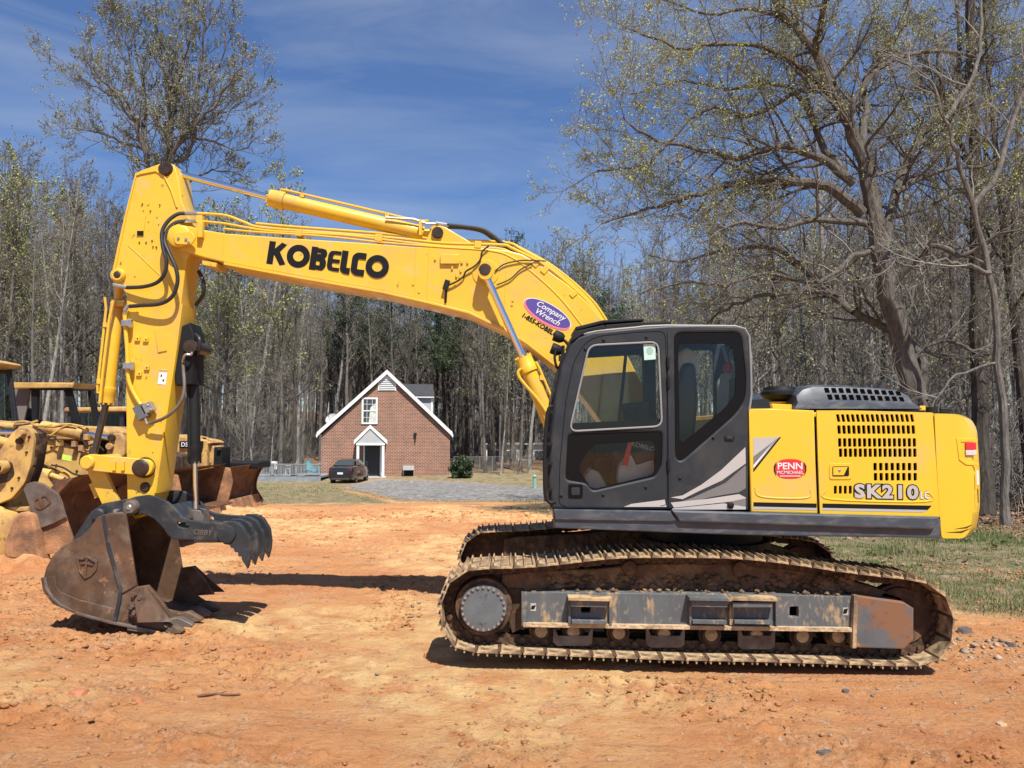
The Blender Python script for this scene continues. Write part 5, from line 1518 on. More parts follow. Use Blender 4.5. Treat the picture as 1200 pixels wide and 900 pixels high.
def hoodpt(px_, row, n_off=.0):
    """point on the hood shoulder: row 0..1 between the wall (s0) and the top edge (s1)"""
    x_ = W(px_, 465, YH).x
    zt_ = np.interp(x_, [p[0] for p in hz], [p[1] for p in hz])
    za, zb2 = zb_ + (zt_ - zb_) * .42, zb_ + (zt_ - zb_) * .90
    return Vector((x_, YH + .045 * row - n_off, za + (zb2 - za) * row + n_off * .3))
q = MB()
for r0_, r1_, h_ in ((-.10, .34, 0), (.52, .92, 1)):
    for k in range(11):
        xp = 970.5 + k * 8.4 - (0 if h_ == 0 else 2)
        p0, p1, p2, p3 = hoodpt(xp, r0_, .005), hoodpt(xp + 5.2, r0_, .005), hoodpt(xp + 4.6, r1_, .005), hoodpt(xp - .6, r1_, .005)
        for p_ in (p0, p1): 
            if r0_ < 0: p_.y = YH - .004
        q.add([p0, p1, p2, p3], [(0, 1, 2, 3)])
q.build('hood_vent_shade', M_VOID, hood, smooth=False)  # flat dark quads: shade inside the slots put in as colour
# more vents on top face for other views
# air pre-cleaner bowl
c_ = W(914, 470, 7.25)
q = MB(); q.lathe((c_.x, 7.25, c_.z - .14), (0, 0, 1), [(0, .09), (.12, .085), (.13, .10)], 24); q.build('air_intake_neck', M_YEL, exc)
q = MB(); q.lathe((c_.x, 7.25, c_.z + .0), (0, 0, 1), [(0, .07), (.03, .155), (.055, .175), (.085, .175), (.10, .15), (.13, .14), (.14, .05)], 32); q.build('air_intake_bowl', M_BLK, exc)
q = plate('hood_bracket', [(904, 473), (928, 474), (928, 480), (906, 479.5)], 7.0, .06, M_YEL, exc, bevel=.005)
q = MB(); c_ = W(1081, 478, YH); q.box((c_.x, YH + .02, c_.z), (.05, .05, .04)); q.build('hood_latch', M_YEL, exc)
# exhaust on far side
q = MB(); c_ = W(1030, 455, 8.9); q.tube([(c_.x, 8.9, c_.z - .35), (c_.x, 8.9, c_.z - .02), (c_.x + .06, 8.9, c_.z + .05)], [.06, .06, .055], 16); q.build('exhaust_pipe', M_RODD, exc)
# equipment on far (right) side front: tool boxes, fuel tank
q = MB(); a = W(700, 600, 8.5); q.bx(a.x, 2.2, 8.5, 9.45, W(0, 600, YN).z, 1.75); q.bx(a.x - .35, a.x - .01, 8.6, 9.4, W(0, 600, YN).z, 1.45); q.build('tool_box', M_YEL, exc, bevel=.04)
# ---- cab
YCF = 7.68
cab_out = [(647, 596), (643, 570), (643, 540), (647, 495), (652, 455), (659, 425), (668, 405), (678, 395), (694, 389), (746, 383.5), (782, 381), (815, 380.5), (864, 381.5), (873, 384), (877, 392), (880, 440), (880, 462), (877.5, 482), (877.5, 598), (783, 597)]
up_win = rcorner([(691, 405), (771, 401), (775.5, 499), (668, 505)], 9, 4)
lo_win = rcorner([(666, 509), (776, 506), (775, 545), (768, 558), (694, 575), (688, 566), (663, 562)], 5, 3)
re_win = rcorner([(790.5, 390), (868.5, 389), (874, 440), (873, 468), (862, 485), (798, 541), (792, 536)], 9, 4)
cab = plate('cab', cab_out, YN, .07, M_GREY, exc, holes=[up_win, lo_win, re_win], bevel=.02)
# far wall with its big windows
YCI = YCF
cab2 = [W(x_, y_, YN) for x_, y_ in cab_out]
def farplate(name, px, m, y0, y1, holes=(), bevel=.01, par=None):
    me = curve_mesh([xz(px, YN)] + [xz(h, YN) for h in holes], y0, y1, bevel); me.materials.append(m)
    return link(name, me, par or cab)
farplate('far_wall', cab_out, M_GREY, YCF, YCF + .05, [rcorner([(668, 410), (772, 404), (776, 520), (655, 520)], 6, 3), rcorner([(790, 400), (866, 398), (868, 520), (792, 530)], 6, 3)])
# shell between the side walls: roof, rear, front lower, floor
def shell(name, idx, m, th=.04, y0=YN + .055, y1=YCF + .01):
    pts = [cab2[i] for i in idx]
    out = [(p.x, p.z) for p in pts]
    cen = Vector((1.2, 0, 2.0))
    inn = []
    for i, p in enumerate(pts):
        t = (pts[min(i + 1, len(pts) - 1)] - pts[max(i - 1, 0)]).normalized(); nn = Vector((t.z, 0, -t.x))
        if nn.dot(cen - p) < 0: nn = -nn
        inn.append((p.x + nn.x * th, p.z + nn.z * th))
    q = MB(); n = len(out)
    vs = [(a, y0, b) for a, b in out] + [(a, y0, b) for a, b in inn] + [(a, y1, b) for a, b in out] + [(a, y1, b) for a, b in inn]
    fs = []
    for i in range(n - 1):
        fs += [(i, i + 1, 2 * n + i + 1, 2 * n + i), (n + i, 3 * n + i, 3 * n + i + 1, n + i + 1)]
    fs += [(0, 2 * n, 3 * n, n), (n - 1, 2 * n - 1, 4 * n - 1, 3 * n - 1)]
    q.add(vs, fs)
    o = q.build(name, m, cab, angle=40)
    bm = bmesh.new(); bm.from_mesh(o.data); bmesh.ops.recalc_face_normals(bm, faces=bm.faces); bm.to_mesh(o.data); bm.free()
    return o
shell('roof', [6, 7, 8, 9, 10, 11, 12, 13], M_GREY)
shell('rear_wall', [15, 16, 17, 18], M_GREY)
shell('front_sill', [0, 1, 2], M_GREY)
q = MB(); a, b = W(655, 596, YN), W(872, 588, YN); q.bx(a.x, b.x, YN + .072, YCF - .01, a.z, b.z); q.build('floor', M_INT, cab)
q = MB()
for y_ in (YN + .07, YCF - .05):
    pass
# windscreen and rear glass
def gl_strip(name, p0, p1, y0, y1):
    q = MB(); a, b = p0, p1; q.add([(a.x, y0, a.z), (b.x, y0, b.z), (b.x, y1, b.z), (a.x, y1, a.z)], [(0, 1, 2, 3)]); q.build(name, M_GLASS, cab, smooth=False)
gl_strip('windscreen', W(646.5, 540, YN), W(655, 455, YN), YN + .07, YCF); gl_strip('windscreen', W(655, 455, YN), W(670, 407, YN), YN + .07, YCF)
gl_strip('rear_window', W(876, 392, YN), W(878, 455, YN), YN + .07, YCF)
# glass panes (thin sheets just inside the wall)
def pane(name, loop_, Y=YN + .02, m=M_GLASS, par=None):
    me = curve_mesh([xz(loop_, YN)], Y, Y + .004, 0); me.materials.append(m); return link(name, me, par or cab, smooth=False)
pane('door_window', up_win); pane('door_window', lo_win); pane('side_window', re_win)
pane('far_window', rcorner([(668, 410), (772, 404), (776, 520), (655, 520)], 6, 3), YCF + .02); pane('far_window', rcorner([(790, 400), (866, 398), (868, 520), (792, 530)], 6, 3), YCF + .02)
# black printed borders of the lower and rear panes
lo_clear = rcorner([(693, 524), (700, 521), (765, 516.5), (768, 519), (767, 553), (763, 557), (698, 573), (692, 571), (680, 552), (680, 544)], 3, 3)
re_clear = rcorner([(795, 405), (800, 402), (855, 403), (861, 412), (863, 450), (861, 464), (850, 478), (800, 520), (797, 515)], 5, 3)
for lw, lc, nm_ in ((lo_win, lo_clear, 'window_border'), (re_win, re_clear, 'window_border')):
    me = curve_mesh([xz(lw, YN), xz(lc, YN)], YN + .012, YN + .018, 0); me.materials.append(M_BLKG); link(nm_, me, cab, smooth=False)
# grey seal round the upper door window
def ring_px(loop_, d):
    cx = sum(p[0] for p in loop_) / len(loop_); cy = sum(p[1] for p in loop_) / len(loop_)
    out = []
    n = len(loop_)
    for i in range(n):
        a, b = Vector(loop_[i - 1]), Vector(loop_[(i + 1) % n]); t = (b - a).normalized(); nn = Vector((t.y, -t.x))
        if nn.dot(Vector(loop_[i]) - Vector((cx, cy))) < 0: nn = -nn
        out.append((loop_[i][0] + nn.x * d, loop_[i][1] + nn.y * d))
    return out
plate('window_seal', ring_px(up_win, 1.6), YN - .008, .02, M_SEAL, cab, holes=[ring_px(up_win, -.6)], bevel=.004)
# sliding window bar and sticker
plate('sliding_bar', [(733, 404), (736.5, 404), (727, 500), (723, 500)], YN + .026, .02, M_BLK, cab, bevel=.003)
plate('window_rail', [(669, 496), (775, 491), (775, 499), (669, 504)], YN + .03, .012, M_BLK, cab, bevel=.002)
plate('window_rail', [(693, 405), (770, 402), (770, 407), (690, 413)], YN + .03, .012, M_BLK, cab, bevel=.002)
M_STK = mat('pale_green_sticker', (.45, .62, .55), .5, var=.05)
stk = plate('sticker', [(754, 403.5), (768, 403), (768.5, 421), (755, 422)], YN + .010, .002, M_STK, cab, bevel=0)
plate('sticker_print', ell(761.5, 411, 4, 4.5, 14), YN + .008, .0015, mat('grey_green_print', (.28, .42, .38), .5), stk, bevel=0)
# door outline: a raised seam and hinges
def seam(name, px, Y, r, m, par): 
    q = MB(); q.tube([W(a, b, Y) for a, b in px], r, 6); return q.build(name, m, par)
door_line = rcorner([(655, 593), (656, 545), (663, 470), (672, 425), (685, 402), (700, 394), (746, 389), (779.5, 388), (781.5, 440), (782, 593)], 8, 3)
n_ = len(door_line)
seam('door_seam', door_line, YN + .001, .0045, M_BLKD, cab)
plate('hinge_post', [(782.5, 389), (784.8, 389), (786, 480), (786, 595), (783.8, 595)], YN - .012, .02, M_GREY, cab, bevel=.003)
for (a_, b_) in ((783, 425), (783.5, 448), (783.5, 545)):
    q = MB(); c_ = W(a_, b_, YN - .015); q.cyl(c_ - Vector((0, 0, .045)), c_ + Vector((0, 0, .045)), .014, 8); q.build('hinge', M_BLK, cab)
plate('door_latch', rrect(666, 567, 683, 584, 2.5), YN - .006, .01, M_BLKG, cab, bevel=.003)
plate('door_handle', rrect(669.5, 571.5, 679.5, 580.5, 1.5), YN - .014, .01, M_GREY, cab, bevel=.003)
q = MB()
for a_, b_ in ((686, 409), (707.5, 398.5), (757.5, 395), (658, 581), (707, 580), (757, 571), (797, 560.5), (836, 513)): 
    c_ = W(a_, b_, YN - .006); q.lathe(c_, (0, 1, 0), [(-.006, .006), (0, .014), (.01, .014)], 10)
q.build_each('rubber_bumper', M_BLK, cab)
plate('rear_handle', rrect(849, 509.5, 861, 516.5, 3), YN - .01, .012, M_BLK, cab, bevel=.004)
plate('rear_handle', rrect(851, 511.2, 859, 514.8, 1.7), YN - .014, .01, M_GREY, cab, bevel=.003)
q = MB(); c_ = W(856, 592, YN - .01); q.lathe(c_, (0, 1, 0), [(-.02, .012), (-.01, .03), (.02, .03)], 14); q.build('cab_plug', M_BLK, cab)
# silver speed graphics
plate('silver_graphic', [(731, 594), (740, 590.5), (779, 585.5), (781, 594)], YN - .002, .0015, M_SILV, cab, bevel=0)
plate('silver_graphic', [(786, 583), (800, 580.5), (822, 568), (845, 551), (873.5, 524), (874, 543), (846, 563), (820, 575), (800, 585)], YN - .002, .0015, M_SILV, cab, bevel=0)
plate('dark_graphic', [(787, 592), (812, 583), (850, 566), (874, 545), (874, 572), (866, 577), (836, 582), (800, 590)], YN - .0035, .001, M_SILVD, cab, bevel=0)
plate('silver_graphic', [(786, 589), (830, 584.5), (866, 579), (874, 583), (874, 586), (846, 589), (790, 595)], YN - .005, .001, M_SILV, cab, bevel=0)
plate('dark_graphic', [(855, 588), (874, 584), (874, 596.5), (850, 596)], YN - .0065, .001, M_SILVD, cab, bevel=0)
plate('silver_graphic', [(788, 595.8), (848, 589.8), (874, 594), (874, 597), (788, 597.2)], YN - .008, .001, M_SILV, cab, bevel=0)
# light roof edge moulding
q = MB(); q.tube([W(a, b, YN + .012) for a, b in ((684, 391.5), (700, 388), (746, 383.8), (756, 382.5), (782, 381.5), (862, 382.3), (873, 385.5), (878, 394), (880.2, 440), (880.5, 462), (878, 481))], .011, 8); q.build('roof_moulding', M_SEAL, cab)
# front pillar outer skin with seams: a second darker strip
plate('front_pillar', [(645, 595), (641.5, 570), (641.5, 540), (645.5, 495), (650.5, 455), (657.5, 425), (666, 405), (676, 395), (690, 388.5), (690, 392), (679, 398), (670, 408), (662, 427), (655.5, 456), (650.5, 496), (647.5, 540), (648, 570), (652, 595)], YN + .015, .05, M_BLK, cab, bevel=.008)
# black visor / top guard plates on the roof
for i, (px, y0, y1) in enumerate([([(675, 382), (707, 374), (756, 372), (756, 374.5), (709, 377.5), (676, 386)], YN + .12, YCF - .2),
                                 ([(668, 402), (673, 389), (706, 382), (709, 383.5), (709, 386.5), (690, 389), (680, 394)], YN + .0, YCF - .1),
                                 ([(709, 381.5), (746, 378.5), (786, 377.5), (786, 382), (746, 383), (709, 387)], YN + .02, YCF - .15),
                                 ([(712, 375.5), (716, 375), (716, 383), (712, 383)], YN + .2, YN + .26), ([(738, 374), (742, 374), (742, 381), (738, 381)], YN + .2, YN + .26),
                                 ([(752, 373.5), (770, 374.5), (786, 376.5), (786, 378.5), (752, 377.5)], YN + .3, YCF - .2)]):
    q = MB(); q.prism(xz(px, YN + .06), y0, y1); q.build('roof_guard', M_BLK, cab, bevel=.006)
# work lamps on the front edge, arms and hoses
for (a, b) in ((655, 395), (652, 410)):
    c_ = W(a, b, YN + .15); q = MB(); ax = Vector((-.9, 0, .35)).normalized()
    q.lathe(c_ + ax * -.05, ax, [(0, .03), (.03, .05), (.09, .052), (.10, .045)], 18)
    q.tube([c_, c_ + Vector((.06, 0, -.04)), c_ + Vector((.11, 0, -.10))], .014, 8); q.build('work_lamp', M_BLK, cab)
q = MB()
wob = [(661, 405), (658, 420), (657, 436), (653, 450), (652, 466), (649, 480), (648, 496), (645.5, 510)]
q.tube(bez([W(a + (1.2 if i % 2 else -1.2), b, YN + .05) for i, (a, b) in enumerate(wob)], 5), .016, 8)
for a, b in wob[1::2]: q.box(W(a, b, YN + .05), (.05, .05, .05))
q.tube(bez([W(a, b, YN + .1) for a, b in ((652, 408), (650, 420), (654, 432), (660, 418))], 5), .012, 6)
q.build('lamp_cable', M_BLK, cab)
# handrail at the door front
q = MB(); q.tube(bez([W(a, b, YN - .05) for a, b in ((648, 476), (643, 480), (640, 500), (638.5, 530), (638.5, 570), (640, 583), (645, 589), (651, 588))], 5), .017, 10)
for b in (483, 520, 543, 574): c_ = W(640.5 if b < 500 else 639, b, YN - .05); q.box(c_ + Vector((.03, .02, 0)), (.07, .04, .02))
q.build('handrail', M_BLK, cab)
# interior: seat, console, monitor, levers, covers
def cabbox(name, px, y0, y1, m, bevel=.02): q = MB(); q.prism(xz(px, YN + .3), y0, y1); return q.build(name, m, cab, bevel=bevel)
seat = cabbox('seat', [(722, 530), (775, 520), (800, 522), (802, 548), (735, 560), (720, 548)], 7.05, 7.5, M_INT, .04)
q = MB(); q.prism(xz([(786, 532), (786, 470), (800, 425), (815, 425), (818, 470), (812, 532)], YN + .3), 7.06, 7.48); q.build('backrest', M_INT, seat, bevel=.05)
q = MB(); q.prism(xz(rcorner([(795, 440), (792, 415), (805, 405), (820, 415), (822, 440)], 6), YN + .3), 7.12, 7.42); q.build('headrest', M_SEATW, seat, bevel=.04)
q = MB(); q.prism(xz(rcorner([(722, 567), (724, 545), (735, 532), (765, 532), (768, 563), (745, 570)], 6), YN + .2), 6.93, 7.05); q.build('seat_base_cover', M_SEATW, seat, bevel=.02)
q = MB(); q.prism(xz([(728, 545), (736, 517), (741, 517), (735, 546)], YN + .15), 6.92, 6.925); q.build('seat_belt', M_REDD, seat, bevel=.001)
cabbox('side_console', [(735, 531), (775, 512), (778, 533), (742, 545)], 6.92, 7.03, M_INT)
cabbox('right_console', [(700, 540), (775, 520), (780, 560), (705, 570)], 7.48, 7.64, M_INT)
mo = cabbox('monitor', [(738, 478), (757, 475), (759, 492), (740, 495)], 7.55, 7.60, M_BLKG, .005)
cabbox('storage_tray', [(738, 471), (772, 468), (775, 492), (742, 496)], 7.58, 7.65, M_INT)
c_ = W(752.5, 530, YN + .13)
text('console_lettering', 'KOBELCO', (c_.x - .10, 6.915, c_.z + .06), .055, M_SEATW, cab, tilt=14, off=.001)
q = MB(); q.tube(bez([W(a, b, 7.2) for a, b in ((725, 500), (728, 496), (750, 493), (755, 499))], 4), .012, 6); q.tube([W(716, 560, 7.3), W(712, 530, 7.3), W(708, 515, 7.3)], [.012, .012, .02], 8); q.tube([W(700, 562, 7.5), W(697, 535, 7.5), W(694, 522, 7.5)], [.012, .012, .022], 8); q.build('control_lever', M_BLK, cab)
q = MB(); q.prism(xz([(676, 570), (690, 548), (700, 552), (712, 572), (700, 578)], YN + .3), 6.98, 7.2); q.build('foot_pedal', M_SEATW, cab, bevel=.02)
q = MB(); q.bx(W(793, 0, YN).x, W(815, 0, YN).x, 7.52, 7.66, 1.35, 2.2); q.build('rear_pillar_trim', M_INT, cab, bevel=.02)
fe = thing('fire_extinguisher', tuple(W(851, 485, 7.45)), 'grey cylinder with red cap standing inside the rear of the cab', 'fire extinguisher')
c_ = W(853, 455, 7.45); q = MB(); q.lathe((c_.x, 7.45, c_.z - .32), (0, 0, 1), [(0, .09), (.02, .105), (.38, .105), (.46, .06), (.47, .03)], 20); q.build('cylinder', M_SEATW, fe)
q = MB(); q.lathe((c_.x, 7.45, c_.z + .15), (0, 0, 1), [(0, .03), (.02, .045), (.08, .04), (.1, .02)], 14); q.build('cap', M_REDD, fe)
# ---- boom
YB0, YB1 = 7.92, 8.38
boom_px = [(209, 266), (214, 263.5), (226, 266), (237, 269), (265, 273.5), (340, 279), (420, 284), (487, 289), (560, 290), (594, 293), (612, 298), (630, 308), (666, 334), (690, 356), (705, 373), (728, 402), (760, 465), (790, 530), (797, 556), (785, 572), (765, 574),
           (752, 562), (720, 512), (690, 470), (657, 431), (618, 401), (594, 386), (549, 365), (500, 353), (450, 341.5), (350, 323.5), (260, 307), (236, 301), (212, 293.5), (203, 288), (201.5, 277)]
boom = plate('boom', boom_px, YB0, YB1 - YB0, M_YEL, exc, bevel=.012)
def onboom(name, px, d, th, m, par=None, bevel=.003, **k): return plate(name, px, YB0 - d, th, m, par or boom, bevel=bevel, **k)
# welded flange along the lower and upper edges
def strip(name, pts, w_, Y, th, m, par, bevel=.004):
    top = []; bot = []
    for i, p in enumerate(pts):
        a, b = Vector(pts[max(i - 1, 0)]), Vector(pts[min(i + 1, len(pts) - 1)]); t = (b - a).normalized(); nn = Vector((-t.y, t.x))
        top.append((p[0] + nn.x * w_ / 2, p[1] + nn.y * w_ / 2)); bot.append((p[0] - nn.x * w_ / 2, p[1] - nn.y * w_ / 2))
    return plate(name, top + bot[::-1], Y, th, m, par, bevel=bevel)
strip('lower_flange', [(262, 308.5), (350, 325), (450, 342.5), (500, 354), (549, 366), (594, 387), (618, 402), (657, 432.5), (690, 471), (720, 513)], 3, YB0 - .025, YB1 - YB0 + .05, M_YEL, boom)
q = MB(); q.tube([W(262, 275, YB0), W(261, 306, YB0)], .005, 6); q.tube([W(503, 293, YB0), W(500, 352, YB0)], .005, 6); q.tube([W(487, 290, YB0), W(486, 350, YB0)], .004, 6); q.tube([W(594, 294, YB0), W(590, 384, YB0)], .004, 6)
q.build_each('weld_seam', M_YEL, boom)
# nose boss with pin plate
q = MB(); c_ = W(212, 278, YB0); q.lathe((c_.x, YB0 - .07, c_.z), (0, 1, 0), [(0, .10), (.01, .118), (.08, .12)], 32); q.build('pin_boss', M_YEL, boom)
onboom('pin_keeper', rcorner([(203, 273), (224, 271), (230, 278), (224, 287), (205, 286)], 4), .085, .02, M_YEL, bevel=.005)
q = MB()
for a, b in ((209, 279), (218, 280), (221, 284)): c_ = W(a, b, YB0 - .09); q.lathe(c_, (0, 1, 0), [(-.008, .014), (.005, .016)], 6)
q.build_each('keeper_bolt', M_FIT, boom)
q = MB(); q.lathe((W(212, 278, YB0).x, YB1, W(212, 278, YB0).z), (0, 1, 0), [(0, .12), (.08, .118)], 24); q.build('pin_boss', M_YEL, boom)
onboom('wear_plate', [(237, 305), (254, 308), (253, 313), (237, 310)], .0, .3, M_YEL)
# boom cylinder pin area: round reinforcement and protruding pin
c_ = W(569, 320, YB0); q = MB(); q.lathe((c_.x, YB0 - .008, c_.z), (0, 1, 0), [(0, .135), (.009, .14)], 36); q.build('pin_pad', M_YEL, boom)
q = MB(); q.lathe((c_.x, YB0 - .19, c_.z), (0, 1, 0), [(0, .03), (.0, .055), (.02, .065), (.05, .068), (.19, .068)], 24); q.build('pin', M_GREASE, boom)
# raised bracket carrying the arm cylinder foot
br = plate('cylinder_bracket', [(497, 289), (500, 279), (506, 268), (514, 264), (522, 266), (549, 282), (560, 291)], 8.02, .26, M_YEL, boom, bevel=.01)
c_ = W(512.5, 272, 7.99); q = MB(); q.lathe((c_.x, 7.985, c_.z), (0, 1, 0), [(0, .055), (.02, .062), (.33, .062)], 24); q.build('pin', M_GREASE, boom)
# small brackets, block, bolts
onboom('manifold', rrect(516, 298, 538, 309, 1), .03, .03, M_YEL, bevel=.004)
q = MB()
for a, b in ((510, 303), (541, 307), (548, 307), (530, 314), (540, 317), (535, 323), (539, 324)): 
    c_ = W(a, b, YB0 - .006); q.box(c_, (.018, .02, .035)) ; c2 = c_ + Vector((0, -.008, .01)); q.cyl(c2, c2 + Vector((0, .01, 0)), .006, 6)
for a, b in ((601, 352), (600, 357), (484, 333), (533, 335), (491, 342)): c_ = W(a, b, YB0 - .003); q.box(c_, (.02, .012, .02))
q.build_each('stud', M_YEL, boom)
q = MB(); q.tube(bez([W(a, b, YB0 - .03) for a, b in ((573, 288), (565, 295), (563, 304), (556, 312), (546, 318), (543, 324), (535, 330), (526, 334))], 4), .009, 6)
c_ = W(523, 334, YB0 - .03); q.box(c_, (.05, .05, .10), Matrix.Rotation(.3, 3, 'Y')); q.cyl(W(523, 340, YB0 - .03), W(522, 355, YB0 - .01), .012, 8); q.build('work_light_cable', M_BLK, boom)
q = MB(); q.tube(bez([W(a, b, YB0 - .02) for a, b in ((580, 318), (590, 310), (605, 306), (618, 305), (640, 306))], 4), .007, 6); q.tube(bez([W(a, b, YB0 - .02) for a, b in ((582, 334), (598, 327), (610, 316), (624, 309))], 4), .007, 6); q.build('grease_line', M_HOSE, boom)
# lettering on the boom side, drawn with thick strokes
def lettering(word, origin, H_, tilt, m, par, Y, wst=.275, gap=.02):
    ct, st_ = math.cos(R(tilt)), math.sin(R(tilt))
    def arc(cx, cy, rx, ry, a0, a1, n=18): return [(cx + rx * math.cos(R(a0 + (a1 - a0) * i / n)), cy + ry * math.sin(R(a0 + (a1 - a0) * i / n))) for i in range(n + 1)]
    h = wst / 2
    G_ = {'K': (.80, [[(h, 0), (h, 1)], [(.10 + h, .45), (.80 - h * 1.05, 1.0)], [(.36, .56), (.84 - h, 0)]]),
          'O': (1.0, [arc(.5, .5, .5 - h, .5 - h, 0, 360, 36)]),
          'B': (.70, [[(h, 0), (h, 1)], [(h, 1 - h), (.42, 1 - h)] + arc(.42, .745, .14, .125, 90, -90, 8) + [(h, .62 - h * .2)], [(h, .50), (.43, .50)] + arc(.43, .31, .14, .19, 90, -90, 8) + [(h, h)]]),
          'E': (.58, [arc(.30, .68, .30 - h, .32 - h, 90, 180, 8) + arc(.30, .32, .30 - h, .32 - h, 180, 270, 8), [(.30, 1 - h), (.58, 1 - h)], [(.30, h), (.58, h)], [(.2, .5), (.56, .5)]]),
          'L': (.44, [[(h, 1), (h, .30)] + arc(.26, .26, .26 - h, .26 - h, 180, 270, 6) + [(.44, h)]]),
          'C': (.60, [[(.60, 1 - h), (.34, 1 - h)] + arc(.30, .70, .30 - h, .30 - h, 90, 180, 6) + arc(.30, .30, .30 - h, .30 - h, 180, 270, 6) + [(.34, h), (.60, h)]])}
    x = 0; k = 0; q = MB()
    for ch in word:
        wd, strokes = G_[ch]
        for sp in strokes:
            closed = (Vector(sp[0]) - Vector(sp[-1])).length < 1e-4
            L1 = []; L2 = []
            n = len(sp)
            for i, p in enumerate(sp):
                if closed: a, b = sp[i - 1 if i else n - 2], sp[i + 1 if i < n - 1 else 1]
                else: a, b = sp[max(i - 1, 0)], sp[min(i + 1, n - 1)]
                t = (Vector(b) - Vector(a)).normalized(); nn = Vector((-t.y, t.x))
                hh = h * (.72 if ch in 'BE' and abs(t.x) > .9 else 1) * (.8 if ch == 'E' else 1)
                L1.append((p[0] + nn.x * hh, p[1] + nn.y * hh)); L2.append((p[0] - nn.x * hh, p[1] - nn.y * hh))
            k += 1; yy2 = Y - .0015 - .0006 * k
            def tp(p):
                u, v = (x + p[0]) * H_, min(max(p[1], 0), 1) * H_
                return (origin.x + u * ct + v * st_, yy2, origin.z - u * st_ + v * ct)
            vs = [tp(p) for p in L1] + [tp(p) for p in L2]
            fs = [(i, i + 1, n + i + 1, n + i) for i in range(n - 1)]
            q.add(vs, fs)
        x += wd + gap
    o = q.build('boom_lettering', m, par, smooth=False)
    print('word width', x * H_ * FPX / Y, 'px')
    return o
lettering('KOBELCO', W(312.0, 309.0, YB0), .243, 7.6, M_BLKD, boom, YB0)
# dealer oval and telephone line on the boom
TL = 30
dec = onboom('dealer_oval', ell(641.5, 368, 31.5, 12.2, 40, TL), .002, .0015, M_WHT, bevel=0)
plate('oval_shadow', ell(641.1, 368.4, 30.8, 11.5, 40, TL), YB0 - .0035, .001, M_PINK, dec, bevel=0)
plate('oval_field', ell(642.2, 367.0, 29.4, 10.2, 40, TL), YB0 - .005, .001, M_PURP, dec, bevel=0)
c_ = W(644, 366.5, YB0); text('oval_lettering', 'Company', (c_.x, YB0 - .007, c_.z), .082, M_WHT, dec, tilt=TL, align='CENTER', off=.0012, shear=.25, sx=1.05)
c_ = W(640, 374, YB0); text('oval_lettering', 'Wrench', (c_.x, YB0 - .0075, c_.z), .082, M_WHT, dec, tilt=TL, align='CENTER', off=.0012, shear=.25, sx=1.05)
c_ = W(610.5, 370.5, YB0); text('phone_lettering', '1-855-KOBELCO', (c_.x, YB0 - .003, c_.z), .066, M_BLKD, boom, tilt=31, off=.0022, shear=.1, sx=1.0)
# pipes along the top of the boom
pipes = [([(228, 250), (248, 251), (266, 253), (285, 260), (302, 266), (345, 270), (450, 278), (520, 285), (586, 287), (600, 291), (640, 312), (680, 345), (700, 368), (716, 392)], 7.96, .016),
         ([(230, 259), (262, 262), (290, 267), (320, 271), (400, 275.5), (450, 281), (520, 289), (580, 291), (600, 297), (630, 317), (664, 345), (690, 377), (704, 398)], 7.94, .014),
         ([(262, 268), (300, 272), (380, 277), (450, 284.5), (520, 290), (575, 294), (600, 302), (626, 321), (656, 349), (684, 384), (698, 403)], 7.925, .012),
         ([(300, 262), (345, 266), (450, 274), (520, 281), (590, 284), (610, 292), (648, 315), (690, 352), (712, 385)], 8.12, .016),
         ([(300, 262), (345, 266), (450, 274), (520, 281), (590, 284), (612, 292), (652, 315), (694, 352), (716, 385)], 8.28, .016)]
for px, Yp, r_0 in pipes:
    q = MB(); q.tube(bez([W(a, b, Yp) for a, b in px], 5), r_0, 10); q.build('hydraulic_pipe', M_YEL, boom)
for a, b, w_, tl in ((444, 279, 9, 6), (234, 257, 8, 0), (628, 309, 7, 40), (638, 317, 7, 40), (672, 345, 6, 50), (560, 287, 8, 3), (350, 273, 8, 5)):
    c_ = W(a, b, 7.93); q = MB(); q.box(c_ + Vector((0, .06, 0)), (w_ * .0088, .16, .075), Matrix.Rotation(R(tl), 3, 'Y')); q.build('pipe_clamp', M_YEL, boom, bevel=.006)
onboom('pipe_stop', rrect(231, 259, 237, 278, 1), .06, .06, M_YEL, bevel=.005)
# arm (dipper)
YA0, YA1 = 7.98, 8.32
arm_px = [(158, 203), (164, 200), (186, 192), (196, 189.5), (204, 193), (208, 204), (213, 236), (222, 256), (230, 275), (227, 292), (219, 303), (213, 350), (206, 410), (190, 520), (181, 582), (172, 603), (158, 608), (149, 598), (148, 535), (147, 410), (148, 345), (141, 335), (132, 330), (131, 317), (139, 280), (146, 250)]
arm = plate('arm', arm_px, YA0, YA1 - YA0, M_YEL, exc, bevel=.012)
def onarm(name, px, d, th, m, bevel=.003, **k): return plate(name, px, YA0 - d, th, m, arm, bevel=bevel, **k)
strip('edge_flange', [(160, 205), (164, 203.5), (182, 200), (192, 206), (200, 222), (207, 243)], 1.6, YA0 - .014, .02, M_YEL, arm)
strip('edge_flange', [(159, 205), (148, 250), (141, 283), (134, 317)], 1.4, YA0 - .012, .018, M_YEL, arm)
strip('edge_flange', [(213, 356), (206, 410), (190, 520), (182, 578)], 1.8, YA0 - .014, YA1 - YA0 + .03, M_YEL, arm)
c_ = W(194, 198, YA0); q = MB(); q.lathe((c_.x, YA0 - .03, c_.z), (0, 1, 0), [(0, .035), (.0, .06), (.012, .066), (.03, .08), (.40, .08)], 24); q.build('pin', M_GREASE, arm)
c_ = W(140, 323, YA0); q = MB(); q.lathe((c_.x, YA0 - .05, c_.z), (0, 1, 0), [(0, .03), (0, .055), (.02, .07), (.42, .07)], 24); q.build('pin', M_YEL, arm)
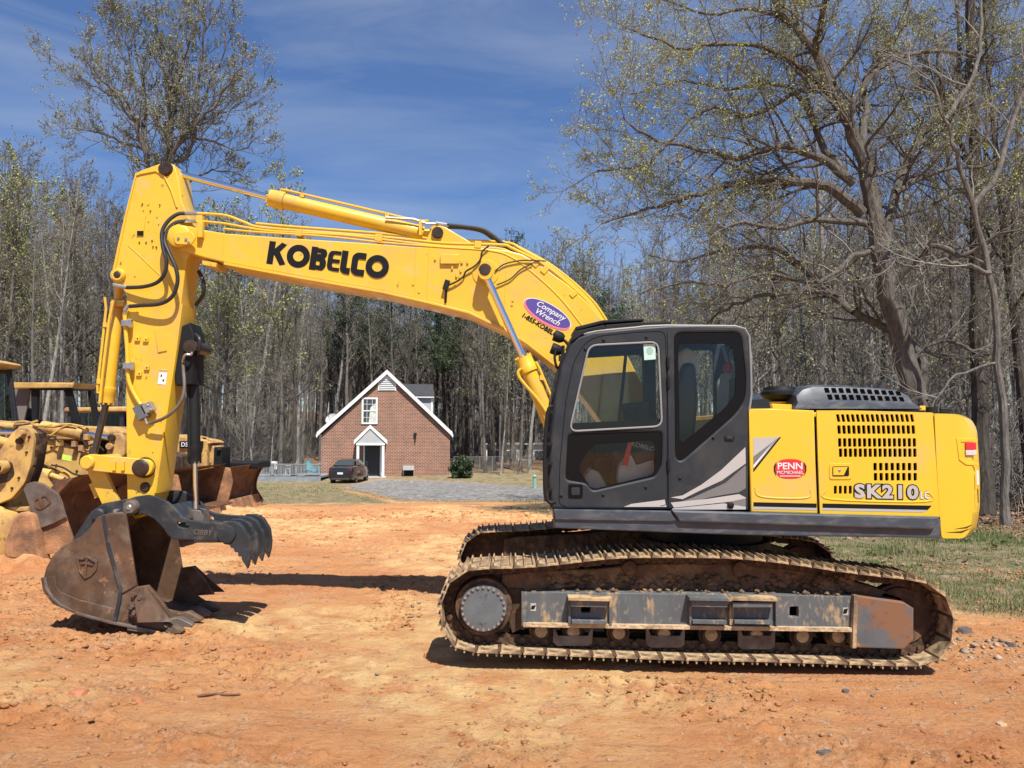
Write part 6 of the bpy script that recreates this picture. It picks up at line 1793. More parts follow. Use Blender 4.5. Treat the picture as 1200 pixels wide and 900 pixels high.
q = MB(); q.lathe((c_.x, YA0 - .056, c_.z), (0, 1, 0), [(0, .03), (.01, .045)], 16); q.build('pin_cap', M_GREASE, arm)
c_ = W(170, 548, YA0); q = MB(); q.lathe((c_.x, YA0 - .12, c_.z), (0, 1, 0), [(0, .04), (0, .06), (.02, .09), (.07, .105), (.12, .11)], 28); q.lathe((c_.x, YA1, c_.z), (0, 1, 0), [(0, .11), (.1, .09)], 24); q.build_each('linkage_pin', M_GREASE, arm)
c_ = W(170, 571, YA0); q = MB(); q.lathe((c_.x, YA0 - .02, c_.z), (0, 1, 0), [(0, .03), (0, .04), (.02, .055)], 20); q.build('grease_point', M_GREASE, arm)
q = MB()
for a, b in ((166, 240), (174, 239), (187, 241), (168, 246), (176, 248), (184, 254), (174, 259), (186, 262), (163, 283), (171, 283), (178, 281), (158, 323), (155, 426), (156, 445), (179, 529), (160, 576), (183, 288), (160, 366)):
    c_ = W(a, b, YA0 - .004); q.box(c_, (.012, .012, .018))
for a, b in ((161, 397), (171, 398), (163, 438), (172, 431)): c_ = W(a, b, YA0 - .012); q.box(c_, (.055, .024, .045))
q.build_each('stud', M_YEL, arm, bevel=.003)
q = MB()
for a, b in ((161, 397), (171, 398), (163, 438), (172, 431)): c_ = W(a, b, YA0 - .026); q.cyl(c_, c_ + Vector((0, .01, 0)), .008, 8)
for a, b in ((166.5, 239), (187, 240), (176, 247), (163, 284), (178, 282), (171, 284), (183, 290), (179, 289)): c_ = W(a, b, YA0 - .012); q.cyl(c_, c_ + Vector((0, .008, 0)), .007, 8)
q.build_each('bolt', M_BLKD, arm)
onarm('pad_plate', [(181, 385), (190, 384), (195, 411), (185, 413)], .012, .013, M_YEL)
onarm('pad_plate', [(162, 254), (171, 252.5), (168, 275), (160, 276)], .008, .009, M_YEL)
onarm('serial_plate', [(160.5, 270.5), (168, 270.5), (168, 276), (160.5, 276)], .011, .003, M_BLKD, bevel=0)
ws = onarm('warning_sticker', [(187, 433), (196.5, 433.5), (194, 451), (184.5, 450)], .003, .002, M_WHT, bevel=0)
for px in ([(187, 433.2), (196.4, 433.7), (196, 436), (186.6, 435.5)], [(188.5, 439), (190, 439), (189.6, 441.5), (188, 441.5)], [(190.6, 444.5), (192.6, 444.8), (192.2, 447), (190.4, 446.8)]):
    plate('sticker_print', px, YA0 - .0045, .001, M_BLKD if px[0][1] > 436 else M_YELF, ws, bevel=0)
q = MB(); q.tube([W(150, 287, YA0 - .002), W(187, 322, YA0 - .002)], .004, 6); q.build('weld_line', M_YEL, arm)
# dark wear box on the front face of the arm with thumb cylinder anchor
q = plate('thumb_anchor', [(213, 382), (222, 378), (226, 388), (229, 405), (226, 420), (226, 450), (206, 452), (204, 440)], 8.0, .30, M_BLK, arm, bevel=.012)
c_ = W(223, 406, 7.96); q = MB(); q.lathe((c_.x, 7.95, c_.z), (0, 1, 0), [(0, .05), (.0, .07), (.4, .07)], 20); q.build('pin', M_GREASE, arm)
# hoses from boom pipes to the arm
def hose(name, px, Y0, Y1, r_0, m, par, n=8):
    k = len(px)
    pts = [W(a, b, Y0 + (Y1 - Y0) * i / (k - 1) - .10 * math.sin(PI * i / (k - 1))) for i, (a, b) in enumerate(px)]
    q = MB(); q.tube(bez(pts, 6), r_0, 10); return q.build(name, m, par)
hose('hose', [(217, 250), (208, 251), (197, 259), (190, 272), (191, 290), (195, 305), (193, 320), (184, 331), (168, 336), (148, 337)], 7.93, 7.93, .020, M_HOSE, arm)
hose('hose', [(218, 259), (206, 261), (197, 269), (193, 282), (199, 298), (206, 314), (208, 330), (202, 347), (188, 356), (165, 358), (152, 359)], 7.93, 7.93, .020, M_HOSE, arm)
q = MB()
for p0, p1 in (((216, 250), (230, 250)), ((216, 259.5), (231, 259)), ((133, 334), (149, 337)), ((146, 364), (150, 358))): q.cyl(W(*p0, 7.93), W(*p1, 7.93), .021, 10)
q.tube([W(162, 358.5, 7.93), W(150, 358.5, 7.93), W(146, 363, 7.93), W(146, 368, 7.93)], .015, 10)
q.build('hose_fitting', M_FIT, arm)
q = MB(); q.tube(bez([W(a, b, 7.94) for a, b in ((146, 367), (147, 385), (149, 410), (150, 440), (154, 455), (162, 470), (165, 474))], 5), .020, 10); q.build('arm_pipe', M_YEL, arm)
for a, b in ((149, 379), (151, 429)):
    q = MB(); q.box(W(a, b, 7.93), (.10, .07, .065)); q.box(W(a + 4, b, 7.91), (.03, .05, .09)); q.build('pipe_clamp', M_FIT, arm, bevel=.008)
q = MB(); q.box(W(166, 483, 7.92), (.11, .08, .15), Matrix.Rotation(R(-28), 3, 'Y')); va = q.build('valve_block', M_DRIVE, arm, bevel=.008)
q = MB(); q.box(W(174, 478, 7.915), (.11, .07, .10), Matrix.Rotation(R(-28), 3, 'Y')); 
for a, b in ((173, 475), (176, 480)): q.cyl(W(a, b, 7.87), W(a, b, 7.92), .012, 8)
q.build('valve_cap', M_FIT, arm, bevel=.006)
q = MB(); q.tube([W(170, 489, 7.9), W(172, 496, 7.9), W(176, 496, 7.9)], .012, 8); q.build('hose_fitting', M_FIT, arm)
hose('hose', [(175, 496), (190, 491), (203, 482), (212, 470), (216, 455), (215, 435), (214.5, 425)], 7.9, 8.0, .017, M_WORN, arm)
hose('hose', [(233, 318), (238, 330), (238, 345), (230, 357)], 8.1, 8.2, .022, M_HOSE, arm)
hose('hose', [(214, 425), (217, 416), (224, 415), (228, 405)], 7.98, 8.05, .014, M_FIT, arm)
hose('hose', [(229, 392), (234, 398), (233, 412), (228, 416)], 8.0, 8.1, .018, M_HOSE, arm)
# ---- hydraulic cylinders
def cylinder(name, label, e0, b0, b1, e1, Y, rb, rr_, rodm=M_CHROME, bm=M_YEL, tube=True, pinw=.06, eye0=True):
    """e0 rod eye, b0 gland end, b1 barrel foot, e1 foot eye (photo positions at depth Y)"""
    E0, B0, B1, E1 = [W(*p, Y) for p in (e0, b0, b1, e1)]
    ax = (B1 - B0).normalized()
    q = MB()
    q.lathe(B0, ax, [(0, rb * .8), (.0, rb * 1.12), (.09, rb * 1.16), (.10, rb * 1.22), (.16, rb * 1.22), (.165, rb), ((B1 - B0).length - .05, rb), ((B1 - B0).length, rb * .86)], 28)
    o = q.build(name, bm, exc); o['label'] = label
    q = MB(); q.cyl(E0, B0 + ax * .02, rr_, 20); q.build('rod', rodm, o)
    q = MB()
    if eye0: q.lathe(E0 - Vector((0, pinw, 0)), (0, 1, 0), [(0, rb * .9), (2 * pinw, rb * .9)], 20)
    q.lathe(E1 - Vector((0, pinw, 0)), (0, 1, 0), [(0, rb * 1.0), (2 * pinw, rb * 1.0)], 20); q.cyl(B1 - ax * .02, E1, rb * .6, 14)
    q.build_each('eye', bm, o)
    q = MB()
    for k in range(8):
        a = 2 * PI * k / 8; u = ax.orthogonal().normalized(); w_ = ax.cross(u); c = B0 + (u * math.cos(a) + w_ * math.sin(a)) * rb * .98
        q.cyl(c - ax * .02, c + ax * .01, .012, 6)
    q.build_each('gland_bolt', bm, o)
    if tube:
        side_ = Vector((0, -1, 0)) * .3 + (ax.cross(Vector((0, 1, 0)))).normalized() * (1 if (ax.cross(Vector((0, 1, 0)))).z > 0 else -1)
        side_.normalize()
        q = MB(); L_ = (B1 - B0).length
        q.tube([B0 + ax * .10 + side_ * rb, B0 + ax * .10 + side_ * (rb + .03), B0 + ax * .16 + side_ * (rb + .035), B0 + ax * (L_ - .1) + side_ * (rb + .035), B0 + ax * (L_ + .02) + side_ * (rb + .06)], .014, 8)
        for t in (.2, .75): q.box(B0 + ax * L_ * t + side_ * (rb + .02), (.04, .05, .05))
        q.build('cylinder_pipe', bm, o)
    return o
cylinder('arm_cylinder', 'long arm cylinder lying on top of the boom', (197, 200.5), (317, 232), (497, 274), (512.5, 272 + 2), YC, .082, .036)
cylinder('boom_cylinder', 'near boom cylinder with bright rod', (569, 321), (613, 419), (672, 560), (684, 588), 7.80, .078, .036)
cylinder('boom_cylinder', 'far boom cylinder behind the boom', (569 + 2, 322), (615, 418), (672, 560), (684, 588), 8.50, .078, .036)
q = MB(); q.tube(bez([W(a, b, 7.72) for a, b in ((611, 432), (607, 437), (612, 447), (630, 468), (645, 490))], 5), .016, 8); q.build('cylinder_pipe', M_YEL, exc)
cylinder('bucket_cylinder', 'bucket cylinder on the back of the arm', (108, 541), (125, 472), (138, 352), (140, 323), 8.15, .068, .034, rodm=M_RODD)
c_ = [W(a, b, 8.0) for a, b in ((133, 352), (128, 375), (120, 440), (117, 472))]
q = MB(); q.tube(c_, .016, 8); q.cyl(W(131, 356, 8.05), W(146, 356, 8.05), .03, 10); q.build('cylinder_pipe', M_YEL, exc)
th = cylinder('thumb_cylinder', 'black thumb cylinder in front of the arm', (229.5, 602), (228.5, 541), (226, 405), (223, 402), 8.15, .058, .024, bm=M_BLK, tube=False)
q = MB(); q.tube([W(220, 420, 8.10), W(222, 535, 8.10)], .02, 8); q.build('cylinder_pipe', M_BLK, exc)
# big black hose over the boom to the arm cylinder foot
q = MB(); q.tube(bez([W(a, b, 8.05) for a, b in ((524, 264), (545, 266), (565, 269), (577, 276), (588, 285), (600, 292), (610, 300))], 5), .024, 10); q.build('hose', M_HOSE, exc)
q = MB(); q.tube(bez([W(a, b, 8.25) for a, b in ((524, 266), (545, 267), (565, 271), (580, 281), (592, 288), (604, 296))], 5), .022, 10); q.build('hose', M_HOSE, exc)
q = MB(); q.tube([W(a, b, 8.05) for a, b in ((452, 255), (485, 257), (500, 262), (512, 262.5))], .014, 8); q.cyl(W(511, 262, 8.05), W(526, 264.5, 8.05), .024, 10); q.build('hose_fitting', M_FIT, exc)
q = MB(); q.bx(W(493, 0, 8.0).x, W(496, 0, 8.0).x, 8.0, 8.1, W(0, 275, 8.0).z, W(0, 257, 8.0).z); q.build('pipe_clamp', M_YEL, exc)
# ---- bucket linkage
lk = MB(); 
def bar(name, p0, p1, w0, w1, y0, y1, m, par, bevel=.01):
    P0, P1 = W(*p0, y0), W(*p1, y0); d = (P1 - P0).normalized(); nn = Vector((-d.z, 0, d.x))
    pts = []
    for k in range(9): a = PI / 2 + PI * k / 8; v = nn * math.cos(a - PI / 2) + -d * math.sin(a - PI / 2); pts.append((P0.x + v.x * w0, P0.z + v.z * w0))
    for k in range(9): a = PI * k / 8; v = -nn * math.cos(a) + d * math.sin(a); pts.append((P1.x + v.x * w1, P1.z + v.z * w1))
    q = MB(); q.prism(pts, y0, y1); return q.build(name, m, par, bevel=bevel)
bar('idler_link', (106, 542), (169, 548), .085, .085, 7.88, 7.94, M_YEL, exc)
bar('idler_link', (106, 542), (169, 548), .085, .085, 8.36, 8.42, M_YEL, exc)
c_ = W(102, 542, 7.86); q = MB(); q.lathe((c_.x, 7.84, c_.z), (0, 1, 0), [(0, .04), (.0, .06), (.015, .072), (.6, .072)], 20); q.build('pin', M_YEL, exc)
q = MB(); c_ = W(145, 546, 7.88); q.box((c_.x, 7.87, c_.z), (.03, .03, .09)); q.box((c_.x - .09, 7.87, c_.z), (.03, .03, .09)); q.build('link_boss', M_YEL, exc)
bar('bucket_link', (112, 552), (133, 598), .085, .085, 7.99, 8.05, M_YEL, exc)
bar('bucket_link', (112, 552), (133, 598), .085, .085, 8.25, 8.31, M_YEL, exc)
q = MB(); a, b = W(122, 573, 8.05), W(122, 573, 8.25); q.box(((a.x + b.x) / 2 - .02, 8.15, a.z), (.12, .2, .16), Matrix.Rotation(R(-25), 3, 'Y')); q.build('link_web', M_YEL, exc)
# ---- bucket
YK0, YK1 = 7.62, 8.68
bk_side = [(147, 602), (121, 603), (114, 606), (106, 618), (96, 628), (86, 633), (71, 642), (61, 652), (54, 665), (51, 677), (53, 690), (59, 700), (70, 710), (90, 719), (130, 730), (165, 736), (186, 740), (196, 735), (176, 722), (163, 700), (160, 685), (153, 640)]
bucket = plate('bucket', bk_side, YK0, .03, M_BUCK, exc, bevel=.006)
o = curve_mesh([xz(bk_side, YK0)], YK1 - .03, YK1, .006); o.materials.append(M_BUCK); link('far_side_plate', o, bucket)
# curved back and floor
back = [(147, 602), (121, 603), (114, 606), (106, 618), (96, 628), (86, 633), (71, 642), (61, 652), (54, 665), (51, 677), (53, 690), (59, 700), (70, 710), (90, 719), (130, 730), (165, 736), (190, 741)]
bp = xz(back, YK0); cen = Vector((W(120, 670, YK0).x, W(120, 670, YK0).z))
inn = [(p[0] + (cen.x - p[0]) * .05, p[1] + (cen.y - p[1]) * .05) for p in bp]
q = MB(); n_ = len(bp)
q.add([(a, YK0 + .03, b) for a, b in bp] + [(a, YK0 + .03, b) for a, b in inn] + [(a, YK1 - .03, b) for a, b in bp] + [(a, YK1 - .03, b) for a, b in inn],
      [(i, i + 1, 2 * n_ + i + 1, 2 * n_ + i) for i in range(n_ - 1)] + [(n_ + i, 3 * n_ + i, 3 * n_ + i + 1, n_ + i + 1) for i in range(n_ - 1)] + [(0, 2 * n_, 3 * n_, n_), (n_ - 1, 2 * n_ - 1, 4 * n_ - 1, 3 * n_ - 1)])
o = q.build('shell', M_BUCK, bucket, angle=50)
bm_ = bmesh.new(); bm_.from_mesh(o.data); bmesh.ops.recalc_face_normals(bm_, faces=bm_.faces); bm_.to_mesh(o.data); bm_.free()
# heel band along the bottom edge, stiffener, front strip
strip('heel_plate', [(56, 676), (58, 690), (66, 701), (90, 711), (130, 721), (134, 722)], 17, YK0 - .018, .02, M_BUCK, bucket, .006)
strip('edge_band', [(52, 677), (54, 690), (61, 701), (71, 710), (91, 719.5), (130, 730), (166, 737), (186, 741)], 3.4, YK0 - .03, .05, M_WORN, bucket, .006)
strip('stiffener', [(121, 604), (127, 640), (136, 672), (141, 690), (139, 705), (134, 728)], 4.5, YK0 - .022, .024, M_STEEL, bucket, .005)
plate('cheek_plate', [(123, 603), (147, 602), (153, 640), (160, 686), (140, 697), (131, 655)], YK0 - .016, .02, M_BUCK, bucket, bevel=.006)
sc1 = plate('side_cutter', [(150, 722), (149, 712), (153, 692), (159, 688), (173, 686), (188, 703), (201, 724), (185, 725), (165, 727)], YK0 - .05, .05, M_BUCK, bucket, bevel=.01)
o = curve_mesh([xz([(150, 722), (149, 712), (153, 692), (159, 688), (173, 686), (188, 703), (201, 724), (185, 725), (165, 727)], YK0)], YK1, YK1 + .05, .01); o.materials.append(M_BUCK); link('side_cutter', o, bucket)
# flaring wing of the cutters (bent outward)
for yy0, sg in ((YK0 - .05, -1), (YK1 + .05, 1)):
    A_, B_, C_, D_ = [W(a, b, YK0) for a, b in ((173, 686), (201, 724), (170, 725), (160, 700))]
    q = MB(); q.add([(A_.x, yy0, A_.z), (B_.x + .06, yy0 + sg * .10, B_.z), (C_.x, yy0 + sg * .10, C_.z), (D_.x, yy0, D_.z), (A_.x, yy0 + .02, A_.z), (B_.x + .06, yy0 + sg * .10 + .02, B_.z), (C_.x, yy0 + sg * .10 + .02, C_.z), (D_.x, yy0 + .02, D_.z)],
                    [(0, 1, 2, 3), (7, 6, 5, 4), (0, 4, 5, 1), (1, 5, 6, 2), (2, 6, 7, 3), (3, 7, 4, 0)]); q.build('cutter_wing', M_BUCK, bucket)
q = MB()
for a, b in ((157, 697), (165, 700), (155, 711), (164, 713), (158, 718)): c_ = W(a, b, YK0 - .06); q.lathe(c_, (0, 1, 0), [(-.03, .02), (-.005, .028), (.02, .028)], 6)
q.box(W(160, 706, YK0 - .055), (.14, .02, .025), Matrix.Rotation(R(-5), 3, 'Y')); q.box(W(166, 722, YK0 - .055), (.2, .02, .02), Matrix.Rotation(R(2), 3, 'Y'))
q.build_each('cutter_bolt', M_WORN, bucket)
# shield emblem, raised on the side
em = [(88, 653), (94, 653.5), (101.5, 651), (108.5, 655), (114, 657), (113, 668), (107, 675), (99, 679), (92, 670)]
plate('shield_emblem', em, YK0 - .014, .014, M_BUCK, bucket, holes=[[(91.5, 656), (97, 656.5), (101.5, 654), (107.5, 658), (111, 659.5), (110, 667), (105.5, 672.5), (99.5, 675.8), (94, 669)]], bevel=.004)
plate('emblem_mark', [(94, 659), (100, 658.5), (100.6, 654.5), (102.4, 654.5), (102, 659), (109, 661), (108.5, 663.4), (101.8, 661.6), (100.6, 675), (98.4, 675), (99.6, 661.3), (94.4, 661.6)], YK0 - .014, .014, M_BUCK, bucket, bevel=.003)
# ears on the bucket top (black)
for y0 in (7.86, 8.38):
    q = MB(); q.prism(xz([(84, 634), (98, 612), (106, 600), (120, 590), (146, 585), (160, 590), (150, 606), (122, 606), (112, 612), (100, 630)], y0), y0, y0 + .06); q.build('bucket_ear', M_STEEL, bucket, bevel=.01)
c_ = W(116, 603, 7.84); q = MB(); q.lathe((c_.x, 7.80, c_.z), (0, 1, 0), [(0, .03), (.0, .05), (.02, .065), (.68, .065)], 20); q.build('pin', M_STEEL, bucket)
plate('bolt_dot', ell(134.5, 599, 2.2, 2.2, 14), 7.80, .07, M_FIT, bucket, bevel=.003)
# cutting edge and teeth
lip0, lip1 = W(183, 742, YK0), W(160, 735, YK0)
q = MB(); q.prism(xz([(150, 733), (186, 739), (200, 742), (186, 744), (150, 738)], YK0), YK0 - .02, YK1 + .02); q.build('cutting_edge', M_WORN, bucket, bevel=.005)
for k in range(5):
    yc_ = YK0 + .07 + k * (YK1 - YK0 - .14) / 4
    q = MB(); a_ = [W(a, b, YK0) for a, b in ((182, 733), (196, 731), (213, 740.5), (211, 743), (196, 744.5), (182, 743))]
    tip = 3
    vs = []
    for i, p in enumerate(a_):
        hw = .055 if i not in (2, 3) else .035
        vs += [(p.x, yc_ - hw, p.z + .0), (p.x, yc_ + hw, p.z)]
    n6 = 6
    fs = [tuple(2 * i for i in range(n6)), tuple(2 * i + 1 for i in range(n6 - 1, -1, -1))] + [(2 * i, 2 * ((i + 1) % n6), 2 * ((i + 1) % n6) + 1, 2 * i + 1) for i in range(n6)]
    q.add(vs, fs); o = q.build('tooth', M_WORN if k % 2 else M_BUCK, bucket, bevel=.008)
    bm_ = bmesh.new(); bm_.from_mesh(o.data); bmesh.ops.recalc_face_normals(bm_, faces=bm_.faces); bm_.to_mesh(o.data); bm_.free()
# ---- thumb
th_px = [(147, 592), (150, 585), (158, 582), (172, 580), (184, 582), (196, 588), (206, 597), (213, 606), (222, 609.5), (240, 612), (262, 613), (280, 612), (284, 616), (284, 633), (276, 640), (262, 634), (252, 634), (240, 633.5), (203, 632), (197, 628), (190, 618), (180, 608), (168, 602), (158, 604), (150, 600)]
def thumbplate(y0, par=None, nm='thumb'):
    me = curve_mesh([xz(th_px, 7.80), xz(rcorner([(207, 612), (220, 613), (221.5, 617), (219, 619.5), (209, 617.5)], 2), 7.80)], y0, y0 + .045, .008); me.materials.append(M_STEEL)
    return link(nm, me, par)
tb = thumbplate(7.80, exc); tb['label'] = 'black steel thumb clamp'
thumbplate(8.45, tb, 'side_plate')
q = MB(); q.prism(xz([(206, 614), (232, 620), (262, 622), (262, 630), (206, 628)], 7.80), 7.845, 8.45); q.build('web_plate', M_STEEL, tb, bevel=.01)
q = MB(); q.prism(xz([(196, 592), (206, 600), (214, 610), (212, 616), (200, 606), (192, 596)], 7.80), 7.845, 8.45); q.build('web_plate', M_STEEL, tb, bevel=.01)
# four hooked tines
tine_px = [(258, 618), (266, 613), (284, 611), (300, 613), (312, 622), (318, 636), (319, 648), (315, 655), (309, 650), (306, 656), (300, 648), (290, 640), (285, 632), (270, 632)]
tine = [(256, 622), (262, 612), (282, 610), (295, 613), (307, 621), (314, 634), (317, 648), (313, 664), (309, 659), (304, 662), (303, 656), (299, 656), (297, 651), (293, 651), (291, 646), (288, 646), (285, 641), (281, 640), (277, 636), (270, 634), (260, 632)]
# near tine as seen: its tip at (290, 665)
tine_n = [(255, 618), (262, 611), (274, 611), (284, 616), (292, 630), (294, 645), (293, 655), (290, 666.5), (287, 661), (284, 657), (283, 652), (279.5, 652), (279, 647), (275.5, 647), (274, 642.5), (271, 642), (269, 638.5), (264, 638), (258, 634), (254, 628)]
for k, y0 in enumerate((7.80, 8.02, 8.24, 8.46)):
    me = curve_mesh([xz([(a + .0, b) for a, b in tine_n], 7.80)], y0 - .012, y0 + .055, .008)
    me.transform(Matrix.Translation((0.0, 0, 0))); me.materials.append(M_STEEL if k else M_STEEL); link('tine', me, tb)
q = MB(); c_ = W(266.5, 626, 7.8); q.lathe((c_.x, 7.765, c_.z), (0, 1, 0), [(0, .06), (.004, .085), (.02, .092), (.04, .098), (.70, .098)], 32); q.build('tine_tube', M_STEEL, tb)
c_ = W(155.5, 594, 7.8); q = MB(); q.lathe((c_.x, 7.72, c_.z), (0, 1, 0), [(0, .03), (0, .058), (.02, .07), (.06, .075), (.76, .075)], 28); o = q.build('pivot_pin', M_WORN, tb)
q = MB(); q.lathe((c_.x, 7.71, c_.z), (0, 1, 0), [(0, .02), (.012, .032)], 16); q.build('pin_cap', M_FIT, o)
# serrated lower edge
q = MB(); 
for k in range(16):
    c_ = W(228 + k * 2.0, 634.5, 7.80); q.prism([(c_.x - .008, c_.z + .01), (c_.x + .008, c_.z + .01), (c_.x, c_.z - .016)], 7.803, 7.842)
q.build('serration', M_STEEL, tb)
# raised lettering of the maker
c_ = W(226, 626, 7.80); text('thumb_lettering', 'OBBY', (c_.x, 7.797, c_.z), .075, M_WORN, tb, tilt=4, off=.001, shear=.2, ext=.002)
# thumb cylinder lugs
q = MB(); q.prism(xz([(216, 612), (219, 603), (226, 597), (236, 598), (240, 606), (240, 614)], 8.1), 8.06, 8.10); q.prism(xz([(216, 612), (219, 603), (226, 597), (236, 598), (240, 606), (240, 614)], 8.1), 8.22, 8.26); q.build_each('cylinder_lug', M_WORN, tb, bevel=.006)
# far ear of the thumb, standing a little higher
# shoes of dirt below the bucket
# ------------------------------------------------------------------ the older machines parked on the left, all facing right
def recalc(o):
    bm = bmesh.new(); bm.from_mesh(o.data); bmesh.ops.recalc_face_normals(bm, faces=bm.faces); bm.to_mesh(o.data); bm.free(); return o
def px_(a, Y): return (a - 600) / FPX * Y
def zz_(b, Y): return W(600, b, Y).z
def crawler(root, x0, x1, yc, half, g, h=.85, w=.5):
    """two track loops with plates, wheels and frames"""
    for sg in (-1, 1):
        y0 = yc + sg * half - w / 2
        r_1 = h / 2
        pts = []
        for k in range(13): a = -PI / 2 - PI * k / 12; pts.append((x0 + r_1 + r_1 * math.cos(a), g + r_1 + r_1 * math.sin(a)))
        for k in range(13): a = PI / 2 - PI * k / 12; pts.append((x1 - r_1 + r_1 * math.cos(a), g + r_1 + r_1 * math.sin(a)))
        cen = Vector(((x0 + x1) / 2, g + r_1)); inn = []
        for p in pts: v = (cen - Vector(p)); c2 = Vector((min(max(p[0], x0 + r_1), x1 - r_1), g + r_1)); d = (c2 - Vector(p)).normalized() * .07; inn.append((p[0] + d.x, p[1] + d.y))
        n = len(pts); q = MB()
        q.add([(a, y0, b) for a, b in pts] + [(a, y0, b) for a, b in inn] + [(a, y0 + w, b) for a, b in pts] + [(a, y0 + w, b) for a, b in inn],
              [(i, (i + 1) % n, 2 * n + (i + 1) % n, 2 * n + i) for i in range(n)] + [(n + i, 3 * n + i, 3 * n + (i + 1) % n, n + (i + 1) % n) for i in range(n)] +
              [(i, n + i, n + (i + 1) % n, (i + 1) % n) for i in range(n)] + [(2 * n + i, 2 * n + (i + 1) % n, 3 * n + (i + 1) % n, 3 * n + i) for i in range(n)])
        L = x1 - x0 - 2 * r_1; m = int(L / .17)
        for k in range(m + 1):
            xx = x0 + r_1 + L * k / m
            q.bx(xx - .012, xx + .012, y0, y0 + w, g + h, g + h + .04); q.bx(xx - .012, xx + .012, y0, y0 + w, g - .03, g)
        tk = recalc(q.build('track', M_MUDB, root))
        q = MB(); q.bx(x0 + r_1, x1 - r_1, y0 + .1, y0 + w - .1, g + .2, g + h - .28)
        for xx, rr_ in ((x0 + r_1, r_1 - .10), (x1 - r_1, r_1 - .10)): q.cyl((xx, y0 + .06, g + r_1), (xx, y0 + w - .06, g + r_1), rr_, 20)
        for k in range(5): xx = x0 + r_1 + .15 + (L - .3) * k / 4; q.cyl((xx, y0 + .06, g + .17), (xx, y0 + w - .06, g + .17), .10, 12)
        q.build('undercarriage', M_CHAIN, tk)
def dozer(x_b, yc, wid, hb, body, label, g, hz_, cabx, cabz, name='bulldozer'):
    r = thing(name, (x_b - 2, yc, g), label, 'bulldozer')
    crawler(r, x_b - 3.4, x_b - .55, yc, .85, g)
    # concave blade
    prof = [(-.02 - .22 * math.sin(PI * t) + .10 * t, g + .0 + hb * t) for t in [k / 8 for k in range(9)]]
    q = MB(); n = 9; y0, y1 = yc - wid / 2, yc + wid / 2
    q.add([(x_b + a, y0, b) for a, b in prof] + [(x_b + a - .06, y0, b) for a, b in prof] + [(x_b + a, y1, b) for a, b in prof] + [(x_b + a - .06, y1, b) for a, b in prof],
          [(i, i + 1, 2 * n + i + 1, 2 * n + i) for i in range(n - 1)] + [(n + i, 3 * n + i, 3 * n + i + 1, n + i + 1) for i in range(n - 1)] + [(i, n + i, n + i + 1, i + 1) for i in range(n - 1)] + [(2 * n + i, 2 * n + i + 1, 3 * n + i + 1, 3 * n + i) for i in range(n - 1)] + [(n - 1, 2 * n - 1, 4 * n - 1, 3 * n - 1), (0, 2 * n, 3 * n, n)])
    bl = recalc(q.build('blade', M_RUST_SHADE, r))
    for y in (y0 - .03, y1 + .0):
        q = MB(); q.prism([(x_b + .06, g), (x_b + .12, g + .12)] + [(x_b + a + .07, b) for a, b in prof[3:]] + [(x_b - .30, g + hb * .9), (x_b - .34, g + .1)], y, y + .03); q.build('end_plate', M_RUST_SHADE, bl)
    q = MB(); q.prism([(x_b + .05, g - .04), (x_b + .09, g - .04), (x_b - .05, g + .34), (x_b - .08, g + .34)], y0 - .01, y1 + .01); q.build('cutting_edge', M_MUDB, bl)
    for sg in (-1, 1):
        q = MB(); q.box((x_b - 1.2, yc + sg * 1.22, g + .36), (2.1, .12, .2), Matrix.Rotation(R(3), 3, 'Y')); q.build('push_arm', body, r, bevel=.02)
        q = MB(); q.cyl((x_b - .2, yc + sg * .5, g + .55), (x_b - .8, yc + sg * .42, g + .95), .035, 10); q.cyl((x_b - .8, yc + sg * .42, g + .95), (x_b - 1.4, yc + sg * .35, g + 1.35), .065, 12); q.build('lift_cylinder', body, r)
    q = MB(); q.prism([(x_b - 2.5, g + .5), (x_b - .75, g + .5), (x_b - .72, g + hz_ - .12), (x_b - .9, g + hz_), (x_b - 2.5, g + hz_ + .06)], yc - .42, yc + .42); hd = q.build('hood', body, r, bevel=.04)
    q = MB(); q.bx(x_b - .72, x_b - .70, yc - .34, yc + .34, g + .6, g + hz_ - .4); q.build('grille', M_BLK, hd)
    q = MB()
    for k in range(8): z = g + .66 + k * .09; q.bx(x_b - .70, x_b - .685, yc - .32, yc + .32, z, z + .02)
    q.build('grille_bar', body, hd)
    q = MB(); q.bx(x_b - 3.3, x_b - .9, yc - .9, yc + .9, g + .84, g + .90); q.bx(x_b - 2.6, x_b - 1.6, yc - .9, yc - .45, g + .9, g + 1.25); q.build('fender', body, r, bevel=.02)
    q = MB(); q.cyl((x_b - 1.1, yc - .2, g + hz_ - .05), (x_b - 1.1, yc - .2, g + hz_ + .45), .055, 12); q.cyl((x_b - 1.6, yc + .1, g + hz_ - .05), (x_b - 1.6, yc + .1, g + hz_ + .3), .09, 14); q.build('exhaust_pipe', M_BLK, r)
    # cab
    c0, c1 = cabx; ct = cabz
    q = MB()
    for xx in (c0, c1):
        for sg in (-1, 1): q.box((xx, yc + sg * .62, (g + .95 + ct) / 2), (.09, .09, ct - g - .95))
    q.bx(c0, c1, yc - .64, yc - .58, g + .9, g + 1.3); q.bx(c0, c1, yc + .58, yc + .64, g + .9, g + 1.3); q.box(((c0 + c1) / 2, yc - .62, (g + 1.3 + ct) / 2), (.06, .06, ct - g - 1.3))
    fr_q = q; cq = MB(); cq.bx(c0 - .05, c1 + .05, yc - .66, yc + .66, g + .88, g + .96); cb_ = cq.build('cab', M_GREY, r, bevel=.01)
    fr_q.build_each('pillar', M_GREY, cb_, bevel=.01)
    q = MB(); q.prism([(c0 - .12, ct), (c1 + .12, ct), (c1 + .06, ct + .1), (c0 - .06, ct + .1)], yc - .75, yc + .75); q.build('roof', body, cb_, bevel=.03)
